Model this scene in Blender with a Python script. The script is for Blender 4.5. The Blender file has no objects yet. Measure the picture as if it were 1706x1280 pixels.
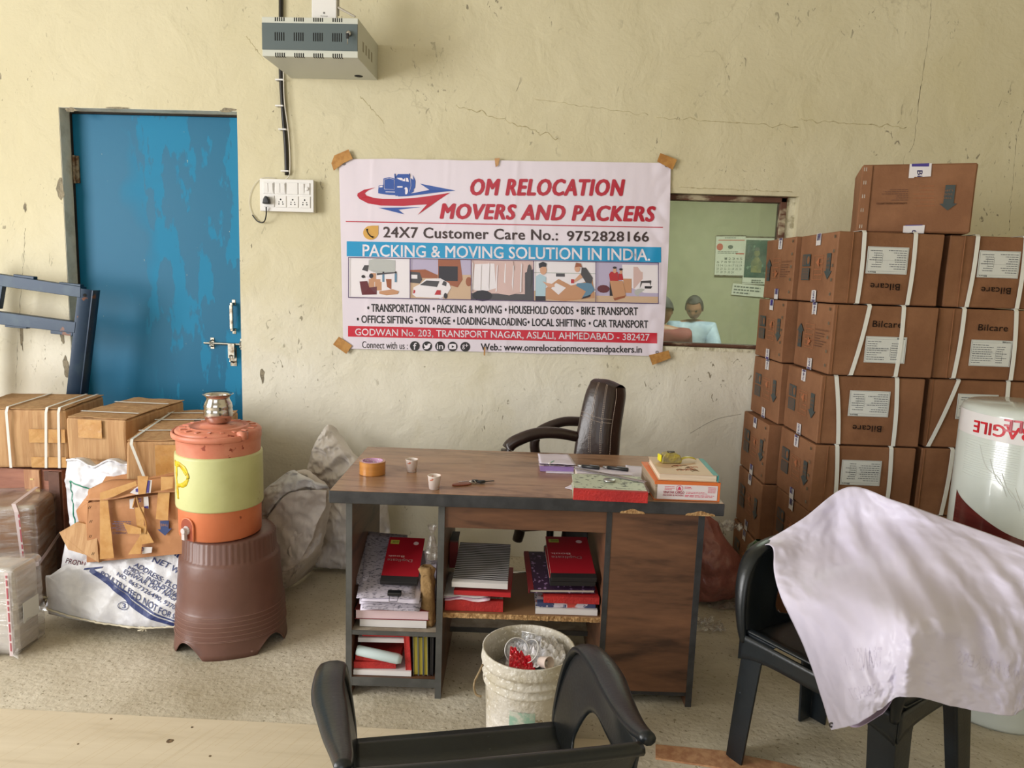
import bpy, bmesh, math, random
from mathutils import Vector, Matrix, noise
C = bpy.context.scene.collection
R = random.Random(7)
PI = math.pi
# ------------------------------------------------------------------ camera
F_PX, PITCH, YAW, ROLL = 1221.0, 0.1434, 0.052, 0.0345
CAM = Vector((0.0, -3.787, 1.488))
_fwd = Vector((-math.sin(YAW)*math.cos(PITCH), math.cos(YAW)*math.cos(PITCH), -math.sin(PITCH)))
_rt = Vector((math.cos(YAW), math.sin(YAW), 0)); _up = _rt.cross(_fwd)
_r2 = math.cos(ROLL)*_rt + math.sin(ROLL)*_up
_u2 = -math.sin(ROLL)*_rt + math.cos(ROLL)*_up
cd = bpy.data.cameras.new('camera'); cam = bpy.data.objects.new('camera', cd); C.objects.link(cam)
cd.sensor_width = 36; cd.lens = 36*F_PX/1706; cd.clip_start = .05; cd.clip_end = 100
mw = Matrix((_r2, _u2, -_fwd)).transposed().to_4x4(); mw.translation = CAM
cam.matrix_world = mw
bpy.context.scene.camera = cam
# ------------------------------------------------------------------ light
sc = bpy.context.scene
sc.view_settings.view_transform = 'Standard'; sc.view_settings.look = 'None'
sc.view_settings.gamma = 1; sc.view_settings.use_curve_mapping = False
sc.view_settings.exposure = 0.0
w = bpy.data.worlds.new('world'); sc.world = w; w.use_nodes = True
w.node_tree.nodes['Background'].inputs[0].default_value = (.86, .93, 1, 1)
w.node_tree.nodes['Background'].inputs[1].default_value = 1.2
def area(name, loc, target, sx, sy, power, col):
    d = bpy.data.lights.new(name, 'AREA'); d.shape = 'RECTANGLE'; d.size = sx; d.size_y = sy
    d.energy = power; d.color = col
    o = bpy.data.objects.new(name, d); C.objects.link(o); o.location = loc
    o.rotation_euler = (Vector(target)-Vector(loc)).to_track_quat('-Z', 'Y').to_euler()
    return o
area('daylight_left_shutter', (-5.0, -3.9, 1.85), (0, -2.6, .9), 2.8, 2.6, 290, (1, .985, .97))
area('daylight_rear_shutter', (-1.2, -7.8, 1.9), (-.2, 0, 1.3), 3.6, 2.8, 38, (1, .985, .975))
area('office_added_lamp', (1.6, 2.2, 2.85), (1.6, 2.4, 0), 1.2, .3, 85, (1, .98, .9))  # unseen lamp, added to light the office behind the window
# ------------------------------------------------------------------ pixel helpers (photograph frame 1706 x 1280)
def ray(x, y): return (x-853)/F_PX*_r2 - (y-640)/F_PX*_u2 + _fwd
def AY(x, y, Y): d = ray(x, y); return CAM + d*((Y-CAM.y)/d.y)
def AZ(x, y, z): d = ray(x, y); return CAM + d*((z-CAM.z)/d.z)
# ------------------------------------------------------------------ materials
def lin(c):
    c = [v/255 for v in c[:3]]
    return tuple((v/12.92 if v <= .04045 else ((v+.055)/1.055)**2.4) for v in c)+(1,)
MATS = {}
def mat(name, col, rough=.6, metal=0, col2=None, scale=6, spread=(.4, .6), bump=0, bscale=None, stretch=None,
        spec=.5, coat=0, alpha=1, trans=0, sheen=0, detail=4, flecks=None, fscale=40, fthr=.62, coords='Object', bdist=.01):
    if name in MATS: return MATS[name]
    m = bpy.data.materials.new(name); m.use_nodes = True; nt = m.node_tree; N = nt.nodes; L = nt.links
    b = N['Principled BSDF']
    b.inputs['Base Color'].default_value = lin(col); b.inputs['Roughness'].default_value = rough
    b.inputs['Metallic'].default_value = metal; b.inputs['Specular IOR Level'].default_value = spec
    b.inputs['Coat Weight'].default_value = coat; b.inputs['Alpha'].default_value = alpha
    b.inputs['Transmission Weight'].default_value = trans
    tc = N.new('ShaderNodeTexCoord'); mp = N.new('ShaderNodeMapping')
    L.new(tc.outputs[coords], mp.inputs[0])
    if stretch: mp.inputs['Scale'].default_value = stretch
    last = None
    if col2 is not None:
        n = N.new('ShaderNodeTexNoise'); n.inputs['Scale'].default_value = scale; n.inputs['Detail'].default_value = detail
        n.inputs['Roughness'].default_value = .6
        r = N.new('ShaderNodeValToRGB'); r.color_ramp.elements[0].position = spread[0]; r.color_ramp.elements[1].position = spread[1]
        r.color_ramp.elements[0].color = lin(col); r.color_ramp.elements[1].color = lin(col2)
        L.new(mp.outputs[0], n.inputs[0]); L.new(n.outputs['Fac'], r.inputs[0]); last = r.outputs[0]
    if flecks is not None:
        n = N.new('ShaderNodeTexNoise'); n.inputs['Scale'].default_value = fscale; n.inputs['Detail'].default_value = 3
        r = N.new('ShaderNodeValToRGB'); r.color_ramp.elements[0].position = fthr; r.color_ramp.elements[1].position = fthr+.03
        r.color_ramp.elements[0].color = (0, 0, 0, 1); r.color_ramp.elements[1].color = (1, 1, 1, 1)
        mx = N.new('ShaderNodeMix'); mx.data_type = 'RGBA'
        L.new(mp.outputs[0], n.inputs[0]); L.new(n.outputs['Fac'], r.inputs[0]); L.new(r.outputs[0], mx.inputs[0])
        if last: L.new(last, mx.inputs[6])
        else: mx.inputs[6].default_value = lin(col)
        mx.inputs[7].default_value = lin(flecks); last = mx.outputs[2]
    if last: L.new(last, b.inputs['Base Color'])
    if bump:
        n = N.new('ShaderNodeTexNoise'); n.inputs['Scale'].default_value = bscale or scale*3; n.inputs['Detail'].default_value = 5
        bp = N.new('ShaderNodeBump'); bp.inputs['Strength'].default_value = bump; bp.inputs['Distance'].default_value = bdist
        L.new(mp.outputs[0], n.inputs[0]); L.new(n.outputs['Fac'], bp.inputs['Height']); L.new(bp.outputs[0], b.inputs['Normal'])
    MATS[name] = m
    return m
# ------------------------------------------------------------------ mesh builder
import re
STUFFN = re.compile('lettering|_print|_lines|marks|staples|stitching|threads|slots|side_vents|symbol|scraps|creases|_holes|eyelets|knots|drawing|_outlines|lorry_windows|raised_rings|lid_lugs|frames$|navy|rule_marks|faint|twisted|icon')
class MB:
    def __init__(s): s.v = []; s.f = []; s.m = []
    def add(s, vs, fs, mi=0, M=None):
        o = len(s.v)
        s.v += [tuple(M @ Vector(v)) if M else tuple(v) for v in vs]
        s.f += [tuple(i+o for i in f) for f in fs]; s.m += [mi]*len(fs)
        return s
    def box(s, a, b, mi=0, M=None):
        (x0, y0, z0), (x1, y1, z1) = a, b
        vs = [(x0,y0,z0),(x1,y0,z0),(x1,y1,z0),(x0,y1,z0),(x0,y0,z1),(x1,y0,z1),(x1,y1,z1),(x0,y1,z1)]
        return s.add(vs, [(0,3,2,1),(4,5,6,7),(0,1,5,4),(1,2,6,5),(2,3,7,6),(3,0,4,7)], mi, M)
    def lathe(s, prof, n=32, mi=0, M=None, capb=False, capt=False, rad=None):
        vs = []
        for r, z in prof:
            for i in range(n):
                a = 2*PI*i/n; q = rad(a, z) if rad else 1
                vs.append((r*q*math.cos(a), r*q*math.sin(a), z))
        fs = [(j*n+i, j*n+(i+1) % n, (j+1)*n+(i+1) % n, (j+1)*n+i) for j in range(len(prof)-1) for i in range(n)]
        if capb: fs.append(tuple(range(n))[::-1])
        if capt: fs.append(tuple((len(prof)-1)*n+i for i in range(n)))
        return s.add(vs, fs, mi, M)
    def tube(s, pts, r, n=8, mi=0, M=None, closed=False, flat=1.0):
        pts = [Vector(p) for p in pts]; k = len(pts); rr = r if isinstance(r, (list, tuple)) else [r]*k
        vs = []; up = Vector((0, 0, 1))
        for i, p in enumerate(pts):
            if closed: t = pts[(i+1) % k]-pts[i-1]
            else: t = pts[min(i+1, k-1)]-pts[max(i-1, 0)]
            t.normalize()
            u = up if abs(t.dot(up)) < .95 else Vector((1, 0, 0))
            a = t.cross(u).normalized(); b = a.cross(t).normalized()
            for j in range(n):
                g = 2*PI*j/n; vs.append(tuple(p + rr[i]*(a*math.cos(g)+b*math.sin(g)*flat)))
        fs = [(i*n+j, i*n+(j+1) % n, ((i+1) % k)*n+(j+1) % n, ((i+1) % k)*n+j) for i in range(k if closed else k-1) for j in range(n)]
        if not closed: fs += [tuple(range(n))[::-1], tuple((k-1)*n+j for j in range(n))]
        return s.add(vs, fs, mi, M)
    def grid(s, fn, nu, nv, mi=0, M=None, wrap=False):
        vs = [tuple(fn(i/nu, j/nv)) for j in range(nv+1) for i in range(nu+1)]
        fs = [(j*(nu+1)+i, j*(nu+1)+i+1, (j+1)*(nu+1)+i+1, (j+1)*(nu+1)+i) for j in range(nv) for i in range(nu)]
        return s.add(vs, fs, mi, M)
    def poly(s, pts, mi=0, M=None): return s.add(pts, [tuple(range(len(pts)))], mi, M)
    def prism(s, pts, vec, mi=0, M=None):
        n = len(pts); vec = Vector(vec); vs = [tuple(p) for p in pts]+[tuple(Vector(p)+vec) for p in pts]
        fs = [tuple(range(n))[::-1], tuple(range(n, 2*n))]+[(i, (i+1) % n, n+(i+1) % n, n+i) for i in range(n)]
        return s.add(vs, fs, mi, M)
    def build(s, name, mats, parent=None, smooth=False, bevel=0, bseg=2, subsurf=0, solid=0, fix=True):
        me = bpy.data.meshes.new(name); me.from_pydata(s.v, [], s.f)
        ms = mats if isinstance(mats, (list, tuple)) else [mats]
        for m in ms: me.materials.append(m)
        me.polygons.foreach_set('material_index', s.m)
        if fix:
            bm = bmesh.new(); bm.from_mesh(me); bmesh.ops.remove_doubles(bm, verts=bm.verts, dist=1e-6)
            bmesh.ops.recalc_face_normals(bm, faces=bm.faces); bm.to_mesh(me); bm.free()
        if smooth: me.polygons.foreach_set('use_smooth', [True]*len(me.polygons))
        o = bpy.data.objects.new(name, me); C.objects.link(o); o.parent = parent
        if STUFFN.search(name): o['kind'] = 'stuff'
        if solid:
            d = o.modifiers.new('s', 'SOLIDIFY'); d.thickness = solid; d.offset = 0
        if bevel:
            d = o.modifiers.new('b', 'BEVEL'); d.width = bevel; d.segments = bseg; d.limit_method = 'ANGLE'; d.angle_limit = .6
            me.polygons.foreach_set('use_smooth', [True]*len(me.polygons))
            d = o.modifiers.new('w', 'WEIGHTED_NORMAL')
        if subsurf:
            d = o.modifiers.new('u', 'SUBSURF'); d.levels = subsurf; d.render_levels = subsurf
        return o
def tag(o, label=None, cat=None, group=None, kind=None):
    if label: o['label'] = label
    if cat: o['category'] = cat
    if group: o['group'] = group
    if kind: o['kind'] = kind
    return o
def thing(name, label, cat, loc=(0, 0, 0), rot=0, group=None):
    o = bpy.data.objects.new(name, None); C.objects.link(o); o.empty_display_size = .05
    o.location = loc
    o.rotation_euler = rot if isinstance(rot, (tuple, list)) else (0, 0, rot)
    return tag(o, label, cat, group)
def stru(o): o['kind'] = 'structure'; return o
def lerp(a, b, t): return a+(b-a)*t
def cat1(p0, p1, p2, p3, t):
    return .5*((2*p1)+(-p0+p2)*t+(2*p0-5*p1+4*p2-p3)*t*t+(-p0+3*p1-3*p2+p3)*t*t*t)
def spline(pts, t):
    n = len(pts)-1; x = min(max(t, 0), 1)*n; i = min(int(x), n-1); f = x-i
    g = lambda k: pts[k] if 0 <= k <= n else (2*pts[0]-pts[1] if k < 0 else 2*pts[n]-pts[n-1])
    return cat1(g(i-1), g(i), g(i+1), g(i+2), f)
def surf(ctrl):
    ctrl = [[Vector(p) for p in row] for row in ctrl]
    return lambda u, v: spline([spline(row, u) for row in ctrl], v)
def smoothpath(pts, n): return [spline([Vector(p) for p in pts], i/n) for i in range(n+1)]
def crump(p, sc_, amp, seed=0):
    q = Vector(p)*sc_+Vector((seed, seed*1.7, -seed))
    r = 0; a = 1
    for k in range(3):
        r += a*(1-2*abs(noise.noise(q))); q = q*2.1+Vector((3.1, 1.7, 5.2)); a *= .5
    return (r-.9)*amp
def pillow(mb, ctrl, nu, nv, out, back, amp=.012, csc=7, seed=1, mi=0, power=.5, wob=None):
    """closed bag: a front sheet given by control points and a back bulged away from it"""
    S = surf(ctrl); out = Vector(out); back = Vector(back)
    def e(u, v): return (max(0, 16*u*(1-u)*v*(1-v)))**power
    def fr(u, v):
        p = S(u, v); return p+out*e(u, v)+out.normalized()*crump(p, csc, amp, seed)*(min(1, e(u, v)*3))
    def bk(u, v):
        p = S(u, v); return p+back*e(u, v)+back.normalized()*crump(p, csc, amp, seed+9)*(min(1, e(u, v)*3))
    mb.grid(fr, nu, nv, mi); mb.grid(lambda u, v: bk(1-u, v), nu, nv, mi)
    return fr
# ------------------------------------------------------------------ flat print
_TXT = {}
def text2d(s, bold=0, shear=0, space=1):
    k = (s, bold, shear, space)
    if k in _TXT: return _TXT[k]
    cu = bpy.data.curves.new('t', 'FONT'); cu.body = s; cu.offset = bold; cu.shear = shear; cu.space_character = space
    cu.resolution_u = 3; cu.fill_mode = 'FRONT'; cu.space_line = 1.0
    o = bpy.data.objects.new('t', cu); C.objects.link(o); bpy.context.view_layer.update()
    me = bpy.data.meshes.new_from_object(o.evaluated_get(bpy.context.evaluated_depsgraph_get()))
    vs = [(v.co.x, v.co.y) for v in me.vertices]; fs = [tuple(p.vertices) for p in me.polygons]
    bpy.data.objects.remove(o); bpy.data.curves.remove(cu); bpy.data.meshes.remove(me)
    x0 = min(v[0] for v in vs); x1 = max(v[0] for v in vs); y0 = min(v[1] for v in vs); y1 = max(v[1] for v in vs)
    vs = [((x-x0)/(x1-x0), (y-y0)/(y1-y0)) for x, y in vs]
    _TXT[k] = (vs, fs)
    return _TXT[k]
def put_text(mb, s, fn, u0, v0, u1, v1, bold=0, shear=0, space=1, mi=0):
    """text filling the rectangle (u0,v0)-(u1,v1) of a mapping fn(u,v)->point"""
    if bold:      # heavier strokes: the same outline laid down again with small shifts
        b = bold*.9; w_ = b/max(1, len(max(s.split('\n'), key=len))*.62)*(u1-u0); hh = b*(v1-v0)*.8
        for dx, dy in ((-w_, 0), (w_, 0), (0, -hh), (0, hh), (-w_*.7, -hh*.7), (w_*.7, hh*.7), (-w_*.7, hh*.7), (w_*.7, -hh*.7)): put_text(mb, s, fn, u0+dx, v0+dy, u1+dx, v1+dy, 0, shear, space, mi)
    vs, fs = text2d(s, 0, shear, space)
    mb.add([fn(lerp(u0, u1, x), lerp(v0, v1, y)) for x, y in vs], fs, mi)
def put_rect(mb, fn, u0, v0, u1, v1, mi=0, n=1, m=1):
    mb.grid(lambda a, b: fn(lerp(u0, u1, a), lerp(v0, v1, b)), n, m, mi)
def put_poly(mb, fn, pts, mi=0): mb.poly([fn(*p) for p in pts], mi)
def put_ell(mb, fn, cx, cy, rx, ry, mi=0, n=14): put_poly(mb, fn, [(cx+rx*math.cos(2*PI*i/n), cy+ry*math.sin(2*PI*i/n)) for i in range(n)], mi)
def plane(o, ux, uy, nrm=None, off=.0012):
    o = Vector(o); ux = Vector(ux); uy = Vector(uy); n = (Vector(nrm) if nrm else ux.cross(uy)).normalized()*off
    return lambda u, v, k=0: o+ux*u+uy*v+n*(1+k)
INK = lambda name, c, rough=.6: mat(name, c, rough)
# ------------------------------------------------------------------ the room
def wall_material():
    m = bpy.data.materials.new('cream_plaster'); m.use_nodes = True; nt = m.node_tree; N = nt.nodes; L = nt.links
    b = N['Principled BSDF']; b.inputs['Roughness'].default_value = .75; b.inputs['Specular IOR Level'].default_value = .25
    tc = N.new('ShaderNodeTexCoord')
    def noi(s, d=4, w_=None, dist=0):
        n = N.new('ShaderNodeTexNoise'); n.inputs['Scale'].default_value = s; n.inputs['Detail'].default_value = d
        n.inputs['Distortion'].default_value = dist; L.new(w_ or tc.outputs['Object'], n.inputs[0]); return n
    def ramp(src, a, b_, ca=(0, 0, 0, 1), cb=(1, 1, 1, 1)):
        r = N.new('ShaderNodeValToRGB'); r.color_ramp.elements[0].position = a; r.color_ramp.elements[1].position = b_
        r.color_ramp.elements[0].color = ca; r.color_ramp.elements[1].color = cb; L.new(src, r.inputs[0]); return r
    def mix(f, a, b_):
        x = N.new('ShaderNodeMix'); x.data_type = 'RGBA'; L.new(f, x.inputs[0])
        L.new(a, x.inputs[6]) if not isinstance(a, tuple) else setattr(x.inputs[6], 'default_value', a)
        L.new(b_, x.inputs[7]) if not isinstance(b_, tuple) else setattr(x.inputs[7], 'default_value', b_)
        return x.outputs[2]
    def mul(a, b_):
        x = N.new('ShaderNodeMath'); x.operation = 'MULTIPLY'; L.new(a, x.inputs[0]); L.new(b_, x.inputs[1]); return x.outputs[0]
    base = ramp(noi(1.1, 3).outputs['Fac'], .35, .7, lin((209, 201, 172)), lin((199, 190, 158))).outputs[0]
    # plaster goes paler towards the floor, with an uneven noisy edge
    sp = N.new('ShaderNodeSeparateXYZ'); L.new(tc.outputs['Object'], sp.inputs[0])
    ad = N.new('ShaderNodeMath'); ad.operation = 'MULTIPLY_ADD'; ad.inputs[1].default_value = 1.1
    L.new(noi(1.7, 4).outputs['Fac'], ad.inputs[0]); L.new(sp.outputs['Z'], ad.inputs[2])
    low = ramp(ad.outputs[0], 1.2, 2.2, (1, 1, 1, 1), (0, 0, 0, 1)); low.color_ramp.interpolation = 'EASE'
    # ColorRamp clamps to 0..1, so bring the height into that range first
    rg = N.new('ShaderNodeMapRange'); rg.inputs[1].default_value = 1.0; rg.inputs[2].default_value = 2.6
    L.new(ad.outputs[0], rg.inputs[0]); L.new(rg.outputs[0], low.inputs[0]); low.color_ramp.elements[0].position = .1; low.color_ramp.elements[1].position = .8
    base = mix(low.outputs[0], base, lin((226, 221, 206)))
    blot = ramp(noi(2.3, 6, dist=.6).outputs['Fac'], .55, .72)
    bl2 = N.new('ShaderNodeMath'); bl2.operation = 'MULTIPLY'; bl2.inputs[1].default_value = .35; L.new(blot.outputs[0], bl2.inputs[0])
    base = mix(bl2.outputs[0], base, lin((200, 190, 152)))
    # scuffs: thin dark marks in patches
    mp = N.new('ShaderNodeMapping'); mp.inputs['Scale'].default_value = (1, 1, .55); L.new(tc.outputs['Object'], mp.inputs[0])
    sc1 = ramp(noi(34, 4, mp.outputs[0], 1.2).outputs['Fac'], .65, .69)
    pat = ramp(noi(2.6, 3).outputs['Fac'], .48, .62)
    base = mix(mul(sc1.outputs[0], pat.outputs[0]), base, lin((140, 132, 112)))
    # hairline cracks
    v = N.new('ShaderNodeTexVoronoi'); v.feature = 'DISTANCE_TO_EDGE'; v.inputs['Scale'].default_value = 1.6
    ns = noi(5, 5); va = N.new('ShaderNodeVectorMath'); va.operation = 'MULTIPLY_ADD'; va.inputs[1].default_value = (.35, .35, .35)
    L.new(ns.outputs['Color'], va.inputs[0]); L.new(tc.outputs['Object'], va.inputs[2]); L.new(va.outputs[0], v.inputs['Vector'])
    cr = ramp(v.outputs['Distance'], .0, .007, (1, 1, 1, 1), (0, 0, 0, 1))
    cm = ramp(noi(.9, 2).outputs['Fac'], .56, .64)
    crk = mul(cr.outputs[0], cm.outputs[0])
    cr5 = N.new('ShaderNodeMath'); cr5.operation = 'MULTIPLY'; cr5.inputs[1].default_value = .3; L.new(crk, cr5.inputs[0])
    base = mix(cr5.outputs[0], base, lin((150, 140, 112)))
    L.new(base, b.inputs['Base Color'])
    h1 = noi(5, 6, dist=.5); h2 = noi(60, 5)
    ma = N.new('ShaderNodeMath'); ma.operation = 'MULTIPLY_ADD'; ma.inputs[1].default_value = .12
    L.new(h2.outputs['Fac'], ma.inputs[0]); L.new(h1.outputs['Fac'], ma.inputs[2])
    bp = N.new('ShaderNodeBump'); bp.inputs['Strength'].default_value = .5; bp.inputs['Distance'].default_value = .03
    L.new(ma.outputs[0], bp.inputs['Height'])
    L.new(bp.outputs[0], b.inputs['Normal'])
    return m
PLASTER = wall_material()
DX0, DX1, DZ = -2.575, -1.640, 2.278          # door opening
WX0, WX1, WZ0, WZ1 = .30, 1.19, 1.165, 1.935   # window opening
TH = .24
mb = MB()
xs = [-5.2, DX0, DX1, WX0, WX1, 3.1]; zs = [0, WZ0, WZ1, DZ, 3.9]
for i in range(5):
    for j in range(4):
        if i == 1 and j < 3: continue
        if i == 3 and j == 1: continue
        mb.box((xs[i], 0, zs[j]), (xs[i+1], TH, zs[j+1]))
stru(mb.build('wall_back', PLASTER, fix=False))
cement = mat('cement_floor', (208, 200, 182), .85, col2=(166, 155, 132), scale=2.2, spread=(.36, .7), bump=.7, bscale=45, flecks=(150, 141, 120), fscale=70, fthr=.63, detail=8, spec=.3, bdist=.006)
stru(MB().box((-5.2, -8, -.1), (3.1, TH, 0)).build('floor', cement))
plain = mat('plain_plaster', (215, 206, 175), .8, col2=(200, 192, 162), scale=2)
ceil = mat('ceiling_paint', (205, 200, 185), .9)
stru(MB().box((-5.2, -8, 3.9), (3.1, TH, 4.0)).build('ceiling', ceil))
stru(MB().box((3.1, -8, 0), (3.3, TH, 3.9)).build('wall_right', plain))
mb = MB(); mb.box((-5.4, -8, 3.2), (-5.2, TH, 3.9)); mb.box((-5.4, -1.8, 0), (-5.2, TH, 3.2)); mb.box((-5.4, -8, 0), (-5.2, -5.4, 3.2))
stru(mb.build('wall_left', plain))
mb = MB(); mb.box((-5.2, -8.2, 3.4), (3.1, -8, 3.9)); mb.box((-5.2, -8.2, 0), (-3.2, -8, 3.4)); mb.box((.8, -8.2, 0), (3.1, -8, 3.4))
stru(mb.build('wall_rear', plain))
# ground outside the openings
stru(MB().box((-14, -16, -.2), (8, 6, -.1)).build('floor_yard', mat('yard', (150, 140, 120), .9)))
# chipped plaster on the wall and on the door reveal
chip = mat('bare_cement', (150, 140, 118), .95, col2=(118, 110, 94), scale=30, bump=.6, bscale=80)
def chips(spots, name, nrm):
    mb = MB()
    for (x, z, w_, h_) in spots:
        n = 16; pts = []
        ph = R.random()*9
        for i in range(n):
            a = 2*PI*i/n; q = .75+.45*noise.noise((math.cos(a)*1.5+ph, math.sin(a)*1.5, ph))+R.uniform(-.12, .12)
            pts.append((x+w_*.5*q*math.cos(a), -.0015, z+h_*.5*q*math.sin(a)))
        mb.poly(pts)
    o = mb.build(name, chip); o['kind'] = 'stuff'; stru(o); return o
pw = [AY(437, 625, 0), AY(42, 345, 0), AY(36, 560, 0), AY(101, 315, 0), AY(104, 560, 0), AY(108, 480, 0), AY(110, 610, 0), AY(118, 183, 0), AY(380, 184, 0), AY(200, 180, 0)]
sz = [(.035, .10), (.02, .06), (.02, .2), (.05, .13), (.03, .10), (.03, .05), (.04, .16), (.10, .03), (.10, .03), (.16, .012)]
chips([(p.x, p.z, a, b) for p, (a, b) in zip(pw, sz)], 'trim_1', None)
# long rough ridges in the plaster (a patched crack) above the banner
ridge = mat('plaster_ridge', (204, 194, 158), .9, col2=(176, 164, 128), scale=25, bump=.6, bscale=60)
mb = MB()
for (ax, ay, bx, by, amp, r) in ((760, 175, 930, 230, .02, .004), (1090, 195, 1330, 212, .015, .0035), (1330, 200, 1510, 212, .012, .004), (890, 165, 1080, 192, .012, .0025), (1130, 312, 1320, 320, .006, .003), (410, 60, 440, 100, .01, .003), (600, 160, 640, 205, .01, .003)):
    a, b = AY(ax, ay, 0), AY(bx, by, 0)
    n = 40; mb.tube([a.lerp(b, i/n)+Vector((0, .0, amp*noise.noise((i*.35, ax, 0))*1.5)) for i in range(n+1)], [r*(.4+1.0*abs(noise.noise((i*.5, ay, 3)))) for i in range(n+1)], 5)
o = mb.build('trim_2', ridge, smooth=True); stru(o)
crk = mat('crack_dark', (96, 88, 70), .9)
mb = MB()
for pts in ([(1552, 0), (1547, 60), (1533, 150), (1524, 230), (1515, 255)], [(1706, 180), (1693, 240), (1686, 320), (1681, 385)], [(42, 380), (38, 450), (30, 560), (26, 650)]):
    w3 = [AY(x, y, 0) for x, y in pts]; path = smoothpath(w3, 60)
    mb.tube([p+Vector((.006*noise.noise((i*.6, p.z*9, 1)), 0, 0)) for i, p in enumerate(path)], [.0016*(.1+1.4*abs(noise.noise((i*.7, p.z, 7)))) for i, p in enumerate(path)], 4)
for pts in ([(1150, 722), (1190, 700), (1235, 690)],):
    mb.tube(smoothpath([AY(x, y, 0) for x, y in pts], 20), .0008, 4)
stru(mb.build('trim_3', crk))
# ------------------------------------------------------------------ door
def door_material():
    m = mat('blue_door_paint', (8, 112, 150), .5, spec=.3)
    nt = m.node_tree; N = nt.nodes; L = nt.links; b = N['Principled BSDF']
    tc = N.new('ShaderNodeTexCoord'); mp = N.new('ShaderNodeMapping'); mp.inputs['Scale'].default_value = (3.6, 1, 1.15)
    L.new(tc.outputs['Object'], mp.inputs[0])
    n = N.new('ShaderNodeTexNoise'); n.inputs['Scale'].default_value = 2.4; n.inputs['Detail'].default_value = 9; n.inputs['Roughness'].default_value = .56
    L.new(mp.outputs[0], n.inputs[0])
    r = N.new('ShaderNodeValToRGB'); r.color_ramp.elements[0].position = .515; r.color_ramp.elements[1].position = .535
    r.color_ramp.elements[0].color = (0, 0, 0, 1); L.new(n.outputs['Fac'], r.inputs[0])
    # the rubbed, paler area covers the middle and right of the leaf
    g = N.new('ShaderNodeSeparateXYZ'); L.new(tc.outputs['Object'], g.inputs[0])
    n2 = N.new('ShaderNodeTexNoise'); n2.inputs['Scale'].default_value = 2; L.new(tc.outputs['Object'], n2.inputs[0])
    a = N.new('ShaderNodeMath'); a.operation = 'MULTIPLY_ADD'; a.inputs[1].default_value = .9; L.new(n2.outputs['Fac'], a.inputs[0]); L.new(g.outputs['X'], a.inputs[2])
    r2 = N.new('ShaderNodeMapRange'); r2.inputs[1].default_value = -1.86; r2.inputs[2].default_value = -1.7; L.new(a.outputs[0], r2.inputs[0])
    mu = N.new('ShaderNodeMath'); mu.operation = 'MULTIPLY'; L.new(r.outputs[0], mu.inputs[0]); L.new(r2.outputs[0], mu.inputs[1])
    mx = N.new('ShaderNodeMix'); mx.data_type = 'RGBA'; L.new(mu.outputs[0], mx.inputs[0])
    mx.inputs[6].default_value = lin((4, 98, 134)); mx.inputs[7].default_value = lin((22, 120, 160))
    n3 = N.new('ShaderNodeTexNoise'); n3.inputs['Scale'].default_value = 22; n3.inputs['Detail'].default_value = 3; L.new(mp.outputs[0], n3.inputs[0])
    r3 = N.new('ShaderNodeValToRGB'); r3.color_ramp.elements[0].position = .74; r3.color_ramp.elements[1].position = .76; L.new(n3.outputs['Fac'], r3.inputs[0])
    m2 = N.new('ShaderNodeMix'); m2.data_type = 'RGBA'; L.new(r3.outputs[0], m2.inputs[0]); L.new(mx.outputs[2], m2.inputs[6]); m2.inputs[7].default_value = lin((170, 180, 160))
    L.new(m2.outputs[2], b.inputs['Base Color'])
    r4 = N.new('ShaderNodeMapRange'); r4.inputs[3].default_value = .5; r4.inputs[4].default_value = .65; L.new(mu.outputs[0], r4.inputs[0]); L.new(r4.outputs[0], b.inputs['Roughness'])
    return m
steel = mat('worn_steel', (176, 172, 160), .4, 1, col2=(120, 104, 84), scale=30, spread=(.5, .7))
dr = thing('door_1', None, None, (0, 0, 0)); stru(dr)
dmb = MB().box((DX0+.004, .095, .01), (DX1+.02, .135, DZ-.012))
stru(dmb.build('door_leaf', door_material(), dr, bevel=.003))
hm = mat('rusty_hinge', (98, 70, 48), .7, .6, col2=(150, 140, 120), scale=40)
for z in (1.98, .35):
    hb = MB(); hb.box((DX0+.002, .085, z-.07), (DX0+.035, .094, z+.07)); hb.tube([(DX0+.012, .082, z-.072), (DX0+.012, .082, z+.072)], .008, 8)
    stru(hb.build('hinge', hm, dr))
# pull handle and sliding bolt (positions read on the leaf plane y = .095)
p0, p1 = AY(389, 508, .09), AY(389, 548, .09)
hb = MB(); hb.box((p0.x-.008, .055, p1.z), (p0.x+.008, .068, p0.z)); hb.box((p0.x-.007, .06, p0.z-.004), (p0.x+.007, .095, p0.z+.012)); hb.box((p0.x-.007, .06, p1.z-.012), (p0.x+.007, .095, p1.z+.004))
hb.box((p0.x-.01, .092, p0.z), (p0.x+.01, .0955, p0.z+.028)); hb.box((p0.x-.01, .092, p1.z-.028), (p0.x+.01, .0955, p1.z))
stru(hb.build('door_handle', steel, dr, bevel=.002))
q0, q1 = AY(340, 571, .08), AY(403, 575, .08); q0.x = max(q0.x, -3)
q1.z = q0.z = (q0.z+q1.z)/2; q1.x = DX1+.01
hb = MB(); hb.tube([q0, q1], .0065, 10)
for t in (.16, .82):
    x = lerp(q0.x, q1.x, t); hb.tube([(x, .093, q0.z-.018), (x, .066, q0.z-.012), (x, .066, q0.z+.012), (x, .093, q0.z+.018)], .0045, 6); hb.box((x-.01, .0915, q0.z-.03), (x+.01, .0955, q0.z+.03))
x = lerp(q0.x, q1.x, .62); hb.box((x-.016, .062, q0.z-.075), (x+.018, .074, q0.z+.004)); hb.box((x-.016, .0915, q0.z-.12), (x+.018, .0955, q0.z-.02)); hb.tube([(x, .092, q0.z-.055), (x, .05, q0.z-.06), (x, .05, q0.z-.09), (x, .092, q0.z-.1)], .005, 6)
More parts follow.
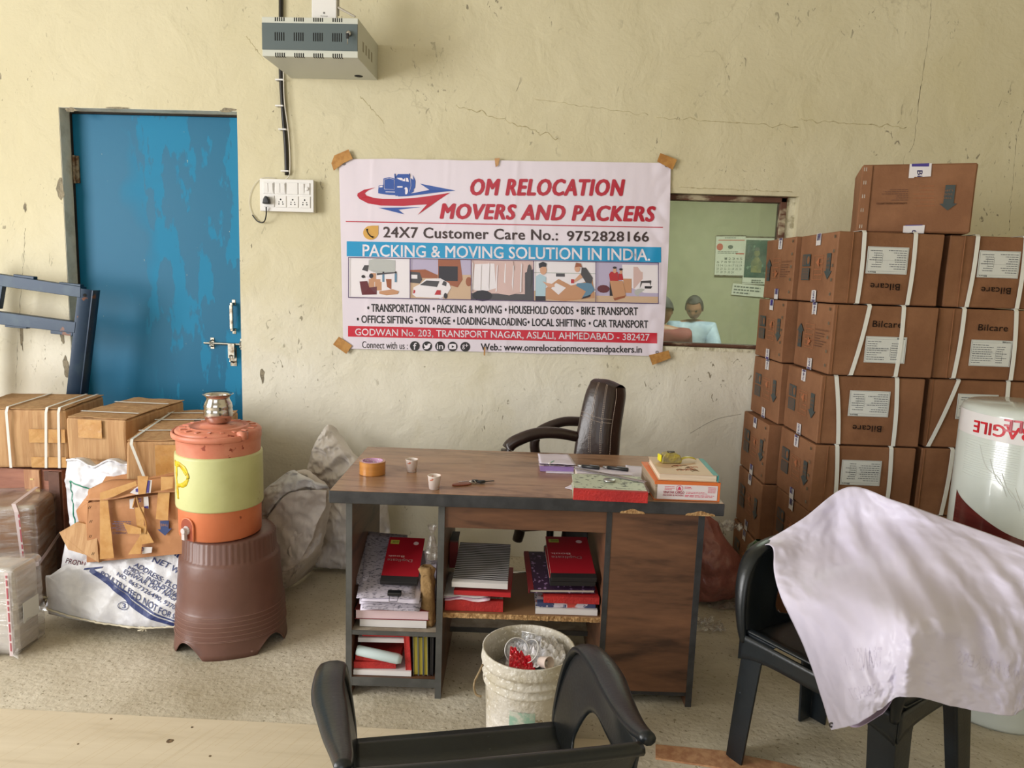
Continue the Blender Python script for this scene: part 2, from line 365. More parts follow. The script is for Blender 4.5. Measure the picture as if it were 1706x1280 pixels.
stru(hb.build('door_bolt', steel, dr))
# grey reveal lining; dark strips paint the shade of the leaf gap
jm = mat('jamb_grey', (222, 218, 202), .85, col2=(186, 180, 160), scale=9, spread=(.5, .75), bump=.4)
jb = MB(); jb.box((DX0-.002, .0, 0), (DX0+.0015, .094, DZ)); jb.box((DX0, .001, DZ-.0015), (DX1, .094, DZ+.001))
stru(jb.build('trim_4', jm))
blk = mat('painted_gap_shade', (40, 34, 28), .9)
jb = MB(); jb.box((DX0+.0005, .08, 0), (DX0+.0045, .1, DZ-.01)); jb.box((DX0, .085, DZ-.012), (DX1, .1, DZ-.004))
stru(jb.build('trim_5', blk))
# unseen slab added behind the door to keep its gap dark
stru(MB().box((DX0-.1, TH, 0), (DX1+.1, TH+.03, DZ+.1)).build('unseen_door_backing', plain))
# ------------------------------------------------------------------ window into the office
wood_fr = mat('old_window_wood', (96, 62, 46), .8, col2=(176, 164, 136), scale=14, spread=(.5, .62), bump=.5, stretch=(.4, 1, 1))
win = thing('window_1', None, None); stru(win)
f = MB(); fx0, fx1, fz0, fz1 = WX0, WX1-.045, WZ0+.0, WZ1-.002
f.box((fx0, .035, fz1-.026), (fx1, .10, fz1)); f.box((fx0, .035, fz0), (fx1, .10, fz0+.022)); f.box((fx0, .035, fz0), (fx0+.03, .10, fz1)); f.box((fx1-.03, .035, fz0), (fx1, .10, fz1))
stru(f.build('window_frame', wood_fr, win, bevel=.003))
f = MB(); f.box((fx1, .045, fz0), (WX1, .11, fz1)); f.box((WX0, -.003, WZ0-.012), (WX1-.03, .05, WZ0+.004))
stru(f.build('window_sill', mat('chipped_plaster', (214, 208, 182), .9, col2=(168, 160, 132), scale=20, spread=(.5, .62), bump=.6), win))
gm = bpy.data.materials.new('dusty_glass'); gm.use_nodes = True; nt = gm.node_tree; N = nt.nodes; L = nt.links
N.remove(N['Principled BSDF']); out = N['Material Output']
tr = N.new('ShaderNodeBsdfTransparent'); tr.inputs[0].default_value = (.84, .91, .86, 1)
gl = N.new('ShaderNodeBsdfGlossy'); gl.inputs['Roughness'].default_value = .03; fr = N.new('ShaderNodeFresnel'); fr.inputs[0].default_value = 1.5
m1 = N.new('ShaderNodeMixShader'); L.new(fr.outputs[0], m1.inputs[0]); L.new(tr.outputs[0], m1.inputs[1]); L.new(gl.outputs[0], m1.inputs[2])
df = N.new('ShaderNodeBsdfDiffuse'); df.inputs[0].default_value = lin((200, 204, 180)); m2 = N.new('ShaderNodeMixShader')
ns = N.new('ShaderNodeTexNoise'); ns.inputs['Scale'].default_value = 9; mr = N.new('ShaderNodeMapRange'); mr.inputs[1].default_value = .3; mr.inputs[2].default_value = .8; mr.inputs[3].default_value = .04; mr.inputs[4].default_value = .16
L.new(ns.outputs['Fac'], mr.inputs[0]); L.new(mr.outputs[0], m2.inputs[0]); L.new(m1.outputs[0], m2.inputs[1]); L.new(df.outputs[0], m2.inputs[2]); L.new(m2.outputs[0], out.inputs[0])
stru(MB().box((fx0+.02, .066, fz0+.015), (fx1-.02, .070, fz1-.015)).build('pane', gm, win))
# office shell
green = mat('office_wall_green', (188, 187, 158), .8, col2=(178, 177, 148), scale=1.5)
stru(MB().box((-1.2, 4.4, -.0), (4.6, 4.5, 3)).build('wall_office', green))
stru(MB().box((-1.3, TH+.03, 0), (-1.2, 4.5, 3)).build('wall_office_left', green))
stru(MB().box((4.6, TH, 0), (4.7, 4.5, 3)).build('wall_office_right', green))
stru(MB().box((-1.3, TH+.03, 3), (4.7, 4.5, 3.1)).build('ceiling_office', ceil))
stru(MB().box((-1.3, TH, -.1), (4.7, 4.5, 0)).build('floor_office', cement))
stru(MB().box((3.1, TH*.2, 0), (4.7, TH, 3)).build('wall_office_front', green))
# ------------------------------------------------------------------ the banner on the wall
def wr(x, z):
    """small folds of the flex sheet, in metres away from the wall"""
    d = .010+.0035*noise.noise((x*2.2, z*1.6, 4))
    d += .0028*math.sin(x*38+z*9)*max(0, -.25-x*.6)          # vertical ripples near the left edge
    d += .0009*noise.noise((x*22, z*5, 2))
    for cx in (-1.0, -.27, -.62): d += .0016*math.exp(-((x-cx-.03*z)/.012)**2)   # pressed fold lines
    e = max(0, x-.46); d += .05*e*abs(noise.noise((x*12, z*7, 9)))*3
    return d
def BP(x, y, k=0):
    p = AY(x, y, 0); q = AY(x, y, -wr(p.x, p.z)-.0006*k-(.0006 if k else 0)); return q
ban = thing('banner', 'white printed shop banner with red lettering taped flat on the cream wall', 'banner', AY(840, 590, -.005))
def loc(mbv):                                            # world points -> banner frame
    o = ban.location; return [tuple(Vector(p)-o) for p in mbv]
def bbuild(mb, name, m, smooth=False):
    mb.v = loc(mb.v); o = mb.build(name, m, ban, smooth=smooth, fix=False); return o
bcol = mat('banner_flex', (222, 212, 224), .27, spec=.55)
cor = [(564.6, 264), (1117.5, 271.6), (1103, 593.5), (572, 581)]
def bq(u, v):
    x = lerp(lerp(564.6, 1117.5, u), lerp(572, 1103, u), v); y = lerp(lerp(264, 271.6, u), lerp(581, 593.5, u), v)
    x += (3*math.sin(v*PI) if u > .5 else -0*math.sin(v*PI))*(abs(u-.5)*2)**8
    return BP(x, y+1.2*noise.noise((u*9, v*9, 0))*(1 if v in (0, 1) else 0))
mb = MB(); mb.grid(bq, 220, 110); bbuild(mb, 'sheet', bcol, True)
ired = mat('print_crimson', (178, 24, 48), .3); iblue = mat('print_blue', (46, 82, 160), .3); iblk = mat('print_black', (30, 26, 30), .35)
icy = mat('print_cyan', (14, 144, 196), .3); iwh = mat('print_white', (232, 224, 234), .3); idk = mat('print_brown_black', (62, 44, 44), .35)
iyel = mat('print_amber', (206, 158, 72), .35); ired2 = mat('print_red_band', (196, 24, 50), .3)
def line_fn(x0, y0, x1, y1, h, k=2, side=0):
    """u along the baseline, v upwards, on the banner"""
    return lambda u, v: BP(lerp(x0, x1, u)+(side)*v, lerp(y0, y1, u)-h*v, k)
def bands(x0, x1, ya, yb, yc, yd, m, name, k=1):
    mb = MB(); mb.grid(lambda u, v: BP(lerp(x0, x1, u), lerp(lerp(yb, yd, u), lerp(ya, yc, u), v), k), 110, 4); bbuild(mb, name, m, True)
bands(577.6, 1101.5, 402, 427, 412, 437.5, icy, 'cyan_band')
bands(579.7, 1094.7, 543, 561, 555, 572.4, ired2, 'red_band')
bands(576, 1104.5, 368.3, 370.0, 378.2, 379.8, ired, 'red_rule')
t = MB(); put_text(t, 'OM RELOCATION', line_fn(785, 325, 1040, 326, 26.5), 0, 0, 1, 1, bold=.062, shear=.22, space=1.12)
put_text(t, 'MOVERS AND PACKERS', line_fn(734, 364, 1091, 369, 24.5), 0, 0, 1, 1, bold=.062, shear=.22, space=1.12); bbuild(t, 'title_lettering', ired)
t = MB(); put_text(t, '24X7 Customer Care No.:', line_fn(639, 395.5, 929, 400.7, 17.5), 0, 0, 1, 1, bold=.03, space=1.06)
put_text(t, '9752828166', line_fn(945, 401.5, 1080.6, 402.8, 16.5), 0, 0, 1, 1, bold=.03, space=1.06); bbuild(t, 'phone_lettering', idk)
t = MB(); put_text(t, 'PACKING & MOVING SOLUTION IN INDIA.', line_fn(604.4, 427, 1082.7, 434.5, 19.5), 0, 0, 1, 1, bold=.02)
put_text(t, 'GODWAN No. 203, TRANSPORT NAGAR, ASLALI, AHMEDABAD - 382427', line_fn(591.7, 560.5, 1082, 569.5, 13), 0, 0, 1, 1, bold=.012); bbuild(t, 'white_lettering', iwh)
t = MB()
for s, a, b in (('• TRANSPORTATION', 612, 715), ('• PACKING & MOVING', 721, 835.5), ('• HOUSEHOLD GOODS', 841, 955), ('• BIKE TRANSPORT', 960.5, 1062.5)):
    yy = lambda x: lerp(519.5, 525.5, (x-612)/450); put_text(t, s, line_fn(a, yy(a), b, yy(b), 13), 0, 0, 1, 1, bold=.028)
for s, a, b in (('• OFFICE SIFTING', 594.5, 687), ('• STORAGE', 692, 750), ('• LOADING-UNLOADING', 755, 877), ('• LOCAL SHIFTING', 879, 975), ('• CAR TRANSPORT', 981, 1079.5)):
    yy = lambda x: lerp(538, 546.7, (x-594.5)/485); put_text(t, s, line_fn(a, yy(a), b, yy(b), 12.5), 0, 0, 1, 1, bold=.028)
put_text(t, 'Web.: www.omrelocationmoversandpackers.in', line_fn(801, 587, 1069, 591.5, 14.5), 0, 0, 1, 1, bold=.022)
put_text(t, 'Connect with us :', line_fn(603.3, 580, 679, 582, 11.5), 0, 0, 1, 1)
for x, y in ((691, 576.7), (711.6, 577), (733, 577.2), (754, 577.6), (775, 578)): put_ell(t, lambda a, b: BP(a, b, 2), x, y, 8.1, 8.1, n=22)
bbuild(t, 'black_lettering', iblk)
t = MB()
put_text(t, 'f', line_fn(688.5, 582.5, 694, 582.5, 11, 3), 0, 0, 1, 1, bold=.03)
put_text(t, 'in', line_fn(728, 581.5, 738, 581.5, 8.5, 3), 0, 0, 1, 1, bold=.03)
put_text(t, 'g+', line_fn(770, 582, 780, 582, 9, 3), 0, 0, 1, 1, bold=.0)
put_poly(t, lambda a, b: BP(a, b, 3), [(706, 573), (708.5, 575.5), (711.5, 576), (713, 573), (715.5, 572.6), (718, 573.5), (716.6, 575.5), (716, 579), (712.5, 581.8), (708, 582), (705.5, 580.8), (708.5, 579.8), (706.5, 577)])
put_poly(t, lambda a, b: BP(a, b, 3), [(748.5, 574), (754, 573), (759.5, 574), (759.8, 578), (759.5, 581.5), (754, 582.2), (748.5, 581.5), (748.2, 578)])
bbuild(t, 'icon_marks', iwh)
t = MB(); put_poly(t, lambda a, b: BP(a, b, 4), [(752.6, 575.5), (757, 577.8), (752.6, 580)]); bbuild(t, 'play_mark', iblk)
# phone badge
t = MB(); put_poly(t, lambda a, b: BP(a, b, 2), [(630.5, 376), (630.3, 390)]+[(617.5+12.6*math.cos(a), 388+11.6*math.sin(a)) for a in [PI*i/14 for i in range(2, 20)]]+[(612, 377), (619, 376)]); bbuild(t, 'phone_badge', iyel)
t = MB(); t.tube([BP(*p, 3) for p in ((611.5, 381.5), (611.5, 385), (613.5, 389.5), (617, 393.5), (621.5, 395.4))], [.0055, .003, .0028, .003, .0055], 6); bbuild(t, 'phone_mark', iblk)
# emblem: lorry above two swept arrows
f2 = lambda X, Y: BP(580+X/6.093, 270+Y/6.093, 2)
f3 = lambda X, Y: BP(580+X/6.093, 270+Y/6.093, 3)
f4 = lambda X, Y: BP(580+X/6.093, 270+Y/6.093, 4)
def strip(mb, up, lo, fn):
    n = len(up); mb.add([fn(*p) for p in up]+[fn(*p) for p in lo], [(i, i+1, n+i+1, n+i) for i in range(n-1)])
t = MB()
strip(t, [(278, 258), (200, 290), (168, 318), (185, 340), (250, 362), (350, 375), (500, 376), (700, 362), (860, 340), (1035, 312)],
      [(278, 258), (160, 282), (95, 320), (92, 345), (115, 375), (200, 420), (330, 442), (560, 446), (800, 430), (1035, 312)], f2)
put_poly(t, f2, [(800, 430), (1035, 312), (905, 395), (705, 537)]); bbuild(t, 'swept_red_arrow', ired)
t = MB()
put_poly(t, f2, [(730, 220), (1090, 290), (825, 283)]); put_poly(t, f2, [(825, 283), (1090, 290), (900, 310), (620, 345), (510, 350), (500, 340), (665, 315)])
put_poly(t, f2, [(305, 465), (740, 458), (510, 484)]); put_poly(t, f2, [(305, 465), (510, 484), (570, 532)])
put_poly(t, f2, [(358, 168), (418, 153), (478, 170), (478, 288), (358, 283)])                     # bonnet grille
put_poly(t, f2, [(478, 168), (555, 185), (625, 170), (640, 240), (625, 330), (480, 345), (470, 288)])
put_poly(t, f2, [(480, 152), (505, 122), (610, 122), (628, 150), (635, 200), (560, 195), (490, 168)])
put_poly(t, f2, [(305, 285), (360, 283), (480, 288), (560, 300), (560, 340), (420, 335), (305, 318)])
put_poly(t, f2, [(310, 240), (355, 232), (358, 285), (305, 285)])
strip(t, [(655, 130), (684, 190), (680, 260), (640, 305), (590, 330)], [(655, 130), (664, 190), (658, 250), (620, 290), (590, 330)], f2)
t.tube([f2(478, 170), f2(474, 120)], .0035, 5); t.tube([f2(622, 150), f2(622, 118)], .0035, 5)
put_poly(t, f2, [(636, 165), (668, 185), (665, 300), (625, 325)]); bbuild(t, 'lorry_emblem', iblue)
t = MB()
for q in ([(545, 192), (578, 162), (580, 196)], [(588, 160), (608, 165), (616, 202), (588, 198)], [(495, 160), (540, 160), (560, 175), (540, 188), (505, 172)], [(316, 246), (350, 240), (350, 256), (316, 258)], [(498, 246), (552, 246), (552, 260), (498, 260)], [(380, 300), (475, 302), (475, 308), (380, 306)]): put_poly(t, f3, q)
put_ell(t, f3, 587, 292, 20, 37); bbuild(t, 'lorry_windows', iwh)
t = MB(); t.tube([f3(*p) for p in ((368, 275), (368, 178), (418, 163), (468, 178), (468, 280), (368, 275))], .0012, 4)
t.tube([f3(*p) for p in ((632, 170), (638, 240), (622, 300))], .001, 4); bbuild(t, 'lorry_outlines', iwh)
# five printed photographs
px5 = [580.5, 683, 785, 889, 992.7, 1097]
top5 = lambda x: lerp(429, 438, (x-580)/517); bot5 = lambda x: lerp(495.7, 506, (x-580)/517)
frame = MB(); ipur = mat('print_violet_line', (72, 44, 92), .35)
cols = {}
def pf(i):
    def fn(u, v, k=3):
        x = lerp(px5[i], px5[i+1], u); return BP(x, lerp(bot5(x)-.8, top5(x)+.8, v), k)
    return fn
def shp(i, c, pts, k=3): 
    m = pans[i]; f = pf(i); m.poly([f(u, v, k) for u, v in pts], order.index(c))
def rec(i, c, a, b, x, y, k=3): shp(i, c, [(a, b), (x, b), (x, y), (a, y)], k)
def ell(i, c, x, y, rx, ry, k=3): shp(i, c, [(x+rx*math.cos(2*PI*j/12), y+ry*math.sin(2*PI*j/12)) for j in range(12)], k)
W_, G_, D_, T_, M_, O_, S_, B_, SK, K_, RD, LB, P_, GY = 'white', 'pale_grey', 'dark_grey', 'carton_tan', 'maroon', 'rust_orange', 'sand', 'denim', 'skin', 'black_ink', 'shirt_red', 'light_blue', 'dusty_pink', 'lilac'
PC = {W_: (228, 222, 228), G_: (178, 180, 178), D_: (70, 66, 70), T_: (190, 140, 104), M_: (96, 34, 44), O_: (150, 84, 52), S_: (198, 168, 140), B_: (92, 130, 158), SK: (206, 156, 126), K_: (34, 28, 36), RD: (176, 32, 40), LB: (168, 196, 210), P_: (206, 176, 172), GY: (178, 168, 196)}
order = list(PC); pans = [MB() for _ in range(5)]
rec(0, W_, 0, 0, 1, 1, 2)
shp(0, G_, [(.33, .95), (.46, 1), (.76, .96), (.76, .66), (.46, .62), (.33, .7)], 3); shp(0, D_, [(.46, .62), (.76, .66), (.76, .63), (.46, .57)], 4)
shp(0, W_, [(.20, .7), (.25, .84), (.4, .84), (.41, .57), (.3, .52), (.18, .58)], 4); shp(0, D_, [(.22, .7), (.26, .82), (.33, .82), (.31, .66)], 5); ell(0, K_, .37, .55, .035, .06, 6); ell(0, K_, .24, .53, .03, .04, 6)
for u, v in ((.33, .35), (.43, .35), (.36, .5), (.45, .28)): rec(0, T_, u, v-.1, u+.09, v+.12, 4)
shp(0, M_, [(.18, .4), (.3, .42), (.34, .25), (.46, .28), (.46, .08), (.22, .06)], 5); shp(0, T_, [(.5, .16), (.72, .22), (.82, .17), (.8, .1), (.62, .06), (.5, .1)], 5); rec(0, O_, .6, .2, .7, .48, 4)
for u in (.55, .75): rec(0, B_, u, .4, u+.035, .62, 5); ell(0, K_, u+.018, .65, .015, .03, 6)
rec(1, GY, 0, .62, 1, 1, 2); rec(1, S_, 0, 0, 1, .62, 2); shp(1, O_, [(0, .52), (0, .72), (.25, .74), (.45, .6), (.45, .52)], 3); shp(1, O_, [(.46, 1), (.82, 1), (.86, .5), (.78, .3), (.46, .42)], 3)
rec(1, K_, .47, .46, .78, .83, 4); shp(1, D_, [(0, .4), (0, .68), (.16, .66), (.2, .48), (.16, .38)], 4); rec(1, W_, .02, .5, .12, .6, 5)
shp(1, W_, [(.04, .1), (.06, .28), (.16, .36), (.26, .5), (.5, .52), (.64, .4), (.67, .28), (.6, .1), (.5, .02), (.1, .03)], 5); shp(1, D_, [(.16, .34), (.27, .46), (.48, .45), (.44, .3)], 6); shp(1, D_, [(.52, .36), (.55, .46), (.6, .42), (.59, .32)], 6)
shp(1, RD, [(.4, .1), (.44, .22), (.5, .22), (.5, .1)], 6); shp(1, RD, [(.05, .12), (.06, .22), (.09, .2), (.08, .13)], 6); ell(1, K_, .58, .08, .03, .07, 6); ell(1, O_, .96, .45, .05, .12, 4)
rec(2, P_, 0, 0, 1, 1, 2); rec(2, D_, .0, 0, 1, .16, 3); ell(2, K_, .18, .1, .16, .14, 4); shp(2, D_, [(.86, 0), (.86, .7), (1, .8), (1, 0)], 4)
for a, b, x, y in ((.02, .2, .4, .9), (.44, .5, .7, .97), (.4, .12, .82, .75)): shp(2, W_ if a < .1 else P_, [(a, b+.05), (a+.04, y), (x-.03, y+.02), (x, b+.1), ((a+x)/2, b)], 3+int(a*9))
for s in range(7): shp(2, W_, [(s*.13, .2+.1*(s % 3)), (s*.13+.02, .95-.1*(s % 2)), (s*.13+.035, .9), (s*.13+.02, .22)], 8)
ell(2, D_, .93, .62, .04, .3, 9)
rec(3, W_, 0, 0, 1, 1, 2); rec(3, S_, 0, 0, 1, .25, 3); shp(3, T_, [(.18, .3), (.4, .56), (.6, .4), (.95, .55), (.98, .1), (.5, 0), (.2, .05)], 4); shp(3, W_, [(.28, .32), (.36, .46), (.52, .34), (.4, .16)], 5)
rec(3, D_, .36, .62, .5, .7, 4); rec(3, G_, .0, .7, 1, .72, 3)
ell(3, SK, .155, .78, .055, .12, 6); shp(3, K_, [(.09, .82), (.08, .94), (.15, .99), (.21, .94), (.2, .86), (.14, .86)], 7); shp(3, LB, [(.03, .1), (.04, .62), (.1, .68), (.2, .6), (.19, .1)], 5); shp(3, SK, [(.14, .5), (.24, .34), (.34, .36), (.33, .42), (.2, .46)], 6); rec(3, K_, .03, 0, .19, .12, 6)
ell(3, SK, .70, .83, .045, .09, 6); shp(3, O_, [(.66, .86), (.68, .98), (.76, .96), (.78, .86), (.73, .88)], 7); shp(3, D_, [(.77, .86), (.84, .86), (.95, .6), (.93, .46), (.84, .48), (.76, .68)], 6); shp(3, SK, [(.8, .62), (.66, .48), (.63, .5), (.76, .72)], 6)
shp(3, B_, [(.93, .46), (.98, .3), (.86, .1), (.78, .1), (.84, .26), (.68, .4), (.7, .46), (.84, .48)], 7); shp(3, K_, [(.76, .06), (.9, .12), (.92, .18), (.8, .12)], 8); rec(3, RD, .6, .46, .65, .56, 7)
rec(4, GY, 0, 0, 1, 1, 2); rec(4, W_, .42, .25, 1, .95, 3); rec(4, P_, .6, .35, .75, .9, 4); ell(4, M_, .12, .33, .1, .1, 4); rec(4, S_, .0, 0, 1, .16, 3)
ell(4, SK, .3, .8, .028, .07, 6); ell(4, K_, .3, .87, .03, .03, 7); shp(4, RD, [(.21, .7), (.24, .77), (.35, .76), (.36, .5), (.23, .5)], 5); rec(4, K_, .22, .1, .3, .52, 4); ell(4, SK, .4, .77, .022, .06, 6); ell(4, K_, .4, .83, .028, .03, 7); shp(4, RD, [(.36, .72), (.42, .74), (.44, .56), (.36, .56)], 5)
shp(4, T_, [(.22, .54), (.43, .54), (.48, .18), (.28, .1)], 7); shp(4, O_, [(.28, .1), (.48, .18), (.46, .12), (.3, .04)], 8); rec(4, T_, .44, .24, .57, .6, 5); ell(4, G_, .72, .26, .11, .1, 6); shp(4, D_, [(.7, .36), (.72, .55), (.9, .57), (.88, .38), (.86, .5), (.74, .5)], 6); rec(4, K_, .78, .36, .92, .42, 7)
for m in pans: bbuild(m, 'printed_picture', [mat('ink_'+c, PC[c], .3) for c in order])['kind'] = 'stuff'
for x in px5: 
    frame.grid(lambda u, v: BP(x-.6+1.2*u, lerp(bot5(x), top5(x), v), 14), 1, 6)
for fn in (top5, bot5): frame.grid(lambda u, v: BP(lerp(580, 1097.5, u), fn(lerp(580, 1097.5, u))-.6+1.2*v, 14), 60, 1)
bbuild(frame, 'picture_frames', ipur)
tape = mat('brown_tape', (186, 136, 70), .3, col2=(164, 112, 50), scale=30, coat=.4)
for q in ([(552, 272), (557, 259), (580.5, 249), (587.5, 264.6), (572, 272), (556, 284.5)], [(824, 264), (832.6, 263.2), (830.3, 275.5), (825.6, 278.5)], [(1100, 255), (1128, 266), (1120.5, 283), (1094.7, 269)],
          [(564.6, 561), (586.4, 576), (577, 590), (554.7, 574)], [(1081, 592), (1114, 584), (1117.5, 597), (1087, 608.5)], [(806.3, 578.5), (809, 578.5), (808, 593), (805.6, 592)]):
    mb = MB(); mb.prism([AY(x, y, -.019) for x, y in q], (0, .0006, 0)); bbuild(mb, 'tape_strip', tape)
eye = MB()
for x, y in ((575, 572), (1094.5, 587), (573, 273), (1110, 276)):
    p = BP(x, y, 3); eye.tube([p+Vector((.006*math.cos(a), 0, .006*math.sin(a))) for a in [2*PI*i/12 for i in range(12)]], .0015, 5, closed=True)
bbuild(eye, 'eyelets', mat('dull_metal', (90, 86, 84), .5, .8))
# ------------------------------------------------------------------ wall cabinet with lock, router on top
lg = mat('pale_grey_enamel', (196, 198, 188), .45); dg = mat('slate_enamel', (84, 96, 98), .45); hole = mat('slot_black', (12, 12, 12), .9)
bx, bw, bz, bh, bd = -1.357, .437, 2.4415, .168, .3765
cab = thing('wall_cabinet', 'small grey metal equipment cabinet with slate front and key, high on the wall', 'cabinet', (bx, 0, bz))
m = MB(); m.box((0, -bd+.004, 0), (bw, -.001, bh)); m.build('body', lg, cab, bevel=.002)
m = MB(); m.box((0.001, -bd, .028), (bw-.001, -bd+.006, bh-.026)); m.build('front_panel', dg, cab, bevel=.001)
for k, (u, z0, z1) in enumerate([(u, .066, .102) for u in (.0, 1, 2, 3)]+[(u, -.001, .016) for u in (0, 1, 2, 3)]+[(u, .15, .1665) for u in (0, 1, 2, 3)]):
    m = MB(); x = .062+u*.0875
    for j in range(5):
        m.box((x+j*.0098-.0024, -bd-.0006 if k < 4 else -bd+.0032, z0), (x+j*.0098+.0024, -bd+.0005 if k < 4 else -bd+.006, z1))
        if 4 <= k < 8: m.box((x+j*.0098-.0024, -bd+.0035, -.0005), (x+j*.0098+.0024, -bd+.022, .001))
    m.build('vent_slots', hole, cab)
m = MB()
for j in range(4): m.box((bw-.0006, -bd+.085+j*.052, .052), (bw+.0007, -bd+.108+j*.052, .095))
m.build('side_vents', mat('vent_mesh_tan', (150, 146, 128), .7), cab)
m = MB(); m.lathe([(.0, .0), (.021, 0), (.021, .0008), (0, .0008)], 20, M=Matrix.Translation((.36, -.07, -.0009))); m.build('cable_hole', hole, cab)
lk = MB(); lk.lathe([(0, 0), (.012, 0), (.012, .012), (.006, .014), (0, .014)], 20, M=Matrix.Translation((.398, -bd, .099)) @ Matrix.Rotation(PI/2, 4, 'X')); lo = lk.build('lock', mat('chrome', (190, 190, 190), .2, 1), cab, smooth=True)
kb = MB(); kb.box((.391, -bd-.028, .072), (.405, -bd-.021, .096)); kb.build('key_bow', mat('black_plastic', (24, 24, 26), .4), lo, bevel=.003)
kb = MB(); kb.box((.3965, -bd-.026, .05), (.3995, -bd-.023, .073)); kb.tube([(.398, -bd-.013, .1), (.398, -bd-.022, .098)], .003, 6); kb.build('hanging_key', steel, lo)
wp = mat('white_plastic', (222, 220, 218), .4); inkg = mat('print_grey', (110, 108, 106), .5)
rt0 = AY(519, 26, -.33)
rt = thing('router', 'white upright router standing on the grey wall cabinet', 'router', (rt0.x, -.33, bz+bh))
m = MB(); m.box((0, 0, 0), (.115, .03, .19)); m.build('body', wp, rt, bevel=.004)
t = MB(); fn = plane((0, 0, 0), (1, 0, 0), (0, 0, 1)); put_text(t, 'Coreops', fn, .042, .016, .074, .024); put_ell(t, fn, .058, .034, .0045, .0045); t.build('lettering', inkg, rt, fix=False)
m = MB(); m.tube([(.117, .02, .03), (.117, .02, .2)], .005, 8); m.box((.112, .014, .055), (.12, .026, .07)); m.tube([(.118, .01, .062), (.20, .0, .02)], [.0055, .0045], 8); m.build('antenna', mat('grey_plastic', (168, 160, 146), .5), rt)
# ------------------------------------------------------------------ conduit, thin cable, switchboard, plug
cdt = thing('cable_conduit', 'black cable run down the wall from the cabinet to the switchboard', 'cable', (-1.29, 0, 1.95))
pts = [AY(*p, -.012) for p in ((468, -30), (468, 40), (468, 120), (472, 190), (476, 240), (478, 292))]
m = MB(); m.tube([p-cdt.location for p in smoothpath(pts, 30)], .0105, 10); m.build('black_tube', mat('black_pvc', (26, 22, 20), .35), cdt, smooth=True)
pts = [AY(*p, -.026) for p in ((472, 118), (474, 170), (480, 215), (483, 255), (483, 285), (481, 294), (476, 299))]
m = MB(); m.tube([p-cdt.location for p in smoothpath(pts, 50)], .0028, 8); m.build('white_wire', mat('white_wire', (214, 208, 196), .4), cdt, smooth=True)
for x, y in ((468, 135), (468, 178), (473, 217), (477, 286)):
    p = AY(x, y, -.0)-cdt.location; m = MB(); m.box((p.x-.018, -.027, p.z-.0035), (p.x+.018, -.024, p.z+.0035)); m.box((p.x-.020, -.026, p.z-.0035), (p.x-.012, -.0, p.z+.0035)); m.box((p.x+.012, -.026, p.z-.0035), (p.x+.020, -.0, p.z+.0035)); m.build('clip', wp, cdt)
sb = thing('switchboard', 'white plastic switchboard with four switch modules above four sockets', 'switchboard', (-1.507, 0, 1.784))
SW, SH, SD = .2752, .1585, .05
m = MB(); m.box((0, -SD+.01, 0), (SW, -.0005, SH)); m.build('back_box', mat('white_box', (214, 210, 196), .45), sb, bevel=.003)
m = MB(); m.box((-.001, -SD, -.001), (SW+.001, -SD+.011, SH+.001)); m.build('face_plate', wp, sb, bevel=.0025)
ppx = lambda X, Y: ((X-195)/(1180-195)*SW, SH-(Y-300)/(885-300)*SH)
for i in range(4):
    x0, z1 = ppx(258+i*221, 357); x1, z0 = ppx(455+i*221, 570)
    m = MB(); m.box((x0, -SD-.0045, z0), (x1, -SD+.002, z1)); mo = m.build('switch_module', wp, sb, bevel=.0015)
    for j in range(2):
        if i == 2 or (i == 3 and j): continue
        a, b = lerp(x0, x1, .06+.46*j), lerp(x0, x1, .48+.46*j)
        m = MB(); m.prism([(a, -SD-.0046, z0+.006), (a, -SD-.006, z0+.006), (a, -SD-.011, z1-.006), (a, -SD-.0046, z1-.005)], (b-a, 0, 0)); m.build('rocker', wp, mo, bevel=.0008)
    if i == 3:
        m = MB(); m.lathe([(.010, 0), (.009, .006), (.006, .007), (0, .007)], 18, M=Matrix.Translation((lerp(x0, x1, .74), -SD-.004, lerp(z0, z1, .5))) @ Matrix.Rotation(PI/2, 4, 'X')); m.build('dimmer_knob', wp, mo)
    x0, z1 = ppx(268+i*221, 602); x1, z0 = ppx(462+i*221, 812)
    m = MB(); m.box((x0, -SD-.004, z0), (x1, -SD+.002, z1)); mo = m.build('socket', wp, sb, bevel=.0015)
    if i:
        m = MB()
        for u, v, r in ((.48, .68, .0042), (.32, .46, .003), (.66, .46, .003), (.31, .28, .0036), (.69, .28, .0036)):
            m.lathe([(0, 0), (r, 0), (r, .0006), (0, .0006)], 10, M=Matrix.Translation((lerp(x0, x1, u), -SD-.0036, lerp(z0, z1, v))) @ Matrix.Rotation(PI/2, 4, 'X'))
        m.build('socket_holes', hole, mo)
bp_ = mat('black_plastic', (24, 24, 26), .4)
pl = thing('plug', 'black three-pin plug with a looping cord in the lower left socket', 'plug', sb.location+Vector((.041, -SD-.005, .045)))
m = MB(); m.prism([(-.019, 0, -.012), (.019, 0, -.012), (.014, 0, .012), (.006, 0, .026), (-.006, 0, .026), (-.014, 0, .012)], (0, -.028, 0)); m.build('plug_body', bp_, pl, bevel=.005)
cp = [AY(*p, q) for p, q in (((443.5, 345), -.065), ((443.5, 358), -.05), ((441, 368), -.03), ((436, 371), -.015), ((428, 368), -.01), ((420.5, 358.5), -.008))]
m = MB(); m.tube([p-pl.location for p in smoothpath(cp, 30)], .0032, 8); m.build('cord', bp_, pl, smooth=True)
cp = [AY(*p, -.006) for p in ((420.5, 358.5), (416, 345), (415.5, 330), (420, 315), (427, 304), (436, 297), (448, 295.5), (460, 297))]
m = MB(); m.tube([p-pl.location for p in smoothpath(cp, 40)], .0015, 6); m.build('thin_wire', mat('white_wire', (214, 208, 196), .4), pl, smooth=True)
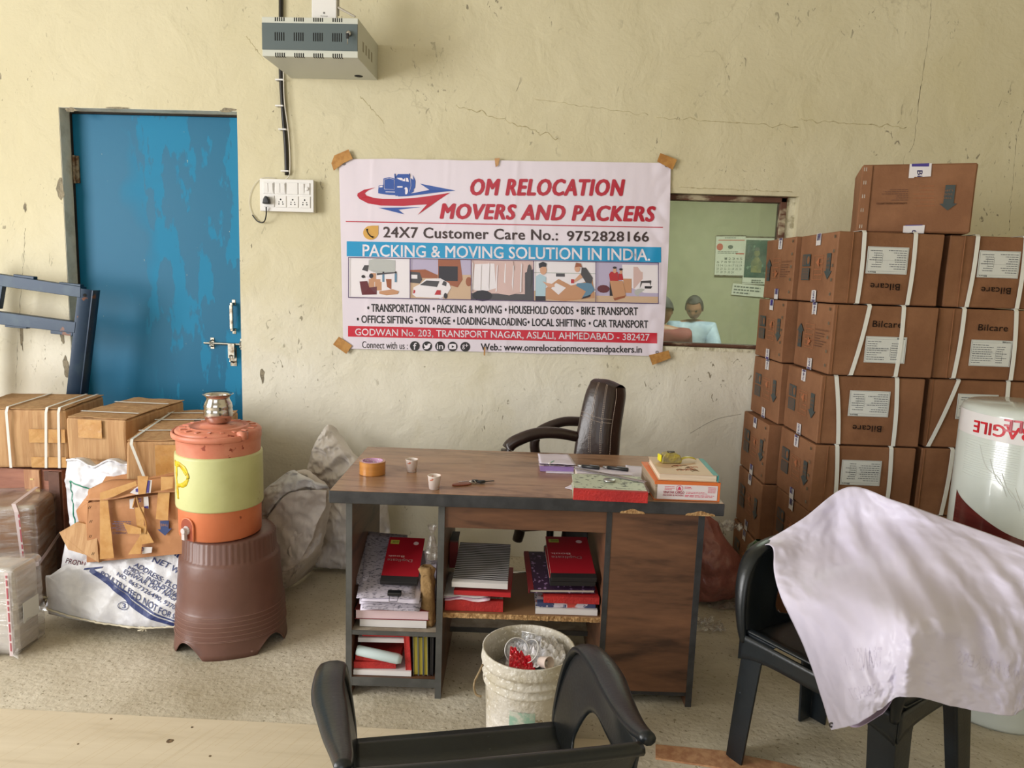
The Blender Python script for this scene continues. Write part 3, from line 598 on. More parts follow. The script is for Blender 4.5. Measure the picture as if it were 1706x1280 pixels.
# ------------------------------------------------------------------ carton helper
kraft = mat('kraft_board', (138, 97, 69), .75, col2=(124, 85, 59), scale=5, bump=.12, bscale=120, spec=.25)
kraft_in = mat('board_edge', (142, 96, 62), .85)
islate = mat('print_slate', (58, 66, 66), .6); ifaint = mat('print_faint_red', (160, 96, 60), .7); itext = mat('print_umber', (96, 62, 44), .7)
iviolet = mat('print_violet', (62, 48, 128), .5); tapew = mat('white_tape', (206, 200, 200), .35, coat=.3)
paperl = mat('label_paper', (206, 208, 204), .6); strapm = mat('white_strap', (220, 220, 214), .4); ilab = mat('print_label_grey', (92, 96, 104), .6)
ilogo = mat('print_dark_brown', (48, 34, 28), .7)
def wobble(o, amp, seed, cuts=3):
    bm = bmesh.new(); bm.from_mesh(o.data); zlo = min(v.co.z for v in bm.verts); zhi = max(v.co.z for v in bm.verts)
    bmesh.ops.subdivide_edges(bm, edges=bm.edges, cuts=cuts, use_grid_fill=True)
    for v in bm.verts:
        n = noise.noise_vector(v.co*5+Vector((seed, seed*2, 0))); z = v.co.z; v.co += n*amp
        v.co.z = min(max(v.co.z, zlo), zhi) if z > zlo+.01 and z < zhi-.01 else z
    bm.to_mesh(o.data); bm.free()
def pseudo(mb, fn, u0, v0, u1, v1, rows, seed, h=.45, ragged=.6, mi=0, gap=True):
    """rows of word-sized dashes, too small to read"""
    rr = random.Random(seed); dv = (v1-v0)/rows
    for r in range(rows):
        u = u0; end = u1-(u1-u0)*ragged*rr.random()
        while u < end-1e-4:
            w_ = min(rr.uniform(.05, .16)*(u1-u0), end-u); vb = v1-dv*(r+1)+dv*.2
            put_rect(mb, fn, u, vb, u+w_, vb+dv*h, mi); u += w_+(u1-u0)*.025
def straps(parent, W, D, H, specs, t=.0016, wd=.016, m=None, back=True):
    """each strap: path of (u) at top and bottom of the front face; runs over the top as well"""
    for (ut, ub) in specs:
        xt, xb = ut*W, ub*W; mb = MB(); e = .004
        path = [(xt, D*.9, H+e), (xt, 0.004, H+e), (xt, -e, H-.004)]+[(lerp(xt, xb, k/6)+.004*math.sin(PI*k/6), -e-.001*math.sin(PI*k/6), lerp(H-.004, .004, k/6)) for k in range(1, 7)]+[(xb, .01, -.0)]
        n = len(path); vs = []
        for i, p in enumerate(path): vs += [(p[0]-wd/2, p[1], p[2]), (p[0]+wd/2, p[1], p[2])]
        mb.add(vs, [(2*i, 2*i+1, 2*i+3, 2*i+2) for i in range(n-1)])
        mb.build('strap', m or strapm, parent, solid=t)
def end_tape(mb, mv, fn, D, H, top, dark, txt, over=.0):
    """white printed tape end folded onto the left face (u runs along the depth, v up)"""
    c = D*.52; w_ = .024; v1, v0 = (H, H-.052) if top else (.05, 0)
    n = 7
    def edge(i): return (.004*R.random() if top else -.004*R.random())
    pts = [(c-w_, v1 if top else v0), (c+w_, v1 if top else v0)]
    far = v0 if top else v1
    rag = [(lerp(c+w_, c-w_, i/6), far+edge(i)) for i in range(7)]
    mb.poly([fn(u, v) for u, v in pts+rag])
    if dark: put_rect(mv, fn, c-w_*.78, lerp(v0, v1, .45), c+w_*.78, lerp(v0, v1, .98))
    else: put_rect(mv, fn, c-w_*.78, (v1-.010) if top else v0, c+w_*.78, v1 if top else v0+.010)
    # vertical-reading letters
    s = txt; a0, a1 = (v0+.006, v1-.014) if top else (v0+.014, v1-.006)
    g = lambda x, y: fn(c+lerp(-.008, .008, y), lerp(a1, a0, x), 1)
    if not dark: put_text(mv, s, g, 0, 0, 1, 1, bold=.02)
def goods_carton(label, x, y, z, rot, flip, W=.415, D=.385, H=.284, strap=(), lab=True, sym=True, ends=True, dark=(0, 0), seed=1, tilt=0, group='printed cartons stacked in the corner', endname='Bilc', front=True):
    o = thing('carton', label, 'carton', (x, y, z), (tilt, 0, rot), group)
    b = MB(); b.box((0, 0, .0015), (W, D, H-.0015)); bo = b.build('body', [kraft], o)
    wobble(bo, .0035, seed, 3)
    bo.modifiers.new('b', 'BEVEL').width = .004; bo.modifiers['b'].limit_method = 'ANGLE'
    fr_ = lambda u, v, k=0: Vector((u, -.0042-.0006*k, v))
    en_ = lambda u, v, k=0: Vector((-.0042-.0006*k, D-u, v))        # u from far (left in view) to near
    if flip:
        FR = lambda u, v, k=0: fr_(W-u, H-v, k); EN = lambda u, v, k=0: en_(D-u, H-v, k)
    else: FR, EN = fr_, en_
    # seam flap: raised strip of board on the front face edge
    if front:
        f = MB(); sx = .055 if seed % 3 == 1 else .012
        f.box((sx, -.0036, .003), (sx+.0015, .0, H-.003)); f.build('flap_seam', kraft_in, o)
    if ends:
        s = MB(); u0 = D*.72 if not flip else D*.74
        # arrow: points up in the carton's own print
        ax = D*.17; wS = .020; put_rect(s, EN, ax-wS, H*.30, ax+wS, H*.55); put_poly(s, EN, [(ax-wS*1.9, H*.55), (ax+wS*1.9, H*.55), (ax, H*.67)])
        if seed % 3:
            put_rect(s, EN, D*.66, H*.50, D*.88, H*.68); put_rect(s, EN, D*.66, H*.29, D*.88, H*.47)
        s.build('printed_symbols', islate, o, fix=False)
        t = MB(); 
        for k, s_ in enumerate(('THIS', 'SIDE', 'UP')): put_text(t, s_, lambda a, b: EN(a, b, 1), ax-wS*.8, H*(.48-.06*k), ax+wS*.8, H*(.515-.06*k))
        if seed % 3:
            for k in range(7): put_rect(t, lambda a, b: EN(a, b, 1), D*.68, H*(.515+.023*k), D*.86, H*(.522+.023*k))
            put_ell(t, lambda a, b: EN(a, b, 1), D*.71, H*.38, .014, .017); put_rect(t, lambda a, b: EN(a, b, 1), D*.785, H*.31, D*.80, H*.45); put_rect(t, lambda a, b: EN(a, b, 1), D*.83, H*.31, D*.85, H*.45)
        t.build('symbol_details', kraft, o, fix=False)
        t = MB(); pseudo(t, EN, D*.33, H*.34, D*.56, H*.66, 4, seed, h=.14)
        for a, b_, c_, d_ in ((.32, .32, .57, .325), (.32, .67, .57, .675), (.32, .32, .325, .67), (.565, .32, .57, .67)): put_rect(t, EN, D*a, H*b_, D*c_, H*d_)
        put_ell(t, EN, D*.44, H*.42, .022, .022, n=3); t.build('faint_recycling_print', ifaint, o, fix=False)
        if seed % 3 == 0:
            t = MB(); put_text(t, 'CAPRIHANS INDIA LIMITED', EN, D*.60, H*.60, D*.94, H*.625); pseudo(t, EN, D*.60, H*.36, D*.9, H*.585, 6, seed+4, h=.35); t.build('address_lines', itext, o, fix=False)
        v = MB()
        for top_, dk_, nm_ in ((True, dark[0], endname), (False, dark[1], 'care')):
            a = MB(); end_tape(a, v, lambda u, q, k=0: en_(u, q, k), D, H, top_, dk_, nm_); a.build('tape_end', tapew, o, fix=False)
        v.build('tape_print', iviolet, o, fix=False)
        # staples down the near side of the end face
        st = MB()
        if seed % 3 != 2:
            for k in range(5): st.box((-.006, .018, .03+k*H*.2), (-.004, .021, .042+k*H*.2)); st.box((-.006, .026, .03+k*H*.2), (-.004, .029, .042+k*H*.2))
            st.build('staples', steel, o)
    if front and lab:
        l = MB(); lu0, lu1, lv0, lv1 = W*.33, W*.72, H*.20, H*.57
        l.add([FR(a, b) for a, b in ((lu0, lv0), (lu1, lv0), (lu1, lv1), (lu0, lv1))], [(0, 1, 2, 3)]); l.build('address_label', paperl, o, solid=.0006, fix=False)
        t = MB(); F2 = lambda a, b: FR(a, b, 1.5)
        for (a, b, c_, d_) in ((.02, .90, .98, .905), (.02, .02, .98, .027), (.02, .5, .62, .505), (.62, .25, .625, .62), (.78, .25, .785, .62), (.02, .02, .025, .98), (.975, .02, .98, .98), (.02, .975, .98, .98)): put_rect(t, F2, lerp(lu0, lu1, a), lerp(lv0, lv1, b), lerp(lu0, lu1, c_), lerp(lv0, lv1, d_))
        pseudo(t, F2, lerp(lu0, lu1, .05), lerp(lv0, lv1, .1), lerp(lu0, lu1, .58), lerp(lv0, lv1, .86), 9, seed+2, h=.3)
        pseudo(t, F2, lerp(lu0, lu1, .64), lerp(lv0, lv1, .12), lerp(lu0, lu1, .95), lerp(lv0, lv1, .8), 8, seed+3, h=.3)
        put_text(t, 'Bilcare', F2, lerp(lu0, lu1, .76), lerp(lv0, lv1, .915), lerp(lu0, lu1, .95), lerp(lv0, lv1, .97), bold=.02)
        t.build('label_print', ilab, o, fix=False)
    if front and sym:
        t = MB(); put_text(t, 'Bilcare', FR, W*.38, H*.70, W*.66, H*.79, bold=.012, space=1.08); t.build('logo_lettering', ilogo, o, fix=False)
    if strap: straps(o, W, D, H, strap)
    return o
HB = .2865
def nl(px, py, Y): p = AY(px, py, Y); return p
G1, G2, G3 = 'main column of printed cartons', 'right hand column of printed cartons', 'rear column of printed cartons beside the window'
# main column: near-left upright edges sit at these photograph columns
rows = [  # level, x of near edge (middle), flip, straps, dark ends, seed, label
 (5, (1393, 443), .05, True, [(.235, .23), (.72, .71)], (1, 0), 4, 'printed brown carton with upside-down lettering, top of the main column under the lone carton'),
 (4, (1384, 568), .04, False, [(.335, .22), (.66, .65)], (0, 0), 3, 'second carton down in the main column, lettering upright with a slanting white strap'),
 (3, (1364, 686), .035, True, [(.135, .215), (.72, .75)], (0, 0), 5, 'third carton down in the main column, upside-down lettering and two straight straps'),
 (2, (1352, 796), .045, True, [(.22, .25), (.75, .76)], (0, 1), 7, 'fourth carton down in the main column, just above the draped white sheet'),
 (1, (1342, 905), .04, True, [(.25, .25), (.75, .76)], (1, 0), 8, 'fifth carton down in the main column, mostly hidden by the draped sheet'),
 (0, (1330, 1010), .04, False, [], (0, 0), 3, 'bottom carton of the main column, standing on the floor behind the armchair')]
for n, (px, py), rot, fl, st, dk, sd, lb in rows:
    p = AY(px, py, -.795+.008*(n % 2)); goods_carton(lb, p.x, p.y, n*HB, rot, fl, strap=st, dark=dk, seed=sd, group=G1)
rows = [
 (5, (1576, 452), .04, True, [(.25, .22), (.70, .70)], 4, 'upside-down printed carton with two straps, top of the right hand column'),
 (4, (1557, 576), .03, False, [(.23, .20), (.72, .75)], 7, 'upright-lettered carton with slanting strap, second down in the right hand column'),
 (3, (1541, 693), .03, True, [(.27, .05), (.75, .75)], 5, 'carton with a steeply slanting strap, third down in the right hand column'),
 (2, (1527, 805), .03, True, [(.3, .26), (.78, .78)], 8, 'fourth carton down in the right hand column, beside the tall white roll'),
 (1, (1516, 915), .03, True, [], 7, 'fifth carton down in the right hand column, behind the white roll'),
 (0, (1506, 1020), .03, False, [], 4, 'bottom carton of the right hand column, on the floor behind the white roll')]
for n, (px, py), rot, fl, st, sd, lb in rows:
    p = AY(px, py, -.76+.01*(n % 2)); goods_carton(lb, p.x+.004, p.y, n*HB, rot, fl, strap=st, seed=sd, ends=False, group=G2, lab=n > 2, sym=n > 2)
rows = [
 (5, (1323, 441), .06, False, (0, 1), 3, 'top carton of the rear column, beside the office window, arrow pointing up'),
 (4, (1306, 552), .05, True, (1, 0), 4, 'second carton down in the rear column, right below the window corner'),
 (3, (1299, 655), .06, True, (0, 0), 5, 'third carton down in the rear column, beside bare wall'),
 (2, (1276, 757), .04, True, (1, 1), 7, 'fourth carton down in the rear column, sticking out to the left'),
 (1, (1266, 855), .03, True, (1, 1), 2, 'fifth carton down in the rear column, with violet tape end'),
 (0, (1256, 950), .03, True, (1, 0), 2, 'bottom carton of the rear column, on the floor beside the pink sack')]
for n, (px, py), rot, fl, dk, sd, lb in rows:
    p = AY(px, py, -.395); goods_carton(lb, p.x, p.y, n*HB, rot, fl, D=.375, W=.40, dark=dk, seed=sd, front=False, group=G3)
# the lone carton on top, turned so that its printed end faces left and to the front
q0, q1 = AY(1427, 377, -.67), AY(1616, 389, -.79)
TW = math.hypot(q1.x-q0.x, q1.y-q0.y); ang = math.atan2(q1.y-q0.y, q1.x-q0.x)
z0 = 6*HB
o = thing('carton', 'single printed carton lying on top of the main column, upside-down arrow', 'carton', (q0.x, q0.y, z0), (0, 0, ang), None)
TH_, TD = .268, .36
b = MB(); b.box((0, 0, .0015), (TW, TD, TH_)); bo = b.build('body', [kraft], o); wobble(bo, .004, 3, 3); bo.modifiers.new('b', 'BEVEL').width = .006; bo.modifiers['b'].limit_method = 'ANGLE'
def TF(X, Y, k=0): 
    u = (X-lerp(130, 40, (Y-160)/890))/(lerp(1560, 1450, (Y-160)/890)-lerp(130, 40, (Y-160)/890)); v = 1-(Y-lerp(160, 130, u))/(lerp(1055, 1100, u)-lerp(160, 130, u))
    return Vector((u*TW, -.0045-.0006*k, v*TH_))
s = MB(); s.poly([TF(*p) for p in ((1165, 430), (1285, 430), (1255, 682), (1297, 684), (1180, 775), (1085, 684), (1130, 682))]); s.build('printed_arrow', islate, o, fix=False)
t = MB()
for k, s_ in enumerate(('UP', 'SIDE', 'THIS')):
    put_text(t, s_, lambda a, b: TF(lerp(1250, 1155, a)+(-8*k if 1 else 0), lerp(492+52*k, 518+52*k, b), 1), 0, 0, 1, 1)
t.build('arrow_lettering', kraft, o, fix=False)
t = MB(); put_text(t, 'CAPRIHANS INDIA LIMITED', lambda a, b: TF(lerp(690, 300, a), lerp(660, 683, b)), 0, 0, 1, 1, bold=.02); pseudo(t, lambda a, b: TF(lerp(700, 370, a), lerp(480, 645, b)), 0, 0, 1, 1, 6, 5, h=.3); t.build('address_lines', itext, o, fix=False)
t = MB(); pseudo(t, lambda a, b: TF(lerp(1020, 750, a), lerp(430, 750, b)), 0, 0, 1, 1, 6, 8, h=.1); t.build('faint_recycling_print', ifaint, o, fix=False)
a = MB(); a.poly([TF(*p, .5) for p in ((728, 150), (1000, 140), (985, 315), (870, 322), (785, 320), (775, 336), (710, 338))]); a.build('tape_end', tapew, o, fix=False); a = MB(); a.poly([TF(*p, .5) for p in ((640, 975), (905, 970), (890, 1085), (632, 1068))]); a.build('tape_end', tapew, o, fix=False)
v = MB(); v.poly([TF(*p, 1.5) for p in ((752, 148), (968, 140), (964, 184), (752, 184))]); v.poly([TF(*p, 1.5) for p in ((665, 966), (875, 964), (874, 975), (665, 976))])
put_text(v, 'Bi', lambda a, b: TF(lerp(820, 882, b), lerp(236, 320, a), 1.5), 0, 0, 1, 1, bold=.03); put_text(v, 'e', lambda a, b: TF(lerp(745, 795, b), lerp(1035, 1078, a), 1.5), 0, 0, 1, 1, bold=.03); v.build('tape_print', iviolet, o, fix=False)
st = MB()
for X, Y in ((165, 222), (155, 395), (137, 575), (118, 757), (100, 972)):
    for d in (0, 26): p = TF(X+d-12, Y, 2); st.box((p.x-.0012, p.y-.001, p.z-.007), (p.x+.0012, p.y+.002, p.z+.007))
st.build('staples', steel, o)
f = MB(); f.box((.004, -.0065, .004), (.038, -.002, TH_-.004)); f.build('side_flap', kraft, o, bevel=.001)
# ------------------------------------------------------------------ left side: crate, old cartons, sacks
old = mat('old_kraft', (188, 150, 108), .7, col2=(172, 132, 92), scale=5, bump=.35, bscale=14, stretch=(9, 9, .6), spec=.25, bdist=.004)
clear_tape = mat('amber_clear_tape', (196, 150, 92), .22, col2=(184, 134, 76), scale=18, coat=.6, bump=.3, bscale=30)
blk_marker = INK('marker_ink', (52, 44, 44))
ply = mat('pink_plywood', (158, 106, 84), .65, col2=(138, 88, 70), scale=3, stretch=(1, 1, 7), bump=.1)
ply_lt = mat('pale_batten', (186, 142, 104), .7, col2=(160, 112, 80), scale=6, stretch=(5, 5, .6))
cr = thing('wooden_crate', 'pinkish plywood crate with a pale batten, under the strapped carton at left', 'crate', (-2.92, -.655, 0))
m = MB(); m.box((0, 0, 0), (.715, .5, .548)); m.build('body', ply, cr, bevel=.004)
a = AY(41, 780, -.66).x+2.92; b_ = AY(67, 780, -.66).x+2.92
m = MB(); m.box((a, -.014, .03), (b_, -.0005, .55)); m.build('batten', ply_lt, cr, bevel=.002)
a = AY(76, 780, -.66).x+2.92
m = MB(); m.box((.66, -.016, 0), (.712, -.0005, .545)); m.box((a-.01, -.006, .5), (.66, -.0005, .545)); m.build('dark_batten', mat('dark_batten_wood', (104, 70, 56), .7, col2=(84, 54, 42), scale=6), cr, bevel=.002)
m = MB()
for (X, Y, w_, h_) in ((45, 822, .03, .018), (60, 826, .02, .03), (50, 800, .016, .008)):
    p = AY(X, Y, -.67); m.box((p.x+2.92, -.0155, p.z), (p.x+2.92+w_, -.0135, p.z+h_))
m.build('paper_scraps', mat('scrap_yellow', (206, 180, 120), .6), cr)
def old_carton(label, x, y, z, rot, W, D, H, vs=(), hs=(), tapes=(), seed=1, group='old strapped cartons in the back left corner', marks=(), lump=.012, topst=(), flap=True, bev=.01):
    o = thing('carton', label, 'carton', (x, y, z), (0, 0, rot), group)
    b = MB(); b.box((0, 0, .001), (W, D, H)); bo = b.build('body', old, o); wobble(bo, lump, seed, 5); d = bo.modifiers.new('b', 'BEVEL'); d.width = bev; d.segments = 2; d.limit_method = 'ANGLE'; d.angle_limit = .9
    if flap:   # the two top flaps meeting on a seam
        f = MB()
        f.grid(lambda u, v: (u*W*.99+.003, lerp(.002, D*.49, v), H+.004+.004*noise.noise((u*4, v*3, seed))+.004*v), 10, 4)
        f.grid(lambda u, v: (u*W*.99+.003, lerp(D*.51, D, v), H+.005+.005*noise.noise((u*4, v*3, seed+5))), 10, 4)
        f.build('top_flaps', old, o, solid=.003)
    def strapf(path, w_=.011):
        mb = MB(); n = len(path); vs_ = []
        for i, (p, ax) in enumerate(path): p = Vector(p); ax = Vector(ax); vs_ += [p-ax*w_/2, p+ax*w_/2]
        mb.add(vs_, [(2*i, 2*i+1, 2*i+3, 2*i+2) for i in range(n-1)]); mb.build('strap', strapm, o, solid=.0014)
    e = lump*.9+.002
    for ut, ub in vs:
        X = (1, 0, 0); strapf([((lerp(ut, ub, 0)*W, D*.95, H+e), X), ((ut*W, D*.5, H+e), X), ((ut*W, .0, H+e), X), ((ut*W, -e, H-.01), X), ((lerp(ut, ub, .5)*W, -e, H*.5), X), ((ub*W, -e, .004), X)])
    for v_ in topst: strapf([((0, D*v_, H+e+.002), (0, 1, 0)), ((W*.5, D*v_, H+e+.002), (0, 1, 0)), ((W, D*v_, H+e+.002), (0, 1, 0))])
    for (u0, v0, u1, v1) in tapes:
        t = MB(); t.grid(lambda u, v: (lerp(u0, u1, u)*W, -e*.8-.0015*noise.noise((u*6, v*4, seed)), lerp(v0, v1, v)*H), 6, 3); t.build('tape_strip', clear_tape, o, solid=.0008)
    for s_, u0, v0, u1, v1 in marks:
        t = MB(); put_text(t, s_, lambda a, b: Vector((lerp(u0, u1, a)*W, lerp(v0, v1, b)*D, H+e+.001)), 0, 0, 1, 1, shear=.2); t.build('marker_writing', blk_marker, o, fix=False)
    return o
p = AY(113, 777, -.64)
old_carton('strapped brown carton with wide clear tape, on the plywood crate at far left', p.x-.44*math.cos(.16), p.y-.44*math.sin(.16), .557, .16, .44, .40, .27, vs=((.45, .46), (.83, .80), (.95, .93)), tapes=((.65, .45, 1.0, .68), (.66, .02, 1.0, .2)), seed=2)
p = AY(115, 762, -.80); q = AY(213, 768, -.80); z2 = (p.z+q.z)/2-.01
old_carton('middle old carton of the row, faded kraft with glossy tape', p.x, -.80, z2, .0, q.x-p.x, .5, AY(115, 696, -.8).z-z2, vs=(), topst=(.2, .7), tapes=((.2, .55, .6, .98),), seed=4, lump=.009)
z3 = .525; H3 = .262
p = AZ(206, 731, z3+H3+.012); c3 = (p.x, p.y)
old_carton('long strapped carton at the right of the row, in front of the blue door', p.x+.01, p.y, z3, .24, .31, .66, H3, vs=((.07, .32), (.78, .78)), topst=(.25, .6, .85), tapes=((.35, .1, .8, .95),), seed=6, marks=(('6/19', .55, .55, .8, .68), ('679', .45, .12, .65, .2)), lump=.009)
# cartons lower down that carry the row (mostly hidden behind sacks and the parcel)
old_carton('lower carton hidden behind the white sack, carrying the middle old carton', -2.125, -.70, 0, 0, .36, .45, z2, seed=8, lump=.003, flap=False, group='lower cartons carrying the row', bev=.004)
old_carton('lower carton behind the water jug, carrying the long strapped carton', -1.755, -.72, 0, .0, .30, .5, z3, seed=9, lump=.003, flap=False, group='lower cartons carrying the row', bev=.004)
# carton at the very left edge, behind
p = AY(20, 668, -.30)
o = old_carton('worn brown carton behind the others, cut by the left edge', p.x-.36, -.56, .834, 0, .34, .2, .06, seed=5, lump=.008, group=None)
m = MB(); m.box((-.006, -.006, .062), (.346, .206, .105)); m.build('lid', old, o, bevel=.006)
# blue steel rack frame leaning on the wall
bm_ = mat('blue_steel', (18, 46, 72), .45, .1, col2=(44, 66, 82), scale=9, spread=(.5, .75), flecks=(112, 70, 48), fscale=14, fthr=.68)
rk = thing('ladder_rack', 'dark blue painted steel ladder frame leaning on the wall beside the door', 'frame', (-2.45, -.15, 0))
def rk_pt(x, y, Y): return AY(x, y, Y)-rk.location
def bar(pts, Y0, th, name):
    mb = MB(); mb.prism([rk_pt(x, y, Y0) for x, y in pts], (0, th, 0)); return mb.build(name, bm_, rk, bevel=.002)
Yr = -.19
# the upright: leans, continues down to the floor behind the cartons
pt = AY(142, 484, Yr); pb = AY(121, 668, Yr); d_ = (pb-pt)/(pt.z-pb.z); foot = pt+d_*(pt.z-.0)
m = MB(); w0 = AY(130, 480, Yr)-rk.location; w1 = AY(155, 484, Yr)-rk.location
sh = d_*pt.z
m.prism([w0, w1, w1+sh+Vector((0, 0, -(w1.z+sh.z))), w0+sh+Vector((0, 0, -(w0.z+sh.z)))], (0, .006, 0)); 
m.prism([w1-Vector((.006, 0, 0)), w1, w1+sh+Vector((0, 0, -(w1.z+sh.z))), w1-Vector((.006, 0, 0))+sh+Vector((0, 0, -(w1.z+sh.z)))], (0, .06, 0)); m.build('upright', bm_, rk, bevel=.0015)
m = MB(); c = rk_pt(141, 492, Yr-.003); m.lathe([(0, 0), (.008, 0), (.008, .002), (0, .002)], 12, M=Matrix.Translation(c) @ Matrix.Rotation(PI/2, 4, 'X')); m.build('bolt_hole', hole, rk)
bar([(-60, 448), (134, 478), (134, 496), (-60, 468)], Yr-.002, .05, 'crossbar'); bar([(-60, 512), (126, 537), (124, 555), (-60, 534)], Yr-.002, .05, 'crossbar')
for q in ([(22, 457), (56, 461), (56, 466), (22, 462)], [(98, 470), (134, 474), (134, 480), (98, 475)], [(8, 539), (44, 541), (44, 548), (8, 545)], [(84, 549), (122, 552), (120, 560), (84, 556)]): bar(q, Yr+.01, .03, 'gusset_plate')
bar([(-60, 440), (-44, 440), (-50, 700), (-66, 700)], Yr-.001, .05, 'far_upright')
bar([(0, 470), (5, 471), (-2, 515), (-8, 515)], Yr+.004, .03, 'tie_strip')
# white sacks
wsack = mat('woven_white_sack', (216, 216, 220), .38, col2=(196, 196, 202), scale=8, bump=.25, bscale=160, spec=.5, bdist=.003)
def P3(x, y, Y): return AY(x, y, Y)
sk = thing('sack', 'open-topped white woven sack with a green printed triangle, behind the torn carton', 'sack', AY(190, 920, -.9)*1.0)
sk.location.z = 0
ct = [[P3(112, 765, -.89), P3(135, 763, -.90), P3(160, 775, -.91), P3(185, 764, -.92), P3(212, 772, -.92), P3(238, 768, -.92), P3(258, 763, -.91)],
      [P3(110, 800, -.89), P3(137, 800, -.92), P3(163, 804, -.93), P3(187, 802, -.94), P3(213, 802, -.94), P3(240, 800, -.93), P3(266, 800, -.91)],
      [P3(113, 850, -.89), P3(140, 852, -.93), P3(165, 852, -.94), P3(190, 852, -.95), P3(215, 852, -.95), P3(242, 850, -.94), P3(272, 850, -.91)],
      [P3(118, 905, -.88), P3(142, 905, -.92), P3(166, 905, -.93), P3(192, 905, -.93), P3(218, 905, -.93), P3(245, 905, -.92), P3(276, 905, -.9)],
      [AZ(122, 985, .0), AZ(145, 985, .0), AZ(168, 985, .0), AZ(194, 985, .0), AZ(220, 985, .0), AZ(247, 985, .0), AZ(280, 985, .0)]]
for r_ in ct[-1:]:
    for i, p in enumerate(r_): p.y = -.9; p.z = .012
m = MB(); L_ = sk.location
fr = pillow(m, [[p-L_ for p in r_] for r_ in ct], 70, 60, (0, -.025, 0), (0, .08, 0), amp=.014, csc=9, seed=3, power=.35)
m.build('bag', wsack, sk, smooth=True)
t = MB()
def tri(pts, w_):
    for (u0, v0), (u1, v1) in zip(pts[:-1], pts[1:]):
        t.tube([fr(lerp(u0, u1, k/14), lerp(v0, v1, k/14))+Vector((0, -.002, 0)) for k in range(15)], w_, 5)
tri([(.08, .62), (.07, .25), (.42, .36)], .0028); t.build('printed_triangle', INK('print_green', (40, 132, 104), .5), sk)
rim = MB(); rim.tube([fr(k/60, .012)+Vector((0, -.004+.004*noise.noise((k*.4, 0, 0)), .004*noise.noise((k*.7, 3, 0)))) for k in range(61)], [.005+.003*abs(noise.noise((k*.5, 1, 1))) for k in range(61)], 6); rim.build('frayed_rim', wsack, sk, smooth=True)
# smaller printed sack behind, red lettering
s2 = thing('sack', 'white sack with red lettering showing below the loose cardboard flap', 'sack', (AY(125, 960, -.9).x, -.96, 0))
L_ = Vector(s2.location)
ct = [[P3(112, 880, -.99), P3(130, 885, -1.0), P3(160, 890, -1.0)], [P3(106, 920, -1.0), P3(130, 922, -1.02), P3(165, 925, -1.02)], [P3(98, 965, -1.0), P3(130, 965, -1.02), P3(170, 965, -1.02)], [P3(92, 995, -.98), P3(130, 995, -.98), P3(175, 995, -.98)]]
for p in ct[-1]: p.z = max(p.z, .01)
m = MB(); fr2 = pillow(m, [[p-L_ for p in r_] for r_ in ct], 30, 30, (0, -.02, 0), (0, .06, 0), amp=.008, seed=8); m.build('bag', wsack, s2, smooth=True)
t = MB(); put_text(t, 'PRODU', lambda a, b: Vector(AY(lerp(109, 140, a)+3*b, lerp(938, 945, a)-8*b, -1.055))-L_, 0, 0, 1, 1, bold=.02); put_text(t, 'Co.', lambda a, b: Vector(AY(lerp(127, 140, a), lerp(949, 952, a)-6*b, -1.055))-L_, 0, 0, 1, 1); t.build('red_lettering', INK('print_sack_red', (196, 50, 90)), s2, fix=False)
# feed sack lying on the floor
fs = thing('sack', 'plump white feed sack with dark blue lettering lying on the floor', 'sack', (AZ(200, 1045, 0).x, AZ(200, 1045, 0).y, 0))
L_ = Vector(fs.location)
FSY = lambda x, y: -1.035-.10*((y-920)/130)
ct = []
for row in ([(96, 950), (140, 925), (190, 915), (240, 908), (292, 900), (320, 900)], [(84, 958), (138, 952), (190, 950), (240, 944), (292, 938), (322, 935)], [(76, 964), (132, 980), (188, 988), (240, 988), (292, 982), (324, 977)], [(70, 968), (126, 1006), (184, 1028), (240, 1032), (292, 1026), (326, 1012)], [(72, 974), (120, 1018), (182, 1046), (235, 1052), (286, 1046), (322, 1034)]):
    ct.append([Vector(P3(x, y, FSY(x, y))) for x, y in row])
for p in ct[-1]: p.z = max(.012, min(p.z, .06))
for r_ in ct:
    for p in r_: p.y += .02; p.z = max(p.z, .012)
m = MB(); f_in = pillow(m, [[p-L_ for p in r_] for r_ in ct], 80, 56, (0, -.03, .012), (0, .12, .0), amp=.010, csc=8, seed=5, power=.5)
for i, v in enumerate(m.v): m.v[i] = (v[0], v[1], max(.003, v[2]))
m.build('bag', wsack, fs, smooth=True)
# print: read off the photograph's plane and laid on the bag surface
def on_sack(x, y, k=0):
    p = AY(x, y, -1.13)       # nearest point of the bag front along the sight line
    best = None
    d = ray(x, y)
    # march the fitted front surface: solve for u,v by coarse search + refine
    u, v = .5, .5; step = .25
    for it in range(9):
        c = None
        for du in (-step, 0, step):
            for dv in (-step, 0, step):
                uu, vv = min(max(u+du, 0), 1), min(max(v+dv, 0), 1)
                q = f_smooth(uu, vv)+L_-CAM; zz = q.dot(_fwd)
                ex = 853+F_PX*q.dot(_r2)/zz-x; ey = 640-F_PX*q.dot(_u2)/zz-y
                e = ex*ex+ey*ey
                if c is None or e < c[0]: c = (e, uu, vv)
        u, v = c[1], c[2]; step *= .55
    return u, v
Ssm = surf([[p-L_ for p in r_] for r_ in ct])
def f_smooth(u, v): return Ssm(u, v)+Vector((0, -.03, .012))*(max(0, 16*u*(1-u)*v*(1-v)))**.5
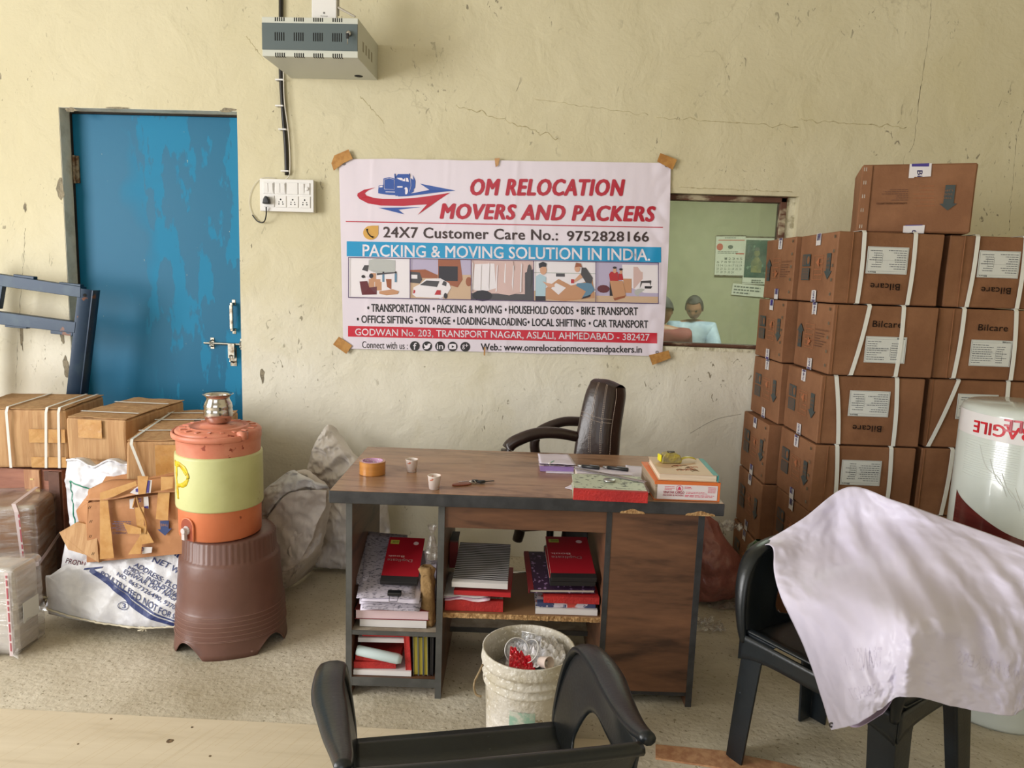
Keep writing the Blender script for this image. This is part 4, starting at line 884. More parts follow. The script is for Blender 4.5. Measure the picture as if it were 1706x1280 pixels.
# affine-ish patch: map a print parallelogram (in photograph pixels) to bag coordinates via its corners
def patch(c00, c10, c01, c11):
    A = [Vector((*on_sack(*c), 0)) for c in (c00, c10, c01, c11)]
    return lambda a, b, k=1: f_in(*[max(.01, min(.99, q)) for q in (A[0].lerp(A[1], a).lerp(A[2].lerp(A[3], a), b))[:2]])+Vector((0, -.0022*k, .001))
nv = INK('print_navy', (40, 54, 108), .5)
t = MB()
for s_, c in (('NET WT', ((254, 937), (302, 962), (260, 926), (308, 950))), ('ADDRESS: PLOT', ((222, 944), (297, 988), (228, 935), (303, 978))), ('MIDC. INDUSTRIAL', ((213, 949), (297, 999), (218, 941), (303, 990))), ('ESHWAR DIST NAGPUR', ((206, 955), (303, 1009), (211, 946), (309, 1000))),
              ('NO. 8657326490, 9370 82', ((195, 960), (300, 1022), (200, 951), (306, 1012))), ('POULTRY FEED NOT FOR SALE', ((168, 958), (300, 1036), (173, 949), (306, 1024)))):
    f_ = patch(*c); put_text(t, s_, f_, 0, .05, 1, .72, bold=.012)
for a, b_, th in (((150, 953), (292, 1046), 6), ((152, 948), (292, 1037), 2), ((141, 950), (172, 947), 3)):
    f_ = patch(a, b_, (a[0]+1, a[1]-th), (b_[0]+1, b_[1]-th)); put_rect(t, f_, 0, 0, 1, 1, n=24)
f_ = patch((283, 920), (302, 935), (290, 908), (308, 922)); put_text(t, 'NK', f_, 0, 0, 1, 1, bold=.05)
f_ = patch((196, 1016), (215, 1016), (196, 1003), (215, 1003)); put_text(t, '3', f_, .33, .2, .66, .8, bold=.02)
t.build('navy_lettering', nv, fs, fix=False)
t = MB(); t.tube([f_(.5+.5*math.cos(a), .5+.5*math.sin(a), 1.3) for a in [2*PI*k/24 for k in range(24)]], .0012, 5, closed=True); t.build('printed_ring', nv, fs)
t = MB(); t.tube([f_in(k/70, .965)+Vector((0, -.006, .002+.004*noise.noise((k*.8, 2, 0)))) for k in range(71)], [.003+.004*abs(noise.noise((k*.9, 4, 1))) for k in range(71)], 6)
for (a, b) in ((.0, .9), (.62, .99)):
    p = f_in(a, b); 
    for k in range(7): t.tube([p, p+Vector((R.uniform(-.03, .012), R.uniform(-.02, 0), R.uniform(-.006, .02)))], .0022, 5)
t.build('frayed_seam', mat('seam_cream', (206, 198, 176), .7), fs, smooth=True)
# loose flap under the torn carton
fl = thing('cardboard_flap', 'loose torn cardboard flap sticking out left of the torn carton', 'cardboard', AY(120, 905, -1.06))
L_ = Vector(fl.location)
m = MB(); q = [AY(*p, Y) for p, Y in (((99, 887), -1.05), ((128, 870), -1.06), ((160, 878), -1.07), ((165, 938), -1.10), ((142, 925), -1.09), ((114, 916), -1.07))]
m.prism([p-L_ for p in q], (.0, .02, -.004)); fo = m.build('board', old, fl); wobble(fo, .004, 3, 2)
# torn carton
tc0, tc1 = AY(145, 937, -1.07), AY(308, 922, -1.10)
tl = AY(131, 932, -1.0)
to = thing('carton', 'torn brown carton bound with crinkled amber tape, lying on the feed sack', 'carton', tc0)
L_ = Vector(tc0)
torn = mat('torn_kraft', (178, 126, 84), .7, col2=(164, 112, 72), scale=6, bump=.25, bscale=40, bdist=.004)
dpt = Vector((.02, .17, .0))
A = {k: v-L_ for k, v in dict(bl=tc0, br=tc1, tr=AY(308, 819, -1.11), tl=AY(147, 838, -1.08), bl2=AY(134, 931, -1.0)+Vector((0, .05, 0)), tl2=AY(127, 851, -1.0), utl=AY(166, 797, -1.0), utr=AY(308, 790, -1.02), ul=AY(156, 812, -1.04)).items()}
bk = Vector((0, .13, 0))
m = MB()
N_ = 12
def quad(a, b, c, d, sd, amp=.006): m.grid(lambda u, v: a.lerp(b, u).lerp(d.lerp(c, u), v)+Vector((0, 1, 0))*amp*noise.noise((u*3, v*3, sd)), 14, 8)
quad(A['bl'], A['br'], A['tr'], A['tl'], 1)
quad(A['bl2'], A['bl'], A['tl'], A['tl2'], 2, .003)
quad(A['tl2'], A['tl'], A['ul'], A['ul'].lerp(A['tl2'], .4), 5, .004)
quad(A['bl2'], A['bl2']+bk, A['utl']+bk*.5, A['tl2'], 3)
quad(A['bl2'], A['bl'], A['br'], A['br']+bk, 4, .002); quad(A['tl']+Vector((.0, .012, -.002)), A['tr']+Vector((0, .012, -.002)), A['utr']+bk*.4, A['utl']+bk*.4, 9, .002)
to_b = m.build('body', torn, to, solid=.003)
m = MB()
# upper flap, bent open: its lower edge stands off the front face
e0, e1, e2 = AY(160, 843, -1.125)-L_, AY(222, 834, -1.14)-L_, AY(300, 819, -1.13)-L_
up = [A['ul']+Vector((-.02, 0, -.01)), AY(186, 800, -1.03)-L_, AY(240, 799, -1.03)-L_, A['utr']]
lo = [A['tl']+Vector((.0, -.01, .012)), AY(190, 832, -1.13)-L_, AY(240, 822, -1.14)-L_, e2+Vector((.02, 0, 0))]
m.grid(lambda u, v: spline(lo, u).lerp(spline(up, u), v)+Vector((0, -1, 0))*.006*noise.noise((u*4, v*3, 7)), 24, 8); m.build('bent_top_flap', torn, to, solid=.004, smooth=True)
def tp(pts, Y, name='tape_strip', mt=clear_tape, k=0):
    mb = MB(); c = sum((Vector(AY(x, y, Y)) for x, y in pts), Vector())/len(pts)-L_
    mb.add([AY(x, y, Y)-L_ for x, y in pts]+[c], [(i, (i+1) % len(pts), len(pts)) for i in range(len(pts))]); mb.build(name, mt, to, solid=.0008); return mb
s_ = lambda X, Y: (90+X/6.4, 740+Y/6.4)
tp([s_(*p) for p in ((490, 600), (575, 600), (640, 1215), (490, 1230))], -1.108)
tp([s_(*p) for p in ((790, 1180), (925, 1160), (930, 900), (880, 860), (860, 680), (960, 670), (960, 860), (1065, 1050), (940, 1070), (925, 1170), (840, 1175))], -1.118)
tp([s_(*p) for p in ((735, 840), (930, 900), (930, 960), (790, 955))], -1.126)
tp([s_(*p) for p in ((1085, 800), (1110, 500), (1235, 490), (1215, 815))], -1.125)
tp([s_(*p) for p in ((490, 520), (870, 395), (885, 440), (640, 560), (490, 600))], -1.142)
tp([s_(*p) for p in ((890, 340), (1005, 345), (975, 530), (900, 540))], -1.148)
tp([s_(*p) for p in ((1140, 350), (1270, 350), (1265, 470), (1140, 500))], -1.145)
w_ = tapew
tp([s_(*p) for p in ((805, 590), (855, 580), (850, 690), (808, 688))], -1.109, 'printed_tape', w_); tp([s_(*p) for p in ((955, 565), (1005, 560), (1012, 690), (960, 680))], -1.109, 'printed_tape', w_)
tp([s_(*p) for p in ((855, 478), (900, 450), (1000, 385), (1045, 385), (1030, 520), (880, 540), (810, 520))], -1.144, 'printed_tape', w_); tp([s_(*p) for p in ((950, 1100), (1048, 1100), (1040, 1160), (940, 1172))], -1.109, 'printed_tape', w_)
tp([s_(*p) for p in ((870, 478), (900, 474), (900, 512), (870, 510))], -1.146, 'violet_print', iviolet); tp([s_(*p) for p in ((990, 395), (1022, 390), (1008, 520), (985, 520))], -1.146, 'violet_print', iviolet)
tp([s_(*p) for p in ((955, 668), (1000, 660), (1005, 688), (960, 682))], -1.111, 'violet_print', iviolet)
inv = INK('print_arrow_navy', (44, 62, 110))
t = MB()
F = lambda X, Y, k=0: AY(*s_(X, Y), -1.110-.0008*k)-L_
t.poly([F(*p) for p in ((1130, 820), (1225, 815), (1222, 905), (1257, 898), (1184, 978), (1103, 912), (1136, 910))]); t.build('printed_arrow', inv, to, fix=False)
t = MB(); put_text(t, 'THIS', lambda a, b: F(lerp(1215, 1140, a), lerp(850, 878, b), 1), 0, 0, 1, 1); t.build('arrow_lettering', torn, to, fix=False)
t = MB(); put_text(t, 'CAPRIHANS INDIA LTD', lambda a, b: F(lerp(780, 625, a), lerp(938, 962, b)), 0, 0, 1, 1, bold=.02); pseudo(t, lambda a, b: F(lerp(820, 610, a), lerp(822, 930, b)), 0, 0, 1, 1, 5, 5, h=.35, ragged=.4); t.build('address_lines', INK('print_blue_grey', (70, 66, 104)), to, fix=False)
t = MB(); put_text(t, 'B', lambda a, b: F(lerp(895, 930, b), lerp(580, 625, a), 3), 0, 0, 1, 1); put_text(t, 'e', lambda a, b: F(lerp(928, 955, b), lerp(1100, 1145, a), 1), 0, 0, 1, 1); t.build('violet_lettering', iviolet, to, fix=False)
m = MB()
for path in ([(880, 560), (905, 660), (965, 790), (985, 870), (975, 960)], [(865, 570), (840, 680)], [(1150, 560), (1130, 700)], [(600, 560), (760, 470), (880, 420)]):
    m.tube(smoothpath([F(*p, 12) for p in path], 12), .003, 6)
m.build('twisted_tape', clear_tape, to, smooth=True)
st = MB()
for X, Y in ((365, 690), (378, 840), (372, 1000), (400, 1185)):
    for d in (0, 16): a = F(X+d, Y, 5); b = F(X+d+14, Y-28, 5); st.tube([a, b], .0012, 4)
st.build('staples', mat('rust_staple', (84, 60, 44), .6, .5), to)
# shrink-wrapped parcels
wrapm = mat('stretch_film', (196, 188, 182), .16, col2=(150, 124, 104), scale=7, spread=(.42, .6), stretch=(1, 1, 2.2), bump=.5, bscale=11, coat=.8, bdist=.01)
inner = mat('parcel_brown', (150, 112, 84), .6, col2=(172, 140, 112), scale=5)
film = bpy.data.materials.new('clear_film'); film.use_nodes = True; nt = film.node_tree; N = nt.nodes; L = nt.links
N.remove(N['Principled BSDF']); out = N['Material Output']; tr = N.new('ShaderNodeBsdfTransparent'); tr.inputs[0].default_value = (.95, .95, .95, 1)
gl = N.new('ShaderNodeBsdfGlossy'); gl.inputs['Roughness'].default_value = .18; df = N.new('ShaderNodeBsdfDiffuse'); df.inputs[0].default_value = lin((214, 208, 204))
m1 = N.new('ShaderNodeMixShader'); m1.inputs[0].default_value = .45; L.new(gl.outputs[0], m1.inputs[1]); L.new(df.outputs[0], m1.inputs[2])
tcn = N.new('ShaderNodeTexCoord'); mpn = N.new('ShaderNodeMapping'); mpn.inputs['Rotation'].default_value = (.3, .5, .2); mpn.inputs['Scale'].default_value = (3, 3, 16); L.new(tcn.outputs['Object'], mpn.inputs[0])
ns = N.new('ShaderNodeTexNoise'); ns.inputs['Scale'].default_value = 3; ns.inputs['Detail'].default_value = 5; L.new(mpn.outputs[0], ns.inputs[0])
mr = N.new('ShaderNodeMapRange'); mr.inputs[1].default_value = .38; mr.inputs[2].default_value = .66; mr.inputs[3].default_value = .08; mr.inputs[4].default_value = .62; L.new(ns.outputs['Fac'], mr.inputs[0])
bpn = N.new('ShaderNodeBump'); bpn.inputs['Distance'].default_value = .01; L.new(ns.outputs['Fac'], bpn.inputs['Height']); L.new(bpn.outputs[0], gl.inputs['Normal'])
m2 = N.new('ShaderNodeMixShader'); L.new(mr.outputs[0], m2.inputs[0]); L.new(tr.outputs[0], m2.inputs[1]); L.new(m1.outputs[0], m2.inputs[2]); L.new(m2.outputs[0], out.inputs[0])
strapr = mat('printed_strap', (206, 190, 190), .4); ired3 = INK('strap_red_print', (168, 84, 92))
def parcel(label, x, y, rot, W, D, H, seed, bands=()):
    o = thing('wrapped_parcel', label, 'parcel', (x, y, 0), (0, 0, rot))
    b = MB(); b.box((0.006, .006, .002), (W-.006, D-.006, H-.006)); bo = b.build('body', inner, o); wobble(bo, .006, seed, 3); bo.modifiers.new('b', 'BEVEL').width = .02; bo.modifiers['b'].segments = 3
    b = MB(); b.box((-.004, -.004, .006), (W+.004, D+.004, H+.004)); fo = b.build('stretch_wrap', film, o)
    bm = bmesh.new(); bm.from_mesh(fo.data); bmesh.ops.subdivide_edges(bm, edges=bm.edges, cuts=14, use_grid_fill=True)
    for v in bm.verts: v.co += v.normal*(.006*abs(crump(v.co, 6, 1, seed))); v.co.z = max(v.co.z, .002)
    bm.to_mesh(fo.data); bm.free(); fo.data.polygons.foreach_set('use_smooth', [True]*len(fo.data.polygons)); fo.modifiers.new('b', 'BEVEL').width = .012
    m = MB()
    for k in range(9): a = Vector((W*R.uniform(.6, 1.0), -.012, R.uniform(.0, .02))); m.poly([a, a+Vector((.05, -.03, 0)), a+Vector((.03, .0, .03))])
    m.build('film_scraps', film, o)
    return o
p0 = AZ(66, 1015, 0); p1 = AZ(92, 962, 0)
o = parcel('brown parcel in crinkled stretch film with printed straps, against the crate', p0.x-.52*math.cos(.3), p0.y-.52*math.sin(.3)+.01, .30, .52, .30, .455, 3)
L_ = Vector(o.location); Ri = Matrix.Rotation(-.30, 3, 'Z')
def band(path, w_, name='strap'):
    mb = MB(); n = len(path); vs_ = []
    for i, (p, ax) in enumerate(path): vs_ += [Vector(p)-Vector(ax)*w_/2, Vector(p)+Vector(ax)*w_/2]
    mb.add(vs_, [(2*i, 2*i+1, 2*i+3, 2*i+2) for i in range(n-1)]); return mb
e = .016
b = band([((.44, .28, .455+e), (1, 0, 0)), ((.44, 0, .455+e), (1, 0, 0)), ((.455, -e, .44), (1, 0, 0)), ((.47, -e, .2), (1, 0, 0)), ((.48, -e, .01), (1, 0, 0))], .016); b.build('strap', strapr, o, solid=.0012)
b = band([((.0, -e-.003, .06), (0, 0, 1)), ((.3, -e-.003, .14), (0, 0, 1)), ((.52+e*.5, -e-.003, .21), (0, 0, 1)), ((.52+e, .05, .23), (0, 0, 1)), ((.52+e, .28, .27), (0, 0, 1))], .018); b.build('strap', strapr, o, solid=.0012)
t = MB(); pseudo(t, lambda a, b: Vector((.463-.004+.008*b+.014*(1-a), -e-.0012, lerp(.03, .43, a))), 0, 0, 1, 1, 1, 3, h=.7, ragged=0); pseudo(t, lambda a, b: Vector((lerp(.05, .5, a), -e-.0042, lerp(.068, .198, a)+.008*b-.004)), 0, 0, 1, 1, 1, 4, h=.7, ragged=0); t.build('strap_print', ired3, o, fix=False)
p0 = AZ(26, 1098, 0)
o = parcel('white wrapped parcel cut by the left edge, with a small label and red strap', p0.x-.4, p0.y-.0, 0.04, .40, .155, .345, 9)
o.children[0].data.materials[0] = mat('parcel_white', (206, 200, 194), .6)
b = band([((.385, -e*.9, .34), (1, 0, 0)), ((.385, -e, .01), (1, 0, 0))], .014); b.build('strap', strapr, o, solid=.0012)
t = MB(); pseudo(t, lambda a, b: Vector((.381+.008*b, -e-.0012, lerp(.03, .33, a))), 0, 0, 1, 1, 1, 3, h=.7, ragged=0); t.build('strap_print', ired3, o, fix=False)
t = MB(); t.box((.402+.005, .03, .12), (.402+.0062, .12, .2)); t.build('label', mat('label_paper', (206, 208, 204), .6), o)
# ------------------------------------------------------------------ desk
def wood_mat(name, c1, c2, rough, sx, sc_=2.2, horiz=True, coat=0):
    m = bpy.data.materials.new(name); m.use_nodes = True; nt = m.node_tree; N = nt.nodes; L = nt.links; b = N['Principled BSDF']
    b.inputs['Roughness'].default_value = rough; b.inputs['Coat Weight'].default_value = coat; b.inputs['Coat Roughness'].default_value = .25
    tc = N.new('ShaderNodeTexCoord'); mp = N.new('ShaderNodeMapping'); mp.inputs['Scale'].default_value = sx; L.new(tc.outputs['Object'], mp.inputs[0])
    n = N.new('ShaderNodeTexNoise'); n.inputs['Scale'].default_value = sc_; n.inputs['Detail'].default_value = 8; n.inputs['Distortion'].default_value = 1.4; L.new(mp.outputs[0], n.inputs[0])
    n2 = N.new('ShaderNodeTexNoise'); n2.inputs['Scale'].default_value = sc_*9; n2.inputs['Detail'].default_value = 5; L.new(mp.outputs[0], n2.inputs[0])
    a = N.new('ShaderNodeMath'); a.operation = 'MULTIPLY_ADD'; a.inputs[1].default_value = .3; L.new(n2.outputs['Fac'], a.inputs[0]); L.new(n.outputs['Fac'], a.inputs[2])
    r = N.new('ShaderNodeValToRGB'); e = r.color_ramp.elements; e[0].position = .46; e[0].color = lin(c2); e[1].position = .82; e[1].color = lin(c1)
    k = e.new(.6); k.color = lin([lerp(x, y, .6) for x, y in zip(c2, c1)]); L.new(a.outputs[0], r.inputs[0]); L.new(r.outputs[0], b.inputs['Base Color'])
    return m
walnut = wood_mat('walnut_laminate', (122, 84, 60), (64, 42, 31), .42, (.8, .8, 4.5), 2.0)
topwood = wood_mat('desk_top_laminate', (166, 130, 102), (120, 88, 66), .27, (1.2, 5, 5), 2.6)
edge = mat('black_edge_band', (44, 44, 46), .45, col2=(58, 58, 60), scale=14, bump=.15, flecks=(120, 116, 108), fscale=26, fthr=.74)
edgeg = mat('grey_edge_band', (84, 84, 82), .5, col2=(70, 70, 68), scale=10)
chipb = mat('chipboard', (196, 158, 110), .9, col2=(150, 112, 70), scale=60, bump=.8, bscale=90)
inner_lam = mat('pale_laminate', (172, 162, 146), .5, col2=(136, 122, 104), scale=3, stretch=(4, 4, .8))
DO = Vector((-.7272, -1.4349, 0)); DR = .0536; DC, DS = math.cos(DR), math.sin(DR)
def DW(lx, ly, z=0): return Vector((DO.x+lx*DC-ly*DS, DO.y+lx*DS+ly*DC, z))
DWD, DDP, DH = 1.335, .652, .76
desk = thing('desk', 'brown laminate office desk with black edges, open shelves left and closed cabinet right', 'desk', DO, DR)
m = MB(); m.box((0, 0, DH-.044), (DWD, DDP, DH-.001)); m.build('desk_top_edge', edge, desk, bevel=.003)
m = MB(); m.box((.003, .003, DH-.002), (DWD-.003, DDP-.003, DH)); m.build('desk_top', topwood, desk)
m = MB()
for cx, ww in ((1.025, .042), (1.255, .05)):
    pts = [(cx+ww*math.cos(a), -.0012, DH-.0445+.014*math.sin(a)*(1+.2*math.sin(a*5))) for a in [PI*k/14 for k in range(15)]]
    m.prism(pts, (0, .004, 0))
m.build('chipped_edge', chipb, desk)
PT = .016
def panel(x0, x1, z0, z1, y0=.03, y1=.56, name='side_panel', mt=None, band=edgeg):
    b = MB(); b.box((x0, y0+.001, z0), (x1, y1, z1)); o = b.build(name, mt or walnut, desk)
    e = MB(); e.box((x0-.0005, y0-.001, z0), (x1+.0005, y0+.001, z1)); e.build('edge_strip', band, o, fix=True); return o
panel(.052, .072, 0, DH-.044); panel(.368, .389, 0, DH-.044); panel(.944, .962, 0, DH-.044, band=edge); panel(1.258, 1.279, 0, DH-.044, band=edge)
sh = [(.072, .368, .232, .248, .032, .50, inner_lam, edgeg), (.072, .368, .040, .072, .032, .50, walnut, edgeg)]
for x0, x1, z0, z1, y0, y1, mt, bd in sh:
    b = MB(); b.box((x0, y0, z0), (x1, y1, z1)); o = b.build('shelf', mt, desk); e = MB(); e.box((x0, y0-.002, z0), (x1, y0+.001, z1)); e.build('edge_strip', bd, o)
b = MB(); b.box((.389, .05, .298), (.944, .42, .316)); o = b.build('shelf', mat('shelf_brown', (140, 104, 72), .6), desk)
e = MB(); n = 60
for k in range(n):
    a = .389+k*(.555/n); e.box((a, .048-.003*abs(noise.noise((k*.6, 0, 0))), .298+.002*noise.noise((k*.5, 1, 0))), (a+.555/n, .0501, .316+.001*noise.noise((k*.7, 3, 0))))
e.build('raw_board_edge', chipb, o)
b = MB(); b.box((.389, .036, .632), (.944, .052, DH-.045)); b.build('drawer_front', walnut, desk)
b = MB(); b.box((.962, .030, .055), (1.258, .046, DH-.046)); b.build('cabinet_front', walnut, desk)
b = MB(); b.box((.962, .036, .038), (1.258, .5, .055)); b.build('plinth', edge, desk)
b = MB(); b.box((.389, .40, .07), (.944, .50, .088)); o = b.build('footrest', inner_lam, desk); e = MB(); e.box((.389, .396, .068), (.944, .402, .088)); e.build('edge_strip', edgeg, o)
b = MB(); b.box((.962, .54, .055), (1.258, .555, DH-.046)); b.build('back_panel', walnut, desk)
# ------------------------------------------------------------------ things on the desk
def on(lx, ly, z=DH): p = DW(lx, ly, z); return p
dth = lambda name, label, cat, lx, ly, z, r=0, group=None: thing(name, label, cat, DW(lx, ly, z), DR+r, group)
# packing tape roll
o = dth('tape_roll', 'roll of brown packing tape with a pink cardboard core, left end of the desk', 'tape', .103, .23, DH+.0005)
btape = mat('roll_tape_amber', (196, 134, 66), .25, col2=(176, 112, 50), scale=3, stretch=(1, 1, 12), coat=.5)
m = MB(); m.lathe([(.0385, .0005), (.0475, .0005), (.0475, .0485), (.0385, .0485)], 56); m.build('tape', btape, o, smooth=False)
m = MB(); m.lathe([(.0365, 0), (.0388, 0), (.0388, .049), (.0365, .049), (.0365, 0)], 48); m.build('core', mat('pink_core', (206, 160, 198), .6, flecks=(240, 236, 240), fscale=60, fthr=.58), o, smooth=True)
cupm = mat('paper_cup', (232, 218, 210), .5, flecks=(206, 120, 90), fscale=55, fthr=.62)
def cup(label, lx, ly, tea, s=1.0, sc_=1):
    o = dth('paper_cup', label, 'cup', lx, ly, DH+.0005, 0, 'paper cups on the desk')
    m = MB(); m.lathe([(0, .003), (.0165, .003), (.0165, 0), (.0175, 0), (.0225, .045), (.0232, .0455), (.0236, .047), (.0228, .0478), (.0218, .046), (.0168, .006), (0, .006)], 32); m.build('cup_body', cupm, o, smooth=True)
    if tea:
        m = MB(); m.lathe([(0, .038), (.0208, .038)], 28, capb=False); m.poly([(.0208*math.cos(a), .0208*math.sin(a), .038) for a in [2*PI*k/28 for k in range(28)]]); m.build('tea', mat('milk_tea', (150, 92, 70), .2), o)
    for c in o.children: pass
    return o
cup('small paper cup holding milky tea, further back on the desk', .241, .275, True)
cup('small paper cup without visible tea, nearer the front desk edge', .348, .062, False)
# keys on a leather fob
o = dth('key_bunch', 'bunch of keys on an oval brown leather fob lying on the desk', 'keys', .49, .14, DH+.0005, .35)
m = MB(); m.prism([(-.055+.036*math.cos(a), -.004+.014*math.sin(a), 0) for a in [2*PI*k/24 for k in range(24)]], (0, 0, .005)); m.build('leather_fob', mat('fob_leather', (128, 62, 36), .4), o, bevel=.0015)
m = MB(); m.tube([(-.014+.011*math.cos(a), .002+.011*math.sin(a), .006+.003*math.sin(a*2)) for a in [2*PI*k/20 for k in range(20)]], .0011, 6, closed=True); m.build('key_ring', steel, o)
silver = mat('bright_metal', (210, 208, 204), .25, 1)
m = MB(); m.box((-.06, .018, .004), (-.018, .024, .006)); m.lathe([(0, 0), (.009, 0), (.009, .002), (0, .002)], 16, M=Matrix.Translation((-.012, .021, .004)))
for k in range(4): m.box((-.058+k*.008, .024, .004), (-.054+k*.008, .027, .006))
m.build('silver_key', silver, o)
m = MB(); m.prism([(.0, .0, .002), (.014, -.010, .002), (.032, -.006, .002), (.034, .006, .002), (.014, .012, .002)], (0, 0, .009)); m.build('black_key_head', bp_, o, bevel=.003)
m = MB(); m.box((.033, -.002, .005), (.066, .003, .0075)); m.box((.05, .003, .005), (.064, .005, .0075)); m.build('black_key_blade', mat('dark_metal', (60, 58, 58), .35, .9), o)
m = MB(); m.box((-.012, .008, .003), (.012, .024, .010)); m.build('black_tag', bp_, o, bevel=.003)
# papers
def sheet(name, label, cat, corners, z, mt, group=None, curl=.004, lines=None, th=.0006):
    """flat sheet from four desk points"""
    c = sum((Vector((a, b, 0)) for a, b in corners), Vector())/4
    o = dth(name, label, cat, c.x, c.y, z, 0, group)
    q = [Vector((a-c.x, b-c.y, 0)) for a, b in corners]
    m = MB(); m.grid(lambda u, v: q[0].lerp(q[1], u).lerp(q[3].lerp(q[2], u), v)+Vector((0, 0, .0008+curl*(abs(noise.noise((u*2+z*50, v*2, c.x*9)))))), 12, 12); m.build('paper', mt, o, solid=th, smooth=True)
    return o
pw = mat('lilac_white_paper', (214, 206, 222), .7); pv = mat('violet_paper', (152, 124, 180), .6, col2=(130, 100, 160), scale=4)
def DPx(x, y, z):
    p = AZ(x, y, z)-DO; return (p.x*DC+p.y*DS, -p.x*DS+p.y*DC)
z_ = DH+.036
sheet('paper_sheet', 'white folded paper lying on top of the plastic-wrapped pad, far edge of the desk', 'paper', [DPx(899, 770, z_), DPx(960, 773, z_), DPx(947, 755, z_), DPx(896, 754, z_)], z_-.006, pw)
sheet('paper_sheet', 'lilac paper slip on the desk just behind the pens and the ledger', 'paper', [DPx(1044, 800, DH), DPx(1085, 808, DH), DPx(1080, 780, DH), DPx(1042, 777, DH)], DH+.003, pw, curl=.012)
sheet('paper_sheet', 'whitish receipt sticking out between the green ledger and the orange box file', 'paper', [DPx(1058, 826, DH), DPx(1082, 824, DH), DPx(1082, 800, DH), DPx(1052, 796, DH)], DH+.003, mat('receipt_paper', (214, 200, 204), .6), curl=.006)
sheet('paper_sheet', 'white paper corner poking out left of the green ledger', 'paper', [DPx(941, 814, DH), DPx(962, 819, DH), DPx(962, 806, DH), DPx(955, 807, DH)], DH+.001, pw, curl=.001)
# wrapped pad
c0 = DPx(900, 786, DH); c1 = DPx(956, 790, DH); 
o = dth('paper_pad', 'violet paper pad in clear plastic near the back of the desk', 'pad', c0[0], c0[1], DH+.0005)
wd = c1[0]-c0[0]
m = MB(); m.box((0, 0, .001), (wd, .10, .022)); m.build('pad', pv, o)
m = MB(); m.grid(lambda u, v: Vector((-.006+u*(wd+.012), -.004+v*.108, .023+.005*abs(crump((u*.13, v*.1, 0), 30, 1, 2)))), 24, 18); m.build('plastic_wrap', mat('wrap_film_glossy', (186, 172, 184), .15, col2=(150, 128, 142), scale=30, bump=.5, bscale=60, coat=.6), o, smooth=True, solid=.0006)
m = MB(); m.box((.022, -.016, -.0), (wd+.0, .01, .004)); m.build('loose_slip', pw, o)
o = dth('pen_cap', 'slim pale turquoise pen lying across the plastic-wrapped pad', 'pen', c0[0]+.045, c0[1]+.03, DH+.031, 1.1)
m = MB(); m.lathe([(0, -.022), (.003, -.02), (.003, .02), (0, .022)], 10, M=Matrix.Rotation(PI/2, 4, 'Y')); m.build('barrel', mat('turquoise_plastic', (120, 176, 170), .4), o, smooth=True)
m = MB(); m.lathe([(0, -.028), (.0034, -.027), (.0034, -.014), (0, -.013)], 10, M=Matrix.Rotation(PI/2, 4, 'Y')); m.build('cap', wp, o, smooth=True)
# ledger, front edge overhanging slightly
gl_ = mat('green_marbled_board', (190, 198, 180), .55, flecks=(70, 76, 70), fscale=46, fthr=.60, stretch=(1, 2.2, 1))
redc = mat('red_book_cloth', (190, 44, 40), .6, col2=(168, 34, 34), scale=10, bump=.3, bscale=160)
pages = mat('page_block', (216, 206, 192), .8, col2=(190, 180, 166), scale=3, stretch=(1, 1, 90))
def book(name, label, cat, root, W, D, H, cover, spine, sp='front', pagec=None, inset=.004, group=None, th=.002):
    """hardback: boards, cloth spine on one side, page block"""
    o = root; tag(o, label, cat, group)
    m = MB(); m.box((inset, inset if sp != 'front' else .003, th), (W-inset, D-inset, H-th)); m.build('pages', pagec or pages, o)
    m = MB(); m.box((0, 0, H-th), (W, D, H)); m.build('cover', cover, o, bevel=.0008); m = MB(); m.box((0, 0, 0), (W, D, th)); m.build('cover', cover, o, bevel=.0008)
    m = MB()
    if sp == 'front': m.box((-.0006, -.0025, -.0), (W+.0006, .001, H)); m.box((-.0006, 0, H-.0002), (W+.0006, .016, H+.0006))
    elif sp == 'left': m.box((-.0025, -.0006, 0), (.001, D+.0006, H)); m.box((0, -.0006, H-.0002), (.016, D+.0006, H+.0006))
    elif sp == 'right': m.box((W-.001, -.0006, 0), (W+.0025, D+.0006, H)); m.box((W-.016, -.0006, H-.0002), (W, D+.0006, H+.0006))
    else: m.box((-.0006, D-.001, 0), (W+.0006, D+.0025, H))
    m.build('spine', spine, o, bevel=.0006); return o
a = DPx(953, 822, DH+.036); 
lg0 = dth('ledger', None, None, .822, -.012, DH+.0008, -.045)
book('ledger', 'thick green marbled ledger with a bright red spine at the front desk edge', 'book', lg0, .247, .20, .036, gl_, redc)
# silver disc, ruler, pens
o = dth('round_tin', 'round silver tin lid lying on the green marbled ledger', 'tin', .955, .095, DH+.0385)
m = MB(); m.lathe([(0, 0), (.020, 0), (.0215, .002), (.0215, .006), (.019, .0078), (0, .0082)], 36); m.build('lid', mat('brushed_tin', (170, 170, 170), .35, 1), o, smooth=True)
r0 = DPx(958, 780, DH+.041); r1 = DPx(1076, 803, DH+.041); ang = math.atan2(r1[1]-r0[1], r1[0]-r0[0]); LL = math.hypot(r1[0]-r0[0], r1[1]-r0[1])
o = dth('ruler', 'clear plastic ruler lying slantwise over the green ledger', 'ruler', r0[0], r0[1], DH+.0395, ang)
rm = mat('clear_ruler', (158, 150, 152), .15, alpha=.75)
m = MB(); m.box((0, -.011, 0), (LL, .011, .0018)); m.build('rule_body', rm, o)
t = MB()
for k in range(int(LL/.005)): t.box((k*.005, .004 if k % 2 else .001, .0018), (k*.005+.0006, .011, .0020))
t.build('rule_marks', INK('ruler_marks', (70, 66, 70)), o)
o.rotation_euler = (0, 0, DR+ang)
